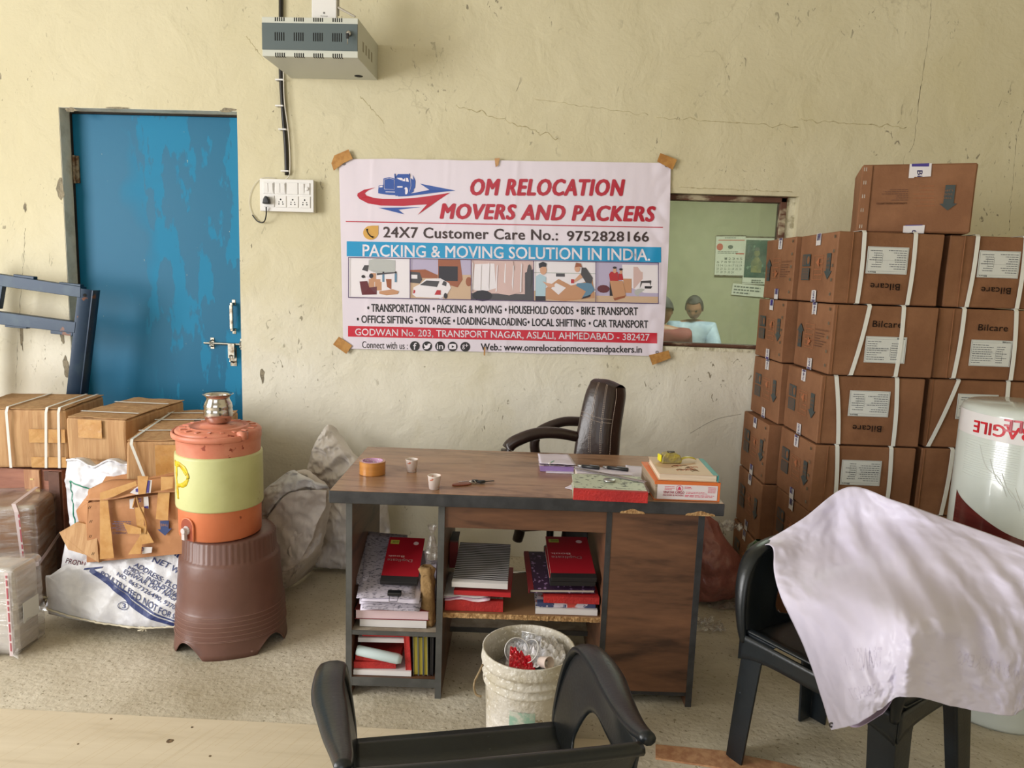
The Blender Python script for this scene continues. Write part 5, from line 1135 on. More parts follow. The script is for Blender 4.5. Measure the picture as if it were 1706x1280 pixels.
def pen(label, x, y, ex, ey, r=.0065, grey=False):
    a = DPx(x, y, DH+.044); b = DPx(ex, ey, DH+.044); g = math.atan2(b[1]-a[1], b[0]-a[0]); LL = math.hypot(b[0]-a[0], b[1]-a[1])
    o = dth('marker_pen', label, 'pen', a[0], a[1], DH+.044, g, 'marker pens')
    Ry = Matrix.Rotation(PI/2, 4, 'Y')
    m = MB(); m.lathe([(0, .018), (r, .018), (r*1.05, LL-.002), (r*.9, LL), (0, LL)], 16, M=Ry); m.build('barrel', bp_, o, smooth=True)
    m = MB(); m.lathe([(0, 0), (r*.7, .001), (r*.75, .014), (r*.95, .018), (0, .018)], 16, M=Ry); m.build('nose', mat('grey_metal_pen', (150, 150, 150), .3, .8), o, smooth=True)
    m = MB(); m.box((LL*.55, -.0018, r), (LL*.97, .0018, r+.002)); m.build('clip', mat('grey_metal_pen', (150, 150, 150), .3, .8), o)
# small stack under the pens so that they lie level with the ledger top
pad2 = dth('notebook', 'thin lilac notepad beneath the two black pens, behind the ledger', 'notebook', .852, .205, DH+.0008)
m = MB(); m.box((0, 0, 0), (.20, .085, .034)); m.build('sheets', pages, pad2); m = MB(); m.box((-.001, -.001, .034), (.201, .086, .036)); m.build('cover', pw, pad2)
pen('left one of the two black marker pens lying in line behind the ledger', 962, 776, 999, 780)
pen('right one of the two black marker pens, its tip towards the first', 1004, 778, 1047, 783)
# orange box file with letterhead
orange = mat('orange_box_board', (216, 112, 50), .5); lhp = mat('letterhead_paper', (222, 212, 214), .6)
of = dth('box_file', 'orange-edged box file with a white letterhead label, right end of the desk', 'box', 1.100, .022, DH+.0006, .0)
m = MB(); m.box((0, 0, 0), (.218, .26, .0635)); m.build('body', mat('file_sides', (168, 150, 130), .7, col2=(150, 128, 104), scale=3, stretch=(1, 1, 60)), of, bevel=.002)
m = MB(); m.box((-.002, -.003, .0615), (.222, .262, .0655)); m.box((-.002, -.003, 0), (.222, .262, .0025)); m.box((.214, -.0035, 0), (.221, 0.01, .0655)); m.box((-.002, -.0025, .054), (.221, 0.0, .0655)); m.build('orange_board', orange, of, bevel=.0008)
fn = plane((.008, -.0032, .004), (.204, 0, 0), (0, 0, .051), (0, -1, 0), .0006)
m = MB(); m.add([fn(0, 0), fn(1, 0), fn(1, 1), fn(0, 1)], [(0, 1, 2, 3)]); m.build('letterhead', lhp, of, fix=False)
t = MB(); F1 = lambda u, v: fn(u, v, 1)
put_text(t, 'VINAYAK CARGO', F1, .10, .40, .45, .56, bold=.03); put_text(t, 'PACKERS & MOVERS', F1, .10, .22, .44, .33, bold=.02); put_rect(t, F1, .10, .36, .44, .37)
pseudo(t, F1, .46, .18, .98, .36, 2, 5, h=.45, ragged=.1); pseudo(t, F1, .48, .40, .84, .58, 2, 7, h=.4, ragged=.4); pseudo(t, F1, .84, .50, .99, .93, 5, 9, h=.4, ragged=.2)
pseudo(t, F1, .12, .62, .30, .92, 3, 3, h=.4, ragged=.4); pseudo(t, F1, .45, .72, .62, .92, 2, 2, h=.4, ragged=.4)
t.tube([fn(.365+.055*math.cos(a), .76+.20*math.sin(a), 1) for a in [2*PI*k/20 for k in range(20)]], .0007, 4, closed=True)
put_poly(t, F1, [(.335, .66), (.395, .66), (.385, .8), (.365, .9), (.345, .8)]); t.build('pink_lettering', INK('print_pink_red', (206, 52, 92), .5), of, fix=False)
m = MB(); m.box((.02, .01, .0655), (.205, .12, .0665)); m.build('top_label', mat('dark_top_label', (120, 110, 112), .4, col2=(206, 190, 180), scale=60), of)
hb0 = dth('hardback', None, None, 1.112, .030, DH+.0668, -.03)
beige = mat('beige_cover', (206, 176, 146), .5); tealm = mat('teal_cloth', (50, 140, 140), .5)
book('hardback', 'cream hardback book with teal edge lying on the orange box file', 'book', hb0, .200, .235, .024, beige, tealm, sp='right', pagec=mat('cream_pages', (224, 208, 186), .7, col2=(206, 188, 164), scale=3, stretch=(1, 1, 90)))
t = MB(); fn = plane((0, 0, .0243), (.2, 0, 0), (0, .235, 0), off=.0004)
for col_, nm in (((170, 96, 70), 'rust'), ((90, 110, 136), 'slate'), ((130, 100, 70), 'umber')):
    t = MB(); rr = random.Random(len(nm))
    for k in range(9):
        a, b = rr.uniform(.28, .82), rr.uniform(.18, .5); t.tube([fn(a+.06*math.cos(q)+rr.uniform(-.01, .01), b+.03*math.sin(q*1.3)) for q in [k*.9 for k in range(5)]], .0009, 4)
    t.build('cover_drawing', INK('drawing_'+nm, col_), hb0)
# tape measure
o = dth('tape_measure', 'dirty yellow tape measure with its blade out, on the cream hardback', 'tape measure', 1.185, .165, DH+.0915, .12)
m = MB(); m.prism([(-.036, 0, 0), (.036, 0, 0), (.038, 0, .012), (.030, 0, .030), (.008, 0, .038), (-.024, 0, .036), (-.036, 0, .024)], (0, .036, 0)); m.build('case', mat('grimy_case', (138, 126, 92), .6, col2=(186, 168, 60), scale=22, bump=.5, bscale=60), o, bevel=.004)
m = MB(); m.lathe([(0, 0), (.012, 0), (.011, .004), (0, .004)], 18, M=Matrix.Translation((0, .018, .037))); m.box((-.012, .012, .036), (.012, .024, .042)); m.build('clip', mat('dark_clip', (70, 60, 44), .5), o)
m = MB(); m.box((-.044, .002, .006), (-.036, .034, .030)); m.build('yellow_side', mat('bright_yellow', (226, 214, 30), .4), o, bevel=.003)
m = MB(); m.grid(lambda u, v: Vector((.036+u*.062, .008+v*.02+u*.012, .008+.007*math.sin(u*PI)+.004*(2*v-1)**2)), 12, 6); m.build('blade', mat('blade_yellow', (206, 190, 60), .35), o, solid=.0006, smooth=True)
# ------------------------------------------------------------------ things on the desk's shelves (desk coordinates)
S1, S2, SM = .2485, .0725, .3165
redcv = mat('crimson_cover', (158, 24, 38), .4); dkred = mat('dark_red_cover', (118, 30, 36), .55, col2=(134, 40, 42), scale=4); blackc = mat('black_cloth', (30, 28, 30), .6)
yel_l = mat('sticker_lime', (190, 190, 80), .5)
def bk(label, lx, ly, z, r, W, D, H, cover, spine, sp='front', tilt=0, cat='book', name='book', group='books and registers on the desk shelves', pagec=None, tx=0):
    o = thing(name, None, None, DW(lx, ly, z), (tilt, tx, DR+r)); return book(name, label, cat, o, W, D, H, cover, spine, sp, pagec, group=group)
mpaper = mat('news_paper', (176, 168, 180), .7, flecks=(110, 106, 116), fscale=70, fthr=.56, stretch=(1, 3, 1))
wpaper = mat('white_paper', (218, 214, 214), .7)
# left unit, upper shelf
bk('white patterned book with blue and red shapes, bottom of the left unit upper shelf', .095, .06, S1+.001, .0, .235, .26, .028, mat('geo_cover', (206, 206, 214), .5, col2=(64, 72, 120), scale=9, spread=(.56, .58), flecks=(206, 84, 60), fscale=9, fthr=.62), wpaper)
bk('wide dark red register lying on the patterned book', .078, .05, S1+.031, .02, .262, .30, .036, dkred, dkred, 'back', pagec=mat('pink_pages', (222, 196, 202), .7))
def papers(label, lx, ly, z, r, W, D, n, seed, tx=.0, ty=.0, th=.0028, cm=None, group='loose papers on the desk shelves'):
    o = thing('paper_stack', label, 'papers', DW(lx, ly, z), (tx, ty, DR+r), group); rr = random.Random(seed)
    for k in range(n):
        a = rr.uniform(-.12, .12); dx, dy = rr.uniform(-.012, .012), rr.uniform(-.012, .012); m = MB()
        Mx = Matrix.Translation((dx, dy, k*th)) @ Matrix.Rotation(a, 4, 'Z')
        m.grid(lambda u, v: Vector((u*W, v*D, .010*noise.noise((u*1.4, v*1.4, seed+k*.1))**2*2)), 8, 8, M=Mx); m.build('paper', cm[k % len(cm)] if cm else [mpaper, mpaper, pw][(k+1) % 3], o, solid=.0008, smooth=True)
    return o
papers('loose fan of printed papers sagging over the red register', .10, .03, S1+.078, .12, .20, .27, 9, 3, tx=.36, ty=.0, th=.0055)
papers('bundle of news-print papers leaning at the left in the upper shelf', .082, .10, S1+.125, .25, .16, .25, 7, 5, tx=.42, ty=.10, th=.005)
def dup_book(label, lx, ly, z, r, W, D, tx, nb=1):
    o = thing('duplicate_book', label, 'book', DW(lx, ly, z), (tx, 0, DR+r), 'crimson duplicate books')
    m = MB(); m.box((.002, .002, .0), (W-.002, D, .014)); m.build('pages', pages, o)
    m = MB(); m.box((0, .026, .014), (W, D, .0158)); m.build('cover', redcv, o)
    m = MB(); m.box((-.0005, -.001, .0), (W+.0005, .027, .0165)); m.build('black_binding', blackc, o, bevel=.001)
    fn = plane((0, 0, .0160), (W, 0, 0), (0, D, 0), off=.0005)
    t = MB(); put_text(t, 'Duplicate', lambda a, b: fn(lerp(.76, .07, a), lerp(.52, .44, b)), 0, 0, 1, 1, bold=.01); put_text(t, 'Book', lambda a, b: fn(lerp(.52, .07, a), lerp(.58, .54, b)), 0, 0, 1, 1); put_ell(t, fn, .78, .87, .075, .04); t.build('cover_lettering', mat('print_cream', (226, 196, 196), .5), o, fix=False)
    t = MB(); put_rect(t, fn, .06, .84, .30, .93); s = t.build('lime_sticker', yel_l, o, fix=False)
    t = MB(); pseudo(t, lambda a, b: fn(lerp(.28, .08, a), lerp(.91, .86, b), 1), 0, 0, 1, 1, 2, 4); t.build('sticker_print', INK('print_olive', (60, 64, 30)), o, fix=False)
    return o
a = DPx(637, 945, S1+.16)
dup_book('crimson duplicate book with black binding lying tilted on the papers in the left unit', .163, .075, S1+.152, -.02, .132, .205, .50)
o = thing('binder_clip', 'black binder clip holding the papers below the crimson duplicate book', 'clip', DW(.195, .032, S1+.128), (.2, 0, DR), None)
m = MB(); m.prism([(0, 0, 0), (.05, 0, 0), (.05, .012, .010), (.05, .024, 0), (0, .024, 0)][:3]+[(0, .012, .010)], (0, .012, .0)) if False else m.box((0, 0, 0), (.048, .02, .014)); m.build('clip_body', bp_, o, bevel=.003)
m = MB()
for x in (.008,): m.tube([(x, 0, .002), (x+.002, -.022, -.004), (x+.03, -.022, -.004), (x+.032, 0, .002)], .0012, 6)
m.build('wire_arm', bp_, o)
# khaki bag squeezed at the right of the upper shelf
khaki = mat('khaki_cloth', (150, 120, 78), .85, col2=(126, 98, 60), scale=9, bump=.4, bscale=90)
o = thing('cloth_bag', 'slim khaki cloth bag standing at the right end of the left upper shelf', 'bag', DW(.338, .05, S1), (0, 0, DR))
m = MB(); prof = [(0, .0), (.018, .003), (.024, .02), (.025, .08), (.023, .13), (.027, .165), (.022, .19), (.030, .215), (.018, .225), (.01, .21)]
m.lathe(prof, 28, rad=lambda a, z: 1+.12*math.sin(a*5+z*40)+.1*noise.noise((math.cos(a)*2, math.sin(a)*2, z*22))); m.v = [(x-.006*math.sin(z*12)-.022*max(0, z-.12)*4, y*.8+.03, z) for x, y, z in m.v]; m.build('bag', khaki, o, smooth=True)
m = MB(); m.tube([(.02*math.cos(a)-.012, .018*math.sin(a)+.03, .196+.003*math.sin(3*a)) for a in [2*PI*k/20 for k in range(20)]], .003, 6, closed=True); m.build('drawstring', khaki, o)
o = thing('plastic_bag', 'crumpled clear plastic bag wedged behind the khaki cloth bag', 'plastic', DW(.335, .15, S1+.20), (0, 0, DR))
m = MB(); m.lathe([(0, 0), (.02, .01), (.026, .05), (.016, .09), (.006, .12), (.018, .15)], 22, rad=lambda a, z: 1+.35*noise.noise((math.cos(a)*3, math.sin(a)*3, z*40))); m.build('bag', film, o, smooth=True); o.scale = (1, 1, 1)
m = MB(); m.box((-.02, -.02, -.2), (.02, .02, .01)); m.build('contents', mpaper, o)
# left unit, lower shelf
zb = S2+.001
bk('white-edged register flat at the bottom of the lower left shelf', .076, .045, zb, 0, .205, .24, .018, wpaper, wpaper)
bk('red account book second from the bottom of the lower left shelf', .076, .052, zb+.0205, .04, .148, .22, .024, mat('faded_red', (186, 70, 62), .6, col2=(200, 96, 84), scale=8), redc)
bk('darker red account book lying third from the bottom of the lower left shelf', .080, .060, zb+.047, -.05, .155, .2, .018, redc, redc)
ro = thing('rolled_paper', 'pale blue-white rolled plastic sheet lying on the red account books', 'paper', DW(.085, .055, zb+.088), (0, .17, DR-.05), None)
m = MB(); m.lathe([(.016, 0), (.018, .006), (.018, .15), (.012, .165), (.004, .158)], 20, M=Matrix.Rotation(PI/2, 4, 'Y'), rad=lambda a, z: 1+.08*noise.noise((a, z*20, 1)), capb=True); m.build('roll', mat('roll_pale', (196, 212, 214), .5), ro, smooth=True)
bk('grey ledger lying level over the rolled sheet in the lower left shelf', .086, .075, zb+.1085, .02, .17, .2, .016, mat('grey_cover', (150, 146, 150), .6), wpaper)
bk('red register on top of the pile in the lower left shelf', .10, .08, zb+.128, .03, .15, .2, .024, mat('bright_red_cover', (180, 30, 36), .5), mat('bright_red_cover', (180, 30, 36), .5))
def upright(label, lx, W, Hh, D, cover, pg, lean=0, group='upright books in the lower left shelf'):
    o = thing('book', label, 'book', DW(lx, .05, zb), (0, lean, DR), group)
    m = MB(); m.box((.002, .002, .003), (W-.002, D, Hh-.003)); m.build('pages', pg, o)
    m = MB(); m.box((0, 0, 0), (.002, D, Hh)); m.build('cover', cover, o); m = MB(); m.box((W-.002, 0, 0), (W, D, Hh)); m.build('cover', cover, o)
    return o
ypg = mat('yellow_page_block', (176, 158, 44), .75, col2=(120, 108, 36), scale=3, stretch=(90, 1, 1)); upright('red-spined book standing upright in the lower left shelf', .262, .020, .150, .2, redc, redc, -.07)
for k, (w_, h_) in enumerate(((.018, .148), (.017, .146), (.016, .15))):
    upright(('leftmost', 'middle', 'rightmost')[k]+' of the three yellow-paged books standing in the lower left shelf', .288+k*.0185, w_, h_, .19, mat('dull_cover', (96, 100, 98), .6), ypg, -.03)
upright('dark bound book standing at the right end of the lower left shelf', .346, .012, .148, .2, blackc, blackc, .0); 
# middle shelf, left pile
bk('green and red ledger at the bottom of the middle shelf left pile', .394, .065, SM+.001, .0, .205, .24, .040, gl_, redc)
papers('thin magazines with pink print lying on the green and red ledger', .396, .06, SM+.043, -.02, .16, .22, 4, 9, th=.004, cm=[mat('magenta_print', (214, 150, 190), .5, col2=(230, 214, 220), scale=14), wpaper])
bk('red file lying askew in the middle shelf left pile', .425, .062, SM+.062, -.04, .20, .23, .016, mat('bright_red_cover', (180, 30, 36), .5), mat('bright_red_cover', (180, 30, 36), .5))
wave = bpy.data.materials.new('wave_pattern'); wave.use_nodes = True; nt = wave.node_tree; N = nt.nodes; L = nt.links; b = N['Principled BSDF']; b.inputs['Roughness'].default_value = .4
tcn = N.new('ShaderNodeTexCoord'); wv = N.new('ShaderNodeTexWave'); wv.bands_direction = 'Y'; wv.inputs['Scale'].default_value = 26; wv.inputs['Distortion'].default_value = 3; wv.inputs['Detail'].default_value = 1; wv.inputs['Detail Scale'].default_value = .4
L.new(tcn.outputs['Object'], wv.inputs[0]); r_ = N.new('ShaderNodeValToRGB'); r_.color_ramp.elements[0].position = .45; r_.color_ramp.elements[1].position = .55; r_.color_ramp.elements[0].color = lin((40, 38, 36)); r_.color_ramp.elements[1].color = lin((196, 192, 196)); L.new(wv.outputs[0], r_.inputs[0]); L.new(r_.outputs[0], b.inputs['Base Color'])
bk('notebook with black and white wave-striped cover, top of the middle shelf left pile', .418, .055, SM+.094, -.03, .195, .27, .020, wave, wpaper, tilt=.17)
bk('thick dark file standing behind the striped notebook', .392, .25, SM+.083, 0, .03, .12, .10, blackc, dkred)
# middle shelf, right pile
geo = mat('geo_blue_cover', (64, 72, 110), .5, col2=(206, 196, 206), scale=12, spread=(.5, .52), flecks=(196, 70, 60), fscale=13, fthr=.6)
bk('notebook with blue and orange shapes, bottom of the middle shelf right pile', .715, .062, SM+.001, 0, .218, .24, .020, geo, wpaper)
bk('second patterned notebook in the middle shelf right pile', .722, .07, SM+.0225, .03, .205, .23, .016, geo, geo)
bk('dark violet marbled register with red corner, middle shelf right pile', .690, .065, SM+.075, .06, .235, .26, .014, mat('violet_marble', (54, 30, 58), .5, flecks=(150, 120, 160), fscale=60, fthr=.60), dkred, 'left', tilt=.16)
bk('red register under the crimson duplicate books in the right pile', .742, .058, SM+.045, .0, .195, .24, .024, mat('bright_red_cover', (180, 30, 36), .5), redc)
dup_book('lower crimson duplicate book of the right pile, mostly covered', .762, .062, SM+.106, .05, .160, .24, .16)
dup_book('top crimson duplicate book of the middle shelf right pile', .765, .058, SM+.124, .045, .160, .27, .20)
# ------------------------------------------------------------------ office chair
leather = mat('brown_leather', (52, 36, 32), .35, col2=(44, 30, 27), scale=6, bump=.15, bscale=60, coat=.15)
stitch = mat('cream_stitch', (196, 176, 160), .6); chrome = mat('chrome', (190, 190, 190), .2, 1)
ocx, ocy = .03, -.52
oc = thing('office_chair', 'dark brown leather office armchair tucked behind the desk', 'chair', (ocx, ocy, 0), 0)
L_ = Vector(oc.location)
# backrest: slab given by its visible face (four photograph corners) plus thickness towards the back right
Yb = -.50
bf = [[AY(953, 775, Yb-.03), AY(990, 790, Yb-.06), AY(1012, 785, Yb-.07)], [AY(962, 715, Yb), AY(993, 722, Yb-.03), AY(1018, 718, Yb-.04)], [AY(974, 660, Yb+.03), AY(1000, 662, Yb+.0), AY(1026, 664, Yb-.01)], [AY(984, 635, Yb+.04), AY(1005, 637, Yb+.02), AY(1026, 646, Yb+.0)]]
bf = [[p-L_ for p in r_] for r_ in bf]
# extend downwards behind the desk
dn = (bf[0][0]-bf[1][0]); bf = [[p+dn*2.6 for p in bf[0]]]+bf
Sb = surf(bf)
nb = (bf[2][2]-bf[2][0]).cross(bf[3][1]-bf[2][1]).normalized(); nb = -nb if nb.y > 0 else nb     # outwards, to the sitter
thk = Vector((.052, .075, -.012))
def be(u, v): return (max(0, 16*u*(1-u)*(v)*(1-v)))**.35
m = MB(); m.grid(lambda u, v: Sb(u, v)+nb*(.022*be(u, v)), 24, 50); m.grid(lambda u, v: Sb(1-u, v)+thk+Vector((.012, .03, 0))*be(u, v), 24, 50)
def side(a, b_, n): m.grid(lambda u, v: a(u).lerp(b_(u), v)+(a(u)+b_(u)-Sb(.5, .5)*2-thk)*.0+(Vector((0, 0, 0))), n, 6)
for uu in (0, 1): m.grid(lambda t_, v: Sb(uu, t_)+thk*v+(Vector((1, 0, 0))*(.012 if uu else -.012)*math.sin(v*PI)), 50, 6)
m.grid(lambda t_, v: Sb(t_, 1)+thk*v+Vector((0, 0, .014))*math.sin(v*PI), 24, 6); m.grid(lambda t_, v: Sb(t_, 0)+thk*v, 24, 6)
m.build('backrest', leather, oc, smooth=True)
m = MB()
for u in (.34, .38, .66, .70):
    for k in range(44): 
        v0 = .35+k*.0145; m.tube([Sb(u, v0)+nb*(.022*be(u, v0)+.0012), Sb(u, v0+.009)+nb*(.022*be(u, v0+.009)+.0012)], .0009, 4)
for v_ in (.60, .625):
    for k in range(26): u0 = k/26; m.tube([Sb(u0, v_-.05*u0)+nb*(.022*be(u0, v_-.05*u0)+.0012), Sb(u0+.025, v_-.05*(u0+.025))+nb*(.022*be(min(u0+.025, 1), v_)+.0012)], .0009, 4)
for k in range(50): v0 = .3+k*.0135; m.tube([Sb(.985, v0)+nb*.004+Vector((.004, -.003, 0)), Sb(.985, v0+.009)+nb*.004+Vector((.004, -.003, 0))], .0009, 4)
m.build('stitching', stitch, oc)
# curved padded arm: the visible one, on the sitter's right
Ya = -.56
pth = [AY(*p, y_) for p, y_ in (((962, 728), Ya+.06), ((930, 722), Ya+.02), ((898, 722), Ya), ((868, 731), Ya-.02), ((848, 744), Ya-.03), ((843, 768), Ya-.03), ((852, 800), Ya-.02), ((862, 840), Ya), ((866, 880), Ya+.01), ((862, 900), Ya+.02))]
m = MB(); m.tube([p-L_ for p in smoothpath(pth, 50)], [.024+.004*math.sin(k/50*PI) for k in range(51)], 14, flat=1.0); m.build('arm', leather, oc, smooth=True)
pth2 = [p+Vector((.12, .30, 0)) for p in pth[1:]]
m = MB(); m.tube([p-L_ for p in smoothpath(pth2, 40)], .024, 12); m.build('arm', leather, oc, smooth=True)
# seat cushion, plate, column, star base
m = MB(); b0 = Vector((0, 0, .46)); rot = Matrix.Translation((.0, .0, .46)) @ Matrix.Rotation(-1.25, 4, 'Z')
m.box((-.23, -.22, -.045), (.23, .22, .045), M=rot); so = m.build('seat', leather, oc); so.modifiers.new('b', 'BEVEL').width = .035; so.modifiers['b'].segments = 4; so.data.polygons.foreach_set('use_smooth', [True]*6)
m = MB(); m.lathe([(0, .09), (.026, .09), (.026, .26), (.017, .262), (.017, .41), (.09, .412), (.09, .416), (0, .416)], 20); m.build('gas_lift', mat('gunmetal', (46, 44, 44), .35, .6), oc, smooth=False)
for k in range(5):
    a = 2*PI*k/5+.5; m = MB(); c_, s_n = math.cos(a), math.sin(a)
    m.tube([(c_*.02, s_n*.02, .115), (c_*.15, s_n*.15, .105), (c_*.27, s_n*.27, .075)], [.022, .019, .014], 10); lo = m.build('base_spoke', chrome, oc, smooth=True)
    m = MB()
    for d in (-.014, .014): m.lathe([(0, -.009), (.022, -.009), (.024, 0), (.022, .009), (0, .009)], 18, M=Matrix.Translation((c_*.27-s_n*d, s_n*.27+c_*d, .0245)) @ Matrix.Rotation(a, 4, 'Z') @ Matrix.Rotation(PI/2, 4, 'X'))
    m.tube([(c_*.27, s_n*.27, .03), (c_*.27, s_n*.27, .075)], .008, 8); m.build('caster', bp_, lo)
# ------------------------------------------------------------------ stool, water jug, pot
brown = mat('brown_plastic', (112, 78, 68), .42, col2=(104, 72, 62), scale=4, bump=.1, bscale=30, flecks=(150, 120, 108), fscale=26, fthr=.74, spec=.5)
STX, STY, SH_ = -1.262, -1.015, .452
st = thing('stool', 'tall brown fluted plastic stool carrying the orange and green water jug', 'stool', (STX, STY, 0), .38)
def sq(a, k=.16): return 1+k*(1-math.cos(4*a))*.5*.55
NA = 192
prof = [(.222, .0), (.219, .02), (.216, .06), (.212, .12), (.2085, .166), (.2065, .17), (.2045, .174), (.2015, .22), (.195, .30), (.190, .352), (.187, .358), (.182, .364), (.180, .370), (.176, .44), (.168, .448), (.150, .451), (0, .451)]
m = MB(); vs = []
def st_pt(a, r, z):
    k = max(0, 1-z/.40); rr = r*(1-.03*k*math.cos(4*a))
    if .368 < z < .447: rr *= 1-.022*(abs(math.cos(a*26))**.7)
    zz = z
    if z < .07:   # arches between the four feet
        q = abs(math.cos(2*a))           # feet at cos(2a)=+-1
        arch = max(0, 1-(q/.62)**2)*.062; zz = max(z, arch+z*.12) if q < .62 else z
    return (rr*math.cos(a), rr*math.sin(a), zz)
P_ = []
for r, z in prof:
    for i in range(NA): P_.append(st_pt(2*PI*i/NA, r, z))
m.add(P_, [(j*NA+i, j*NA+(i+1) % NA, (j+1)*NA+(i+1) % NA, (j+1)*NA+i) for j in range(len(prof)-1) for i in range(NA)])
m.build('stool_body', brown, st, smooth=True, solid=.004)
m = MB()
for k in range(7):
    z = .045+k*.018+.012; r = lerp(.222, .2085, z/.17)+.0022
    m.tube([tuple(Vector(st_pt(a, r, max(z, .071)+.0))) for a in [2*PI*i/96 for i in range(96)]], .0014, 4, closed=True)
m.build('raised_rings', mat('brown_plastic_worn', (138, 104, 92), .5), st, smooth=True)
jug = thing('water_jug', 'orange insulated water jug with a pale green middle band, on the brown stool', 'water jug', (STX-.022, STY-.03, SH_+.003), .0)
org = mat('orange_plastic', (220, 130, 88), .42, col2=(208, 118, 78), scale=4, bump=.1, bscale=40, flecks=(150, 74, 50), fscale=30, fthr=.72); orgl = mat('faded_orange_lid', (204, 120, 94), .47, col2=(214, 140, 114), scale=7, flecks=(150, 70, 52), fscale=30, fthr=.66)
grn = mat('pale_green_band', (204, 206, 148), .45, col2=(194, 196, 136), scale=5, flecks=(150, 124, 70), fscale=34, fthr=.74, bump=.08)
JR = .158
m = MB(); m.lathe([(0, 0), (JR-.012, 0), (JR-.004, .006), (JR-.003, .145), (JR-.004, .15)], 72); m.build('lower_body', org, jug, smooth=True)
m = MB(); m.lathe([(JR-.004, .118), (JR+.004, .120), (JR+.005, .126), (JR+.004, .318), (JR+.003, .326), (JR-.004, .328)], 72); m.build('green_band', grn, jug, smooth=True)
m = MB(); m.lathe([(JR-.004, .320), (JR-.002, .372), (JR-.001, .380), (JR+.001, .384), (JR+.001, .412), (JR-.006, .419), (JR-.045, .421), (JR-.047, .426), (JR-.052, .428), (JR-.056, .424), (.07, .424), (.068, .429), (0, .430)], 72); m.build('lid', orgl, jug, smooth=True)
m = MB()
for k in range(18):
    a = 2*PI*k/18; m.box((JR-.040, -.006, .419), (JR-.016, .006, .4235), M=Matrix.Rotation(a, 4, 'Z'))
m.build('lid_lugs', orgl, jug, bevel=.001)
m = MB(); m.tube([((JR+.009)*math.cos(a), (JR+.009)*math.sin(a), .402-.004*math.sin((a-PI)*1.0)) for a in [PI*.98+k*(PI*.82/40) for k in range(41)]], .006, 8, flat=2.0); m.box((.118, -.105, .395), (.150, -.075, .424)); m.build('carry_handle', orgl, jug, smooth=True)
m = MB()
aT = -1.99
Mt = Matrix.Rotation(aT, 4, 'Z')
pts = [(.0, y, z) for y, z in [(-.030, .0), (-.030, .055)]+[(-.030*math.cos(q), .055+.030*math.sin(q)) for q in [PI*k/10 for k in range(1, 10)]]+[(.030, .055), (.030, .0)]]
m.prism([(JR-.0015, p[1], p[2]+.006) for p in pts], (.003, 0, 0), M=Mt); m.build('tap_recess', mat('orange_recess_shade', (150, 66, 40), .5), jug)  # raised plate; the recess shade is put into its darker orange
m = MB(); m.tube([Mt @ Vector((JR-.002, y*1.05, z+.006)) for x, y, z in pts], .004, 6); m.build('recess_rim', org, jug, smooth=True)
m = MB(); m.lathe([(0, 0), (.016, 0), (.017, .006), (.012, .012), (.012, .022), (.010, .024), (0, .024)], 24, M=Mt @ Matrix.Translation((JR-.002, .0, .046)) @ Matrix.Rotation(PI/2, 4, 'Y'), rad=lambda a, z: 1+.06*math.cos(a*12)); m.box((JR+.006, -.008, .012), (JR+.02, .008, .05), M=Mt); m.build('tap', mat('tap_white', (206, 196, 196), .3), jug, bevel=.001)
# painted letter P, hand brushed, on the green band towards the front left
yel = mat('brushed_yellow', (214, 196, 30), .45, col2=(190, 150, 20), scale=30)
def JP(ang, z): return Vector(((JR+.0066)*math.cos(ang), (JR+.0066)*math.sin(ang), z))
t = MB(); aP = -2.44
path = [(0, .295), (.07, .300), (.15, .285), (.18, .255), (.14, .225), (.05, .212)]
for (pp, w0) in (([(.03, .30), (.035, .27), (.03, .24), (.04, .20), (.05, .160)], .014), (path, .014), ([(.02, .285), (.1, .292), (.16, .262)], .008)):
    pth = smoothpath([Vector((a, 0, z)) for a, z in pp], 26)
    t.tube([JP(aP+p.x*3.1, p.z) for p in pth], [w0*(.7+.5*noise.noise((k*.4, w0*99, 0))) for k in range(27)], 6, flat=1)
for i, v in enumerate(t.v):
    r = math.hypot(v[0], v[1]); f = (JR+.0046+min(.0012, max(0, (r-JR-.005))*.12))/r; t.v[i] = (v[0]*f, v[1]*f, v[2])
t.build('painted_letter', yel, jug, smooth=True)
pot = thing('steel_pot', 'small shiny steel lota pot standing on the orange jug lid', 'pot', (STX-.034, STY-.005, SH_+.003+.4305)); pot.scale = (1.14, 1.14, 1.14)
m = MB(); m.lathe([(0, 0), (.030, 0), (.040, .006), (.047, .026), (.047, .046), (.0455, .052), (.047, .056), (.044, .070), (.037, .084), (.038, .090), (.046, .099), (.051, .101), (.0495, .1025), (.037, .094), (.036, .087), (.044, .05), (.040, .01), (0, .004)], 56); m.build('pot_body', mat('steel_shiny', (205, 200, 196), .17, 1), pot, smooth=True)
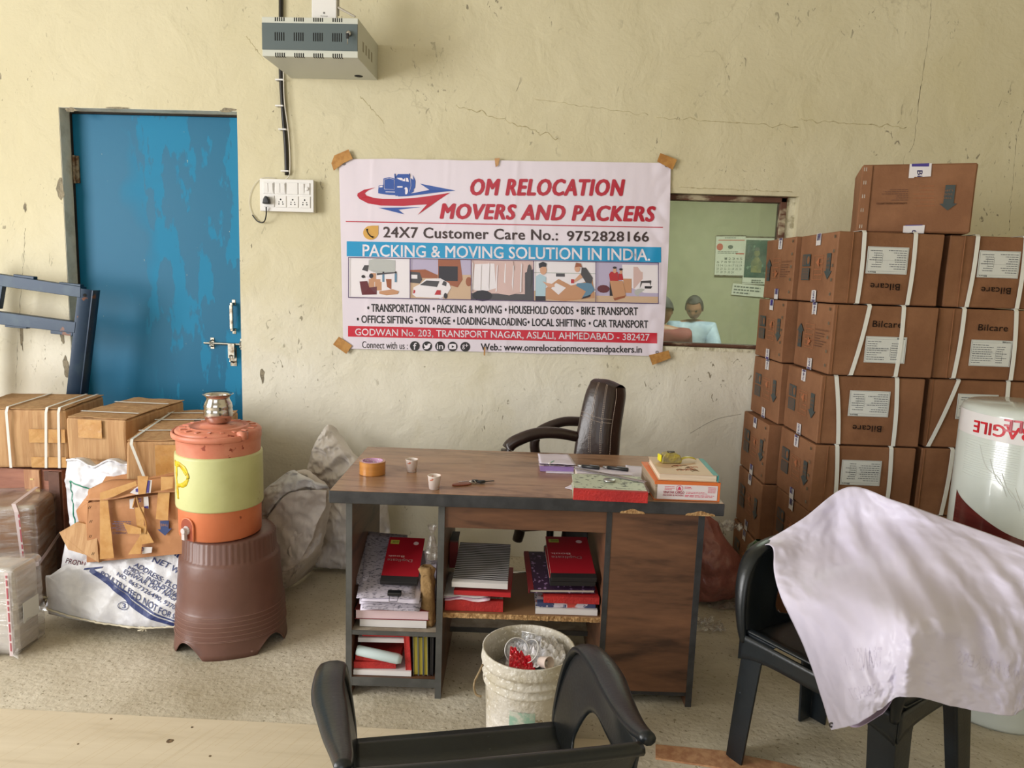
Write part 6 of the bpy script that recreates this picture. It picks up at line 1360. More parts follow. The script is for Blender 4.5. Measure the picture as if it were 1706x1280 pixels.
# ------------------------------------------------------------------ white sacks by the wall
def bag(label, rows, out, back, seed, nu=60, nv=60, amp=.016, power=.4, group=None, csc=7):
    base = rows[-1][len(rows[-1])//2]; L_ = Vector((base.x, base.y, 0))
    o = thing('sack', label, 'sack', L_, 0, group)
    for p in rows[-1]: p.z = max(p.z, .012)
    m = MB(); fr = pillow(m, [[p-L_ for p in r_] for r_ in rows], nu, nv, out, back, amp=amp, csc=csc, seed=seed, power=power)
    m.v = [(x, y, max(.002, z)) for x, y, z in m.v]
    m.build('bag', wsack2, o, smooth=True); return o, fr, L_
wsack2 = mat('woven_white_sack_soft', (222, 216, 212), .5, col2=(196, 188, 182), scale=4, bump=.25, bscale=150, bdist=.003)
YR = -.30
rows = [[AY(541, 712, YR+.1), AY(546, 708, YR+.1), AY(552, 712, YR+.1), AY(560, 722, YR+.1)],
        [AY(522, 745, YR), AY(541, 748, YR), AY(560, 752, YR), AY(596, 764, YR)],
        [AY(512, 790, YR-.02), AY(545, 792, YR-.03), AY(580, 796, YR-.03), AY(632, 800, YR)],
        [AY(514, 860, YR-.04), AY(550, 862, YR-.06), AY(590, 864, YR-.06), AY(648, 862, YR)],
        [AZ(508, 946, .01), AZ(545, 948, .01), AZ(590, 950, .01), AZ(652, 950, .01)]]
for r_ in rows: 
    for p in r_: p.y = min(p.y, -.15)
o, fr, L_ = bag('tall white woven sack with twisted top against the wall, left of the desk', rows, (0, -.05, 0), (0, .10, 0), 4, amp=.032, csc=9, nu=90, nv=90)
m = MB()
for k in range(26):
    p = AY(548, 722, YR+.07)-L_; m.tube([p, p+Vector((R.uniform(-.03, .03), R.uniform(-.04, .0), R.uniform(-.05, .03))), p+Vector((R.uniform(-.03, .03), R.uniform(-.05, .0), R.uniform(-.06, .02)))], .0012, 4)
m.build('frayed_threads', wsack2, o)
# nearer sack, mouth open and leaning
Yn = -.62
rows = [[AY(440, 830, Yn), AY(455, 806, Yn), AY(480, 790, Yn), AY(505, 786, Yn), AY(545, 812, Yn)],
        [AY(436, 862, Yn), AY(465, 850, Yn-.02), AY(492, 840, Yn-.03), AY(518, 838, Yn-.02), AY(543, 840, Yn)],
        [AY(440, 905, Yn), AY(466, 900, Yn-.03), AY(490, 895, Yn-.04), AY(512, 890, Yn-.03), AY(535, 880, Yn)],
        [AY(450, 950, Yn), AY(468, 948, Yn-.03), AY(488, 944, Yn-.03), AY(508, 935, Yn-.02), AY(527, 920, Yn)],
        [AZ(455, 985, .012), AZ(468, 982, .012), AZ(484, 977, .012), AZ(502, 965, .012), AZ(518, 952, .012)]]
o, fr, L_ = bag('white woven sack gaping open towards the left of the desk, beside the brown stool', rows, (-.01, -.04, 0), (.03, .14, 0), 6, amp=.028, csc=10, nu=90, nv=90)
# turned-back lip: a folded sheet in front of the mouth
lip = [[AY(436, 862, Yn-.06), AY(440, 820, Yn-.06), AY(462, 800, Yn-.05), AY(483, 785, Yn-.05), AY(500, 789, Yn-.06), AY(545, 812, Yn-.07)],
       [AY(446, 858, Yn-.10), AY(460, 838, Yn-.12), AY(477, 822, Yn-.12), AY(500, 815, Yn-.12), AY(520, 814, Yn-.11), AY(546, 816, Yn-.09)]]
Sl = surf([lip[0], [a.lerp(b, .5)+Vector((0, -.02, .012)) for a, b in zip(*lip)], lip[1]])
m = MB(); m.grid(lambda u, v: Sl(u, v)-L_+Vector((0, -1, 0))*crump(Sl(u, v), 14, .018, 3), 50, 14); m.build('turned_lip', wsack, o, smooth=True, solid=.002)
inn = [[AY(446, 862, Yn-.105), AY(478, 824, Yn-.115), AY(520, 816, Yn-.11), AY(546, 816, Yn-.095)], [AY(452, 905, Yn-.09), AY(482, 870, Yn-.085), AY(515, 850, Yn-.09), AY(541, 845, Yn-.085)], [AY(460, 938, Yn-.08), AY(488, 925, Yn-.085), AY(508, 900, Yn-.08), AY(530, 870, Yn-.08)], [AY(468, 952, Yn-.09), AY(486, 948, Yn-.09), AY(500, 935, Yn-.085), AY(522, 895, Yn-.08)]]
Si = surf(inn); m = MB(); m.grid(lambda u, v: Si(u, v)-L_+Vector((0, -1, 0))*crump(Si(u, v), 10, .018, 8), 36, 36); m.build('hanging_flap', wsack2, o, smooth=True, solid=.002)
m = MB()
for k in range(16): p = AZ(470+R.uniform(-8, 8), 974, .012)-L_+Vector((0, -.05, 0)); m.tube([p, p+Vector((R.uniform(-.05, .04), R.uniform(-.02, .03), R.uniform(0, .02)))], .002, 4)
m.build('frayed_threads', wsack2, o)
# ------------------------------------------------------------------ bucket of rubbish
BX, BY = -.031, -1.622
bk_ = thing('bucket', 'dirty white paint bucket used as a bin in front of the desk', 'bucket', (BX, BY, 0))
pail = mat('dirty_pail', (212, 207, 198), .6, col2=(176, 165, 138), scale=7, spread=(.40, .72), bump=.8, bscale=60, detail=9, flecks=(226, 222, 214), fscale=90, fthr=.60, bdist=.006)
BR, BH = .143, .345
m = MB(); m.lathe([(0, 0), (.118, 0), (.122, .004), (.134, .235), (.136, .24), (.142, .243), (.142, .25), (.137, .253), (.137, .27), (.146, .273), (.146, .28), (.139, .283), (.1395, .30), (.147, .303), (.149, .312), (.147, .325), (.145, .338), (BR+.003, BH), (BR-.002, BH), (BR-.006, .335), (.126, .06), (.118, .012), (0, .01)], 72); m.build('pail_body', pail, bk_, smooth=True)
def BPp(a, z, k=.0): r = lerp(.122, .134, z/.235)+.0012+k; return Vector((r*math.cos(a), r*math.sin(a), z))
t = MB(); t.grid(lambda u, v: BPp(lerp(-1.95, -1.35, u), lerp(.125, .20, v)+.004*noise.noise((u*9, v*9, 0))), 20, 6); t.build('faded_label', mat('faded_teal_label', (140, 174, 156), .6, col2=(196, 196, 184), scale=26, spread=(.45, .6)), bk_)
t = MB(); put_text(t, '20', lambda a, b: BPp(lerp(-1.33, -1.17, a), lerp(.158, .176, b), .001), 0, 0, 1, 1); t.build('faded_number', INK('print_faded_ochre', (132, 112, 70)), bk_, fix=False)
m = MB(); hp = [(-.142, -.02, .285), (-.150, -.035, .27), (-.165, -.05, .235), (-.158, -.055, .205), (-.140, -.06, .2)]
m.tube(smoothpath(hp, 16), .0035, 6); m.build('wire_handle', mat('rusty_wire', (150, 130, 100), .6, .4), bk_, smooth=True)
trash_base = .25
tf = mat('trash_film', (206, 202, 204), .2, col2=(232, 230, 232), scale=20, bump=.7, bscale=40, coat=.5)
o = thing('crumpled_film', 'crumpled clear plastic wrapping heaped at the right inside the bucket', 'plastic', (BX, BY, .0)); 
m = MB(); m.grid(lambda u, v: Vector((lerp(-.07, .115, u), lerp(-.07, .11, v), .282+.045*math.sin(u*PI)*math.sin(v*PI)+.03*u+abs(crump((u*.2, v*.2, 0), 26, .03, 4)))), 60, 60)
m.v = [((x, y, z) if math.hypot(x, y) < .118 else (x*.118/math.hypot(x, y), y*.118/math.hypot(x, y), z)) for x, y, z in m.v]
m.build('film', film, o, smooth=True); o.children[0].data.materials[0] = tf
m = MB(); m.lathe([(0, .262), (.128, .25), (.11, .2), (0, .19)], 30); m.build('packed_litter', mat('litter_grey', (150, 142, 138), .6, col2=(206, 200, 200), scale=30, flecks=(120, 60, 50), fscale=26, fthr=.62, bump=1), o, smooth=True)
clearcup = bpy.data.materials.new('clear_cup'); clearcup.use_nodes = True; nt = clearcup.node_tree; N = nt.nodes; L = nt.links; N.remove(N['Principled BSDF']); out = N['Material Output']
tr = N.new('ShaderNodeBsdfTransparent'); tr.inputs[0].default_value = (.93, .94, .96, 1); gl = N.new('ShaderNodeBsdfGlossy'); gl.inputs['Roughness'].default_value = .1; lw = N.new('ShaderNodeLayerWeight'); lw.inputs[0].default_value = .35
df = N.new('ShaderNodeBsdfDiffuse'); df.inputs[0].default_value = lin((220, 224, 230)); ms = N.new('ShaderNodeMixShader'); ms.inputs[0].default_value = .35; L.new(gl.outputs[0], ms.inputs[1]); L.new(df.outputs[0], ms.inputs[2])
mm = N.new('ShaderNodeMixShader'); mp_ = N.new('ShaderNodeMapRange'); mp_.inputs[3].default_value = .30; mp_.inputs[4].default_value = .9; L.new(lw.outputs['Facing'], mp_.inputs[0]); L.new(mp_.outputs[0], mm.inputs[0]); L.new(tr.outputs[0], mm.inputs[1]); L.new(ms.outputs[0], mm.inputs[2]); L.new(mm.outputs[0], out.inputs[0])
def plastic_cup(label, x, y, z, rx, ry, rz, litter=False):
    o = thing('plastic_cup', label, 'cup', (BX+x, BY+y, z+.015), (rx, ry, rz), 'clear plastic cups in the bucket')
    m = MB(); m.lathe([(0, 0), (.026, 0), (.028, .004), (.034, .05), (.036, .054), (.036, .064), (.038, .066), (.038, .069), (.0365, .069)], 36); m.build('cup_body', clearcup, o, smooth=True)
    m = MB(); m.tube([(.038*math.cos(a), .038*math.sin(a), .068) for a in [2*PI*k/36 for k in range(36)]], .0014, 6, closed=True); m.build('rim', wp, o, smooth=True)
plastic_cup('clear plastic cup lying with its mouth forward at the left in the bucket', -.052, .032, .300, 1.15, 0, .25)
plastic_cup('upended clear plastic cup in the middle of the bucket', .0, .02, .285, -.5, .25, .1)
plastic_cup('clear plastic cup on its side right of the middle in the bucket', .045, .0, .285, .7, -.6, -.4)
redp = mat('red_wrapper', (206, 26, 44), .3, coat=.5)
o = thing('red_wrapper', 'crumpled red plastic wrapper in the bucket', 'wrapper', (BX-.012, BY-.072, .318))
m = MB(); m.grid(lambda u, v: Vector((lerp(-.045, .035, u), lerp(-.02, .045, v)*(1-.4*u), .012*v-.022*u+abs(crump((u*.1, v*.1, 0), 40, .02, 7))+.02*(1-u)*v)), 22, 22); m.build('wrapper', redp, o, solid=.0008)
o = thing('paper_cup', 'white paper cup lying on its side in the bucket', 'cup', (BX+.052, BY-.07, .332), (1.25, .35, .6))
m = MB(); m.lathe([(0, -.02), (.015, -.02), (.019, .02), (.02, .021), (.018, .021), (.0145, -.016), (0, -.016)], 26); m.build('cup_body', mat('cup_cream', (226, 208, 196), .6), o, smooth=True)
# ------------------------------------------------------------------ armchairs
chm = mat('black_armchair_plastic', (20, 24, 27), .33, col2=(27, 33, 38), scale=5, bump=.06, bscale=120, flecks=(84, 92, 98), fscale=50, fthr=.74, spec=.5)
def arm_chair(label, loc_, rot, group='black plastic armchairs'):
    """seat front towards local +y; moulded tub armchair"""
    o = thing('plastic_armchair', label, 'chair', loc_, rot, group)
    # seat
    def seatp(u, v, dz=0):
        w_ = lerp(.232, .246, v); x = (u-.5)*2*w_; y = lerp(-.21, .240, v)
        return Vector((x, y, .425-.018*math.sin(u*PI)*math.sin(v*PI)+dz+(.012*math.cos((v-1)*3) if v > .9 else 0)))
    m = MB(); m.grid(lambda u, v: seatp(u, v), 20, 20); m.build('seat', chm, o, smooth=True, solid=.008)
    m = MB()   # apron under the front edge, arched
    m.grid(lambda u, v: Vector(((u-.5)*.50, .243+.004*math.sin(u*PI), .425-v*(.055+.03*abs(2*u-1)**4))), 30, 4)
    for s in (-1, 1): m.grid(lambda u, v: Vector((s*(.250-.02*(1-u)), lerp(-.20, .240, u), .425-v*(.05+.03*abs(2*u-1)**4))), 24, 4)
    m.grid(lambda u, v: Vector(((u-.5)*.44, -.205, .425-v*.05)), 20, 3)
    m.build('apron', chm, o, smooth=True, solid=.008)
    # backrest
    def bp(u, v):
        a = (u-.5)*2; z = lerp(.415, .762-.02*a*a, v); y = -.205-.10*v-.02*v*v+.045*a*a*(1-.3*v); return Vector((a*lerp(.205, .226, v), y, z))
    m = MB(); m.grid(bp, 36, 26); m.build('backrest', chm, o, smooth=True, solid=.010)
    m = MB(); rim = [bp(k/36, 1)+Vector((0, -.008, 0)) for k in range(37)]; m.tube(rim, .013, 10, flat=.8); m.build('back_rim', chm, o, smooth=True)
    for s in (-1, 1):
        # side shell: outer outline and an opening near the back
        def X(y, z):
            h = max(0, (z-.42)/.24); f = max(0, min(1, (y+.26)/.30)); return s*(.228+lerp(.004, .040, f)*min(h, 1.1)-.012*(1-f)*(1 if h < .6 else 0))
        outer = [(.240, .40), (.250, .46), (.245, .54), (.222, .61), (.18, .655), (.11, .675), (.03, .682), (-.06, .692), (-.15, .706), (-.23, .728), (-.288, .748), (-.272, .70), (-.245, .60), (-.222, .52), (-.21, .44), (-.205, .405), (-.10, .405), (.0, .405), (.12, .40)]
        inner_ = [(.10, .47), (.095, .50), (.07, .55), (.045, .585), (.015, .60), (-.02, .608), (-.05, .61), (-.09, .615), (-.12, .62), (-.15, .628), (-.18, .62), (-.185, .59), (-.18, .56), (-.17, .52), (-.16, .47), (-.13, .45), (-.08, .445), (-.02, .445), (.06, .45)]
        m = MB(); n = len(outer); rings = 5; vs = []
        for k in range(rings):
            t_ = k/(rings-1)
            for (y0, z0), (y1, z1) in zip(outer, inner_):
                y = lerp(y0, y1, t_); z = lerp(z0, z1, t_); vs.append((X(y, z)+s*.006*math.sin(t_*PI), y, z))
        m.add(vs, [(k*n+i, k*n+(i+1) % n, (k+1)*n+(i+1) % n, (k+1)*n+i) for k in range(rings-1) for i in range(n)])
        m.build('side_shell', chm, o, smooth=True, solid=.010, subsurf=1)
        # broad arm top, following the upper outline
        top = [Vector((X(y, z)+s*.012, y, z)) for y, z in outer[0:11]]
        m = MB(); ps = smoothpath(top, 40); vs = []; W_ = [.012+.020*math.sin(min(1, k/26)*PI*.5)*(1 if k < 26 else 1-(k-26)/15) for k in range(41)]
        for k, p in enumerate(ps):
            t_ = (ps[min(k+1, 40)]-ps[max(k-1, 0)]).normalized(); side_ = Vector((s, 0, 0)); nn = side_.cross(t_)*s
            w_ = W_[k]
            for q in range(10):
                g = 2*PI*q/10; vs.append(tuple(p+side_*w_*math.cos(g)+nn*.011*math.sin(g)))
        m.add(vs, [(i*10+j, i*10+(j+1) % 10, (i+1)*10+(j+1) % 10, (i+1)*10+j) for i in range(40) for j in range(10)]+[tuple(range(10)), tuple(400+j for j in range(10))])
        m.build('arm', chm, o, smooth=True)
        # legs, angle section, splayed
        for (yt, yb, nm) in ((.230, .245, 'leg'), (-.14, -.18, 'leg')):
            m = MB(); xt, xb = s*.240, s*.262
            f = 1 if yt > 0 else -1
            wt, wb = (.075, .060) if f > 0 else (.080, .060)
            def lp(u, v):      # u across the L section, v down
                x = lerp(xt, xb, v); y = lerp(yt, yb, v)+f*.010*math.sin(v*PI)*0; w_ = lerp(wt, wb, v)*(1+.5*max(0, 1-v*5)**2)
                q = (u-.5)*2
                if q < 0: return Vector((x+s*q*w_*1.0*1, y+f*.002, lerp(.43, .0, v)))
                return Vector((x, y-f*q*w_, lerp(.43, .0, v)))
            m.grid(lp, 8, 16)
            for i, vv in enumerate(m.v): m.v[i] = (vv[0], vv[1], max(vv[2], .002))
            m.build(nm, chm, o, smooth=False, solid=.009, bevel=.002)
    return o
arm_chair('black plastic armchair in the foreground, seen from behind, cut by the bottom edge', (-.122, -2.45, 0), .25)
CR = Vector((.967, -1.668, 0)); 
ch2 = arm_chair('black plastic armchair at the right, half covered by the draped white sheet', CR, 2.2)
# ------------------------------------------------------------------ white sheet over the right armchair
shm = mat('white_flex_sheet', (214, 208, 226), .42, col2=(206, 200, 220), scale=2, spec=.4)
sh_ = thing('draped_sheet', 'crumpled white flex sheet draped over the right armchair', 'sheet', (CR.x, CR.y, .44))
L_ = Vector(sh_.location)
g = [[((1263, 909), -1.50), ((1335, 866), -1.46), ((1412, 812), -1.42), ((1490, 834), -1.52), ((1570, 862), -1.62), ((1706, 912), -1.87), ((1800, 962), -1.98)],
     [((1287, 912), -1.56), ((1350, 905), -1.52), ((1420, 880), -1.50), ((1500, 885), -1.60), ((1590, 905), -1.77), ((1706, 952), -1.95), ((1790, 990), -2.02)],
     [((1290, 955), -1.64), ((1360, 955), -1.66), ((1435, 945), -1.72), ((1515, 955), -1.87), ((1605, 965), -1.94), ((1700, 1000), -2.02), ((1775, 1035), -2.05)],
     [((1303, 1000), -1.72), ((1375, 1010), -1.86), ((1455, 1010), -2.06), ((1532, 1030), -2.17), ((1618, 1035), -2.10), ((1695, 1060), -2.11), ((1755, 1085), -2.10)],
     [((1340, 1080), -1.84), ((1395, 1090), -2.05), ((1460, 1090), -2.17), ((1520, 1085), -2.21), ((1608, 1095), -2.145), ((1685, 1118), -2.14), ((1730, 1135), -2.12)],
     [((1368, 1160), -2.0), ((1412, 1160), -2.15), ((1462, 1145), -2.20), ((1513, 1125), -2.22), ((1602, 1140), -2.165), ((1680, 1158), -2.155), ((1715, 1168), -2.13)],
     [((1385, 1217), -2.09), ((1428, 1206), -2.18), ((1466, 1184), -2.21), ((1508, 1160), -2.23), ((1598, 1180), -2.18), ((1676, 1192), -2.165), ((1695, 1190), -2.14)]]
Ss = surf([[AY(x, y, Y)-L_ for (x, y), Y in r_] for r_ in g])
def folds(u, v):
    p = Ss(u, v); d = crump((u*1.5, v*.9, 0), 3.2, .012, 5)*(.4+.6*math.sin(v*PI))+crump((u*1.5, v*.9, 3), 10, .005, 8)
    for (u0, v0, u1, v1, amp, w_) in ((.42, .1, .60, .55, .016, .03), (.30, .12, .44, .5, .012, .03), (.55, .15, .80, .62, .014, .028), (.70, .12, .92, .5, .013, .03), (.22, .55, .34, .95, .012, .03), (.35, .05, .33, .3, .014, .04), (.60, .3, .72, .8, .012, .03), (.48, .55, .50, 1.0, .020, .035), (.12, .45, .30, .62, .010, .03)):
        dx, dy = u1-u0, v1-v0; t_ = max(0, min(1, ((u-u0)*dx+(v-v0)*dy)/(dx*dx+dy*dy))); q = math.hypot(u-u0-t_*dx, v-v0-t_*dy); d += amp*math.exp(-(q/w_)**2)*math.sin(PI*(.15+.7*t_)) - amp*.6*math.exp(-((q-w_*1.8)/w_)**2)*math.sin(PI*(.15+.7*t_))
    return p+Vector((-.35, -.85, .25)).normalized()*d
m = MB(); m.grid(folds, 130, 120); m.build('sheet', shm, sh_, smooth=True, solid=.0012)
t = MB()
for s_t, (a, b_, c_, d_) in (('TRANSPORT', (.36, .64, .16, .73)), ('382427', (.32, .80, .18, .86)), ('AND PACKERS', (.88, .64, .64, .71))):
    vs, fs = text2d(s_t); bm = bmesh.new(); vv = [bm.verts.new((x, y, 0)) for x, y in vs]
    for f_ in fs:
        try: bm.faces.new([vv[i] for i in f_])
        except ValueError: pass
    bmesh.ops.triangulate(bm, faces=bm.faces); bmesh.ops.subdivide_edges(bm, edges=bm.edges, cuts=5, use_grid_fill=True); bm.verts.index_update()
    t.add([folds(lerp(a, c_, v.co.x), lerp(d_, b_, v.co.y))+Vector((-.35, -.85, .25)).normalized()*.0012 for v in bm.verts], [tuple(v.index for v in f_.verts) for f_ in bm.faces]); bm.free()
t.build('show_through_lettering', mat('show_through', (204, 197, 217), .42), sh_, fix=False)
t = MB(); p = folds(.015, .972)+Vector((-.002, -.004, 0)); t.tube([p+Vector((.005*math.cos(a), 0, .005*math.sin(a))) for a in [2*PI*k/14 for k in range(14)]], .0022, 6, closed=True); t.build('eyelet', mat('dull_metal', (90, 86, 84), .5, .8), sh_)
u_ = surf([[AY(x, y, Y)-L_ for (x, y), Y in r_] for r_ in ([((1400, 1190), -1.97), ((1440, 1180), -2.04), ((1490, 1160), -2.10)], [((1402, 1200), -1.99), ((1436, 1202), -2.05), ((1480, 1178), -2.12)], [((1404, 1206), -2.0), ((1430, 1212), -2.06), ((1470, 1190), -2.12)])])
t = MB(); t.grid(lambda u, v: u_(u, v), 16, 6); t.build('under_fold', mat('lilac_underside', (206, 186, 214), .5), sh_, smooth=True, solid=.001)
# ------------------------------------------------------------------ tall wrapped roll
RX, RY, RR, RH = 1.665, -1.185, .205, 1.115
rl = thing('wrapped_roll', 'tall white roll in stretch film with a red FRAGILE tape, right edge', 'roll', (RX, RY, 0))
m = MB(); m.lathe([(0, 0), (RR-.01, 0), (RR-.002, .012), (RR, .03), (RR, RH-.03), (RR-.006, RH-.012), (RR-.022, RH), (0, RH+.003)], 72); m.build('roll_body', mat('wrapped_white', (206, 212, 206), .22, col2=(196, 202, 196), scale=2, bump=.2, bscale=6, coat=.5), rl, smooth=True)
def RP(a, z, k=0): return Vector(((RR+.0012+.0007*k)*math.cos(a), (RR+.0012+.0007*k)*math.sin(a), z))
fz = lambda a: RH-.02-.045*(a+PI)*.9-.012
m = MB(); m.grid(lambda u, v: RP(lerp(-PI-.3, -PI+2.6, u), lerp(RH-.105, RH-.025, v)-.018*u), 60, 3); m.build('fragile_tape', mat('gloss_white_tape', (222, 218, 218), .25, coat=.5), rl, smooth=True)
t = MB()
for (a0, a1, z0, z1, k) in ((-1.95, -2.95, RH-.095, RH-.055, 1), (-.95, -1.93, RH-.112, RH-.066, 1)):
    put_text(t, 'FRAGILE', lambda a, b: RP(lerp(a0, a1, a), lerp(z1, z0, b)+.0, k), 0, 0, 1, 1, bold=.04)
t.build('fragile_lettering', INK('print_fragile_red', (200, 24, 40), .4), rl, fix=False)
t = MB(); put_text(t, 'FRAGILE', lambda a, b: RP(lerp(-1.45, -2.45, a), lerp(RH-.032, RH-.072, b), 2), 0, 0, 1, 1, bold=.04); t.build('fragile_lettering_faded', INK('print_fragile_pink', (208, 104, 116), .4), rl, fix=False)
mar = mat('maroon_film', (104, 44, 40), .25, col2=(88, 34, 32), scale=5, stretch=(1, 1, 6), coat=.5)
m = MB(); m.grid(lambda u, v: RP(lerp(-PI-.05, -PI+2.6, u), lerp(.50-.03*u, .80-.21*u**.8+.012*math.sin(u*14)*u, v)), 60, 10); m.build('maroon_band', mar, rl, smooth=True)
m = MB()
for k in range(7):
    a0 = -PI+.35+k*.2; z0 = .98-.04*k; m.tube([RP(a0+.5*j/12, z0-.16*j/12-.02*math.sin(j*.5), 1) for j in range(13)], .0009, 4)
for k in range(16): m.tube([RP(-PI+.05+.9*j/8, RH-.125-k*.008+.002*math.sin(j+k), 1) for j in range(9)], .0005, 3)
m.build('film_glint_creases', mat('film_highlight', (226, 228, 226), .1, coat=1), rl)  # pale gloss on these crease lines paints highlights on the film
# ------------------------------------------------------------------ pink sack, green bag, floor bits
Yp = -.45
pink = mat('pink_woven_sack', (142, 84, 76), .4, col2=(166, 108, 98), scale=7, bump=.4, bscale=60, coat=.3)
rows = [[AY(1150, 862, Yp), AY(1175, 858, Yp), AY(1196, 870, Yp)], [AY(1150, 893, Yp-.02), AY(1180, 893, Yp-.03), AY(1208, 896, Yp)], [AY(1145, 930, Yp-.03), AY(1190, 930, Yp-.06), AY(1240, 938, Yp)], [AY(1145, 970, Yp-.02), AY(1190, 972, Yp-.06), AY(1242, 972, Yp)], [AZ(1150, 1003, .012), AZ(1190, 1003, .012), AZ(1232, 994, .012)]]
base = rows[-1][1]; L_ = Vector((base.x, base.y, 0)); o = thing('sack', 'dusty pink woven sack slumped between the desk and the carton stack', 'sack', L_)
m = MB(); pillow(m, [[p-L_ for p in r_] for r_ in rows], 44, 44, (0, -.04, 0), (-.0, .14, 0), amp=.016, csc=7, seed=12, power=.4); m.v = [(x, y, max(.002, z)) for x, y, z in m.v]; m.build('bag', pink, o, smooth=True)
def litter(label, x, y, s, seed, name='plastic_scrap', h=.03):
    p = AZ(x, y, 0); o = thing(name, label, 'plastic', (p.x, p.y, .001))
    m = MB(); m.grid(lambda u, v: Vector(((u-.5)*s, (v-.5)*s*.8, .003+abs(crump((u*s, v*s, 0), 16, h, seed)))), 26, 26)
    m.build('film', film, o, smooth=True); return o
litter('crumpled clear plastic scrap on the floor between desk and right armchair', 1180, 1046, .13, 3)
litter('clear plastic film lying against the foot of the pink sack', 1205, 1008, .16, 5, h=.02)
litter('clear plastic bag bunched between the pink sack and the rear cartons', 1212, 880, .10, 8, h=.05).location = tuple(AY(1218, 872, -.36)-Vector((0, 0, .03)))
gp = AY(1252, 922, -.9)
o = thing('plastic_bag', 'small crumpled green plastic bag showing above the right armchair arm', 'bag', (AY(1262, 925, -.95).x, -.95, 0))
z1 = AY(1262, 900, -.95).z
m = MB(); m.lathe([(0, .0), (.03, .0), (.036, .05), (.04, .15), (.052, z1-.08), (.04, z1-.03), (.012, z1)], 40, rad=lambda a, z: 1+.14*noise.noise((math.cos(a)*3, math.sin(a)*3, z*14))); m.build('bag', mat('green_plastic', (70, 110, 48), .25, col2=(40, 72, 34), scale=12, bump=.6, coat=.5), o, smooth=True)
# pale sawn board in the foreground and the reddish strip beside it
bd = wood_mat('pale_sawn_wood', (216, 204, 180), (198, 184, 158), .75, (.6, 5, 1), 1.2)
o = thing('wooden_board', 'long pale sawn plywood board lying on the floor in the foreground', 'board', (-1.9, -1.64, 0), 0)
q = [AZ(-60, 1180, 0), AZ(540, 1212, 0), AZ(1015, 1236, 0)]; L_ = Vector(o.location)
a, b_ = q[0], q[2]
m = MB(); m.prism([a-L_, b_-L_, b_-L_+Vector((-.03, -1.0, 0)), a-L_+Vector((-.03, -1.0, 0))], (0, 0, .006)); m.build('board', bd, o, bevel=.001)
nrm = Vector((-(b_-a).y, (b_-a).x, 0)).normalized(); k_ = MB()
for (x, y, s) in ((283, 1235, .010), (320, 1212, .004), (350, 1260, .004), (185, 1198, .004), (130, 1240, .003)):
    p = AZ(x, y, .006)-L_; k_.lathe([(0, .0007), (s, .0006), (s*1.1, 0)], 14, M=Matrix.Translation((p.x, p.y, .006)), rad=lambda a, z: 1+.3*noise.noise((a, s*99, 0)))
k_.build('knots', mat('knot_brown', (128, 104, 76), .9, col2=(60, 52, 40), scale=90), o)
lines = MB()
for k in range(70):
    x = -.05+k*.028+R.uniform(-.006, .006); y0 = -R.uniform(.01, .06); l_ = R.uniform(.06, .30); p = Vector((x, y0+(a-L_).y+(x/2.0)*((b_-a).y), .0061))
    lines.add([p, p+Vector((.0009, 0, 0)), p+Vector((-l_*.42+.0009, -l_, 0)), p+Vector((-l_*.42, -l_, 0))], [(0, 1, 2, 3)])
lines.build('saw_marks', mat('saw_mark', (196, 174, 136), .85), o, fix=False)
o = thing('wooden_strip', 'thin reddish plywood strip on the floor below the right armchair', 'board', AZ(1090, 1250, 0))
L_ = Vector(o.location); m = MB(); m.prism([AZ(*p, 0)-L_ for p in ((1092, 1243), (1200, 1253), (1292, 1272), (1420, 1302), (1420, 1340), (1200, 1282), (1092, 1266))], (0, 0, .006)); m.build('board', ply_lt, o, bevel=.001)
# ------------------------------------------------------------------ the office beyond the glass
YC = 4.385
def cal(label, name, q, group=None):
    ps = [AY(x, y, YC) for x, y in q]; o = thing(name, label, 'calendar', ps[0], 0, group)
    L_ = Vector(o.location); ps = [p-L_ for p in ps]
    return o, (lambda u, v, k=0: ps[0].lerp(ps[1], u).lerp(ps[3].lerp(ps[2], u), v)+Vector((0, -.004*k, 0)))
cw = mat('calendar_paper', (226, 226, 214), .6); cg = INK('calendar_grey', (110, 118, 110)); crd = INK('calendar_red', (206, 96, 80))
o, fn = cal('white tear-off wall calendar with a red heading on the office wall', 'calendar', [(1190, 459), (1237, 460), (1243, 393), (1193, 393)])
m = MB(); m.add([fn(0, 0, 1), fn(1, 0, 1), fn(1, 1, 1), fn(0, 1, 1)], [(0, 1, 2, 3)]); m.build('page', cw, o, solid=.006, fix=False)
t = MB(); d = 1
for r in range(5):
    for c in range(7):
        if r == 0 and c < 2: d = 1; continue
        if d > 31: continue
        put_text(t, str(d), lambda a, b: fn(a, b, 2.2), .06+c*.132, .40-r*.085, .06+c*.132+.085, .40-r*.085+.055); d += 1
pseudo(t, lambda a, b: fn(a, b, 2.2), .3, .93, .8, .975, 1, 9); pseudo(t, lambda a, b: fn(a, b, 2.2), .08, .55, .9, .62, 2, 3); put_ell(t, lambda a, b: fn(a, b, 2.2), .5, .72, .09, .05); t.build('calendar_print', cg, o, fix=False)
t = MB(); put_rect(t, lambda a, b: fn(a, b, 2.2), .08, .88, .96, .90); put_ell(t, lambda a, b: fn(a, b, 2.2), .14, .72, .11, .09); put_rect(t, lambda a, b: fn(a, b, 2.2), .7, .54, .98, .57); t.build('red_print', crd, o, fix=False)
m = MB(); m.tube([fn(0, 0, 2), fn(1, 0, 2)], .008, 6); m.tube([fn(0, 1, 2), fn(1, 1, 2)], .006, 6); m.build('metal_strip', steel, o)
o, fn = cal('dark green picture calendar with a printed portrait figure beside the white calendar', 'calendar', [(1236, 473), (1285, 475), (1292, 396), (1242, 395)])
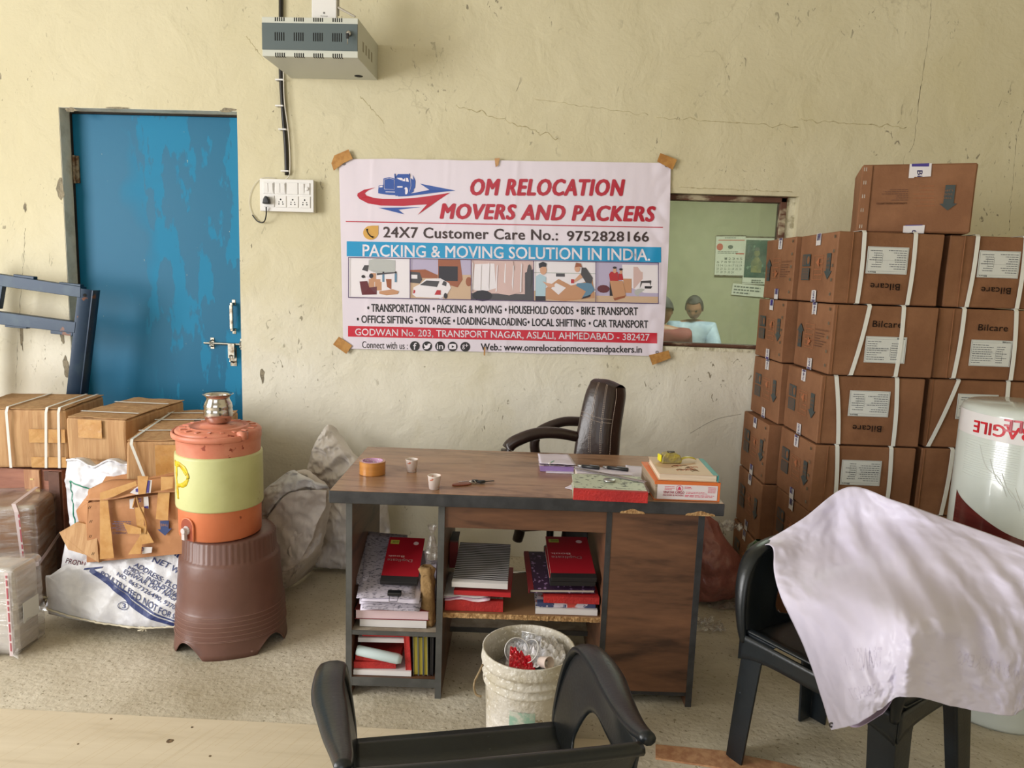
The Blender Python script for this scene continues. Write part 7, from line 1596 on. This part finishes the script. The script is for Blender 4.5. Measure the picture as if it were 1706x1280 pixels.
dgm = mat('dark_green_print', (54, 84, 74), .5, col2=(78, 110, 96), scale=5, flecks=(120, 150, 130), fscale=14, fthr=.6)
m = MB(); m.add([fn(0, 0, 1), fn(1, 0, 1), fn(1, 1, 1), fn(0, 1, 1)], [(0, 1, 2, 3)]); m.build('page', cw, o, solid=.005, fix=False)
m = MB(); put_rect(m, lambda a, b: fn(a, b, 2.2), .03, .14, .97, .94); m.build('picture', dgm, o, fix=False)
m = MB(); put_ell(m, lambda a, b: fn(a, b, 3), .42, .66, .10, .075); put_poly(m, lambda a, b: fn(a, b, 3), [(.36, .58), (.48, .58), (.62, .46), (.60, .25), (.26, .25), (.24, .46)]); m.build('portrait_figure', mat('portrait_ochre', (150, 150, 104), .6, col2=(110, 120, 90), scale=12), o, fix=False)
m = MB(); put_ell(m, lambda a, b: fn(a, b, 3.5), .42, .75, .085, .04); pseudo(m, lambda a, b: fn(a, b, 3.5), .3, .03, .9, .11, 2, 6); m.build('dark_print', cg, o, fix=False)
m = MB(); m.tube([fn(0, 1, 2), fn(1, 1, 2)], .008, 6); m.build('metal_strip', steel, o)
o, fn = cal('pale date strip hanging below the dark picture calendar', 'calendar', [(1218, 491), (1275, 496), (1277, 477), (1221, 472)])
m = MB(); m.add([fn(0, 0, 1), fn(1, 0, 1), fn(1, 1, 1), fn(0, 1, 1)], [(0, 1, 2, 3)]); m.build('page', cw, o, solid=.004, fix=False)
t = MB(); pseudo(t, lambda a, b: fn(a, b, 2.2), .05, .1, .95, .9, 3, 4); put_rect(t, lambda a, b: fn(a, b, 2.2), .02, 1.15, .98, 1.17); t.build('date_print', cg, o, fix=False)
# desk in the office
Yd = 2.7
dz = .80
p0, p1 = AY(1040, 570, Yd), AY(1330, 577, Yd)
od = thing('office_desk', 'long table seen edge-on through the office window', 'table', (p0.x, Yd, 0))
W_ = p1.x-p0.x
m = MB(); m.box((0, 0, dz-.03), (W_, .7, dz)); m.build('table_top', mat('office_table', (150, 140, 104), .4), od, bevel=.003)
for x in (.04, W_-.09):
    for y in (.04, .61): m = MB(); m.box((x, y, 0), (x+.05, y+.05, dz-.03)); m.build('leg', edge, od)
skin = mat('brown_skin', (150, 108, 84), .55); hair = mat('black_hair', (34, 32, 30), .7, col2=(70, 68, 64), scale=14); shirt = mat('pale_blue_shirt', (186, 204, 224), .7, col2=(156, 176, 200), scale=6, bump=.4, bscale=9); redsh = mat('dull_red_shirt', (128, 60, 56), .8, col2=(110, 50, 48), scale=6)
def skinned(name, pts, edges, rad, mt, parent, sub=2, root=0):
    me = bpy.data.meshes.new(name); me.from_pydata([tuple(p) for p in pts], edges, []); me.materials.append(mt)
    o = bpy.data.objects.new(name, me); C.objects.link(o); o.parent = parent
    s = o.modifiers.new('skin', 'SKIN'); s.use_smooth_shade = True
    for i, v in enumerate(me.skin_vertices[0].data): v.radius = rad[i] if isinstance(rad[i], tuple) else (rad[i], rad[i]); v.use_root = (i == root)
    o.modifiers.new('sub', 'SUBSURF').levels = sub; o.modifiers['sub'].render_levels = sub
    return o
def head(parent, c, s, nod, turn, mt):
    """head with brow, nose, mouth, eyes, ears; faces -y"""
    Mh = Matrix.Translation(c) @ Matrix.Rotation(turn, 4, 'Z') @ Matrix.Rotation(nod, 4, 'X')
    def hp(u, v):
        th = u*2*PI; ph = v*PI; x = math.sin(ph)*math.cos(th); y = math.sin(ph)*math.sin(th); z = math.cos(ph)
        w_ = .078*(1-.22*max(0, -z)**1.5); d = .095*(1-.12*max(0, -z)); q = Vector((x*w_, y*d, z*.118))
        if y < -.3:
            f = math.exp(-(x/.22)**2); q.y -= .020*f*math.exp(-((z+.12)/.16)**2)+.008*math.exp(-(x/.3)**2)*math.exp(-((z+.5)/.08)**2)
            q.y += .010*(math.exp(-((abs(x)-.42)/.16)**2)*math.exp(-((z-.08)/.12)**2)); q.y -= .006*math.exp(-((z-.24)/.1)**2)
        return q*s
    m = MB(); m.grid(hp, 44, 34, M=Mh)
    for sd in (-1, 1): m.lathe([(0, -.008*s), (.022*s, -.006*s), (.026*s, .004*s), (.014*s, .008*s), (0, .006*s)], 14, M=Mh @ Matrix.Translation((sd*.080*s, .008*s, -.005*s)) @ Matrix.Rotation(PI/2, 4, 'Y') @ Matrix.Scale(1.3, 4, (1, 0, 0)))
    h_ = m.build('head', mt, parent, smooth=True)
    m = MB()
    for sd in (-1, 1): m.lathe([(0, -.001), (.012*s, 0), (.010*s, .004*s), (0, .006*s)], 10, M=Mh @ Matrix.Translation((sd*.031*s, -.083*s, .012*s)) @ Matrix.Rotation(PI/2, 4, 'X'))
    m.build('eyes', mat('eye_dark', (40, 34, 30), .3), h_)
    m = MB(); m.box((-.024*s, -.094*s, -.062*s), (.024*s, -.086*s, -.054*s), M=Mh); m.build('mouth', mat('lip_brown', (96, 58, 50), .6), h_)
    m = MB()
    m.grid(lambda u, v: (lambda q: Vector((q.x*1.10, q.y*1.08+.005*s, q.z*1.07)))(hp(u, v*(.52 if math.sin(u*2*PI) > -.35 else .27))), 44, 20, M=Mh); m.build('hair', hair, parent, smooth=True, solid=.006)
def person(label, c, sm, nod=.55, turn=-.25, s=1.0, hands=True, rz=0):
    """seated at the table facing the window; c = hip point"""
    o = thing('person', label, 'person', c, rz)
    V = Vector
    pts = [V((0, 0, 0)), V((0, -.02, .18)), V((0, -.05, .36)), V((0, -.07, .47)), V((0, -.09, .55)),
           V((-.17, -.06, .45)), V((-.24, -.16, .24)), V((-.12, -.36, .20)), V((.17, -.06, .45)), V((.25, -.16, .24)), V((.12, -.37, .20)), V((-.1, -.15, -.02)), V((-.12, -.44, -.02)), V((-.12, -.46, -.42)), V((.1, -.15, -.02)), V((.12, -.44, -.02)), V((.12, -.46, -.42)), V((-.12, -.56, -.45)), V((.12, -.56, -.45))]
    ed = [(0, 1), (1, 2), (2, 3), (3, 4), (3, 5), (5, 6), (6, 7), (3, 8), (8, 9), (9, 10), (0, 11), (11, 12), (12, 13), (0, 14), (14, 15), (15, 16), (13, 17), (16, 18)]
    rad = [(.17, .12), (.165, .11), (.175, .11), (.11, .09), (.066, .066), .075, .055, .036, .075, .055, .036, .09, .075, .05, .09, .075, .05, .04, .04]
    skinned('body', pts, ed, rad, skin, o)
    # shirt: the same torso and sleeves, a little larger
    sp = pts[:4]+[pts[5], pts[6]*.8+pts[7]*.2, pts[8], pts[9]*.8+pts[10]*.2]; skinned('shirt', sp, [(0, 1), (1, 2), (2, 3), (3, 4), (4, 5), (3, 6), (6, 7)], [(.185, .135), (.18, .125), (.195, .135), (.16, .125), .105, .075, .105, .075], sm, o)
    skinned('trousers', [pts[0], pts[11], pts[12], pts[13], pts[14], pts[15], pts[16]], [(0, 1), (1, 2), (2, 3), (0, 4), (4, 5), (5, 6)], [(.18, .14), .1, .085, .06, .1, .085, .06], mat('grey_trousers', (70, 70, 76), .8), o)
    head(o, (0.0, -.12, .66), 1.0*s, nod, turn, skin)
    if hands:
        for sd, w_ in ((-1, pts[7]), (1, pts[10])):
            P = [w_, w_+V((-sd*.03, -.05, -.012)), w_+V((-sd*.045, -.08, -.02))]; E_ = [(0, 1), (1, 2)]; Rd = [.028, (.036, .016), (.034, .014)]
            for k, ln in enumerate((.062, .072, .068, .052)):
                b0 = w_+V((-sd*.045+(k-1.5)*.019, -.085, -.02)); i = len(P); P += [b0, b0+V((0, -ln*.5, .006)), b0+V((0, -ln*.85, -.012))]; E_ += [(2, i), (i, i+1), (i+1, i+2)]; Rd += [.009, .0085, .0075]
            b0 = w_+V((-sd*.06, -.04, -.01)); i = len(P); P += [b0, b0+V((-sd*.025, -.03, -.004))]; E_ += [(1, i), (i, i+1)]; Rd += [.011, .009]
            skinned('hand', P, E_, Rd, skin, o, sub=1)
    return o
def pchair(c, label):
    o = thing('office_chair', label, 'chair', (c[0], c[1], 0), c[2] if len(c) > 2 else 0); m = MB(); m.box((-.23, -.24, .40), (.23, .2, .46)); m.build('seat', bp_, o, bevel=.02)
    m = MB(); m.box((-.22, .17, .5), (.22, .22, .86)); m.build('backrest', bp_, o, bevel=.02)
    for x in (-.2, .2):
        for y in (-.2, .17): m = MB(); m.tube([(x, y, 0), (x, y, .41)], .014, 8); m.build('leg', edge, o)
hp_ = AY(1156, 560, 3.42)
person('man in a pale blue shirt sitting with his head bowed behind the office window', (hp_.x, 3.62, .60), shirt, nod=.5, turn=-.35)
pchair((hp_.x+.06, 3.70), 'dark chair behind the man in the pale blue shirt')
hp2 = AY(1105, 530, 2.40)
person('person in a dull red shirt in the office, mostly hidden behind the banner', (hp2.x, 2.36, .60), redsh, nod=.3, turn=.4, hands=True, rz=PI)
pchair((hp2.x, 2.28, PI), 'dark chair behind the person in the dull red shirt')
def item(label, name, cat, x, y, Y, w_, d, h_, mt, pn='body', rot=0):
    p = AY(x, y, Y); o = thing(name, label, cat, (p.x, Y, dz+.001), rot); m = MB(); m.box((0, 0, 0), (w_, d, h_)); m.build(pn, mt, o, bevel=.006); return o
item('small yellow box on the office table', 'sticky_notes', 'notes', 1203, 567, 2.85, .075, .08, .035, mat('note_yellow', (206, 190, 40), .5))
o = item('red-edged file lying on the office table, right of the yellow box', 'file', 'file', 1212, 560, 3.0, .26, .2, .03, mat('file_red', (150, 50, 60), .5)); m = MB(); m.box((-.004, -.004, .03), (.264, .204, .034)); m.build('cover', wpaper, o)
item('phone held by the man in the pale blue shirt', 'mobile_phone', 'phone', 1146, 566, 3.19, .07, .02, .05, bp_)
o = thing('glass_tumbler', 'small glass on the office table in front of the man', 'glass', (AY(1186, 562, 2.9).x, 2.9, dz+.001)); m = MB(); m.lathe([(0, 0), (.028, 0), (.034, .09), (.031, .09), (.026, .006), (0, .006)], 24); m.build('tumbler', clearcup, o, smooth=True)
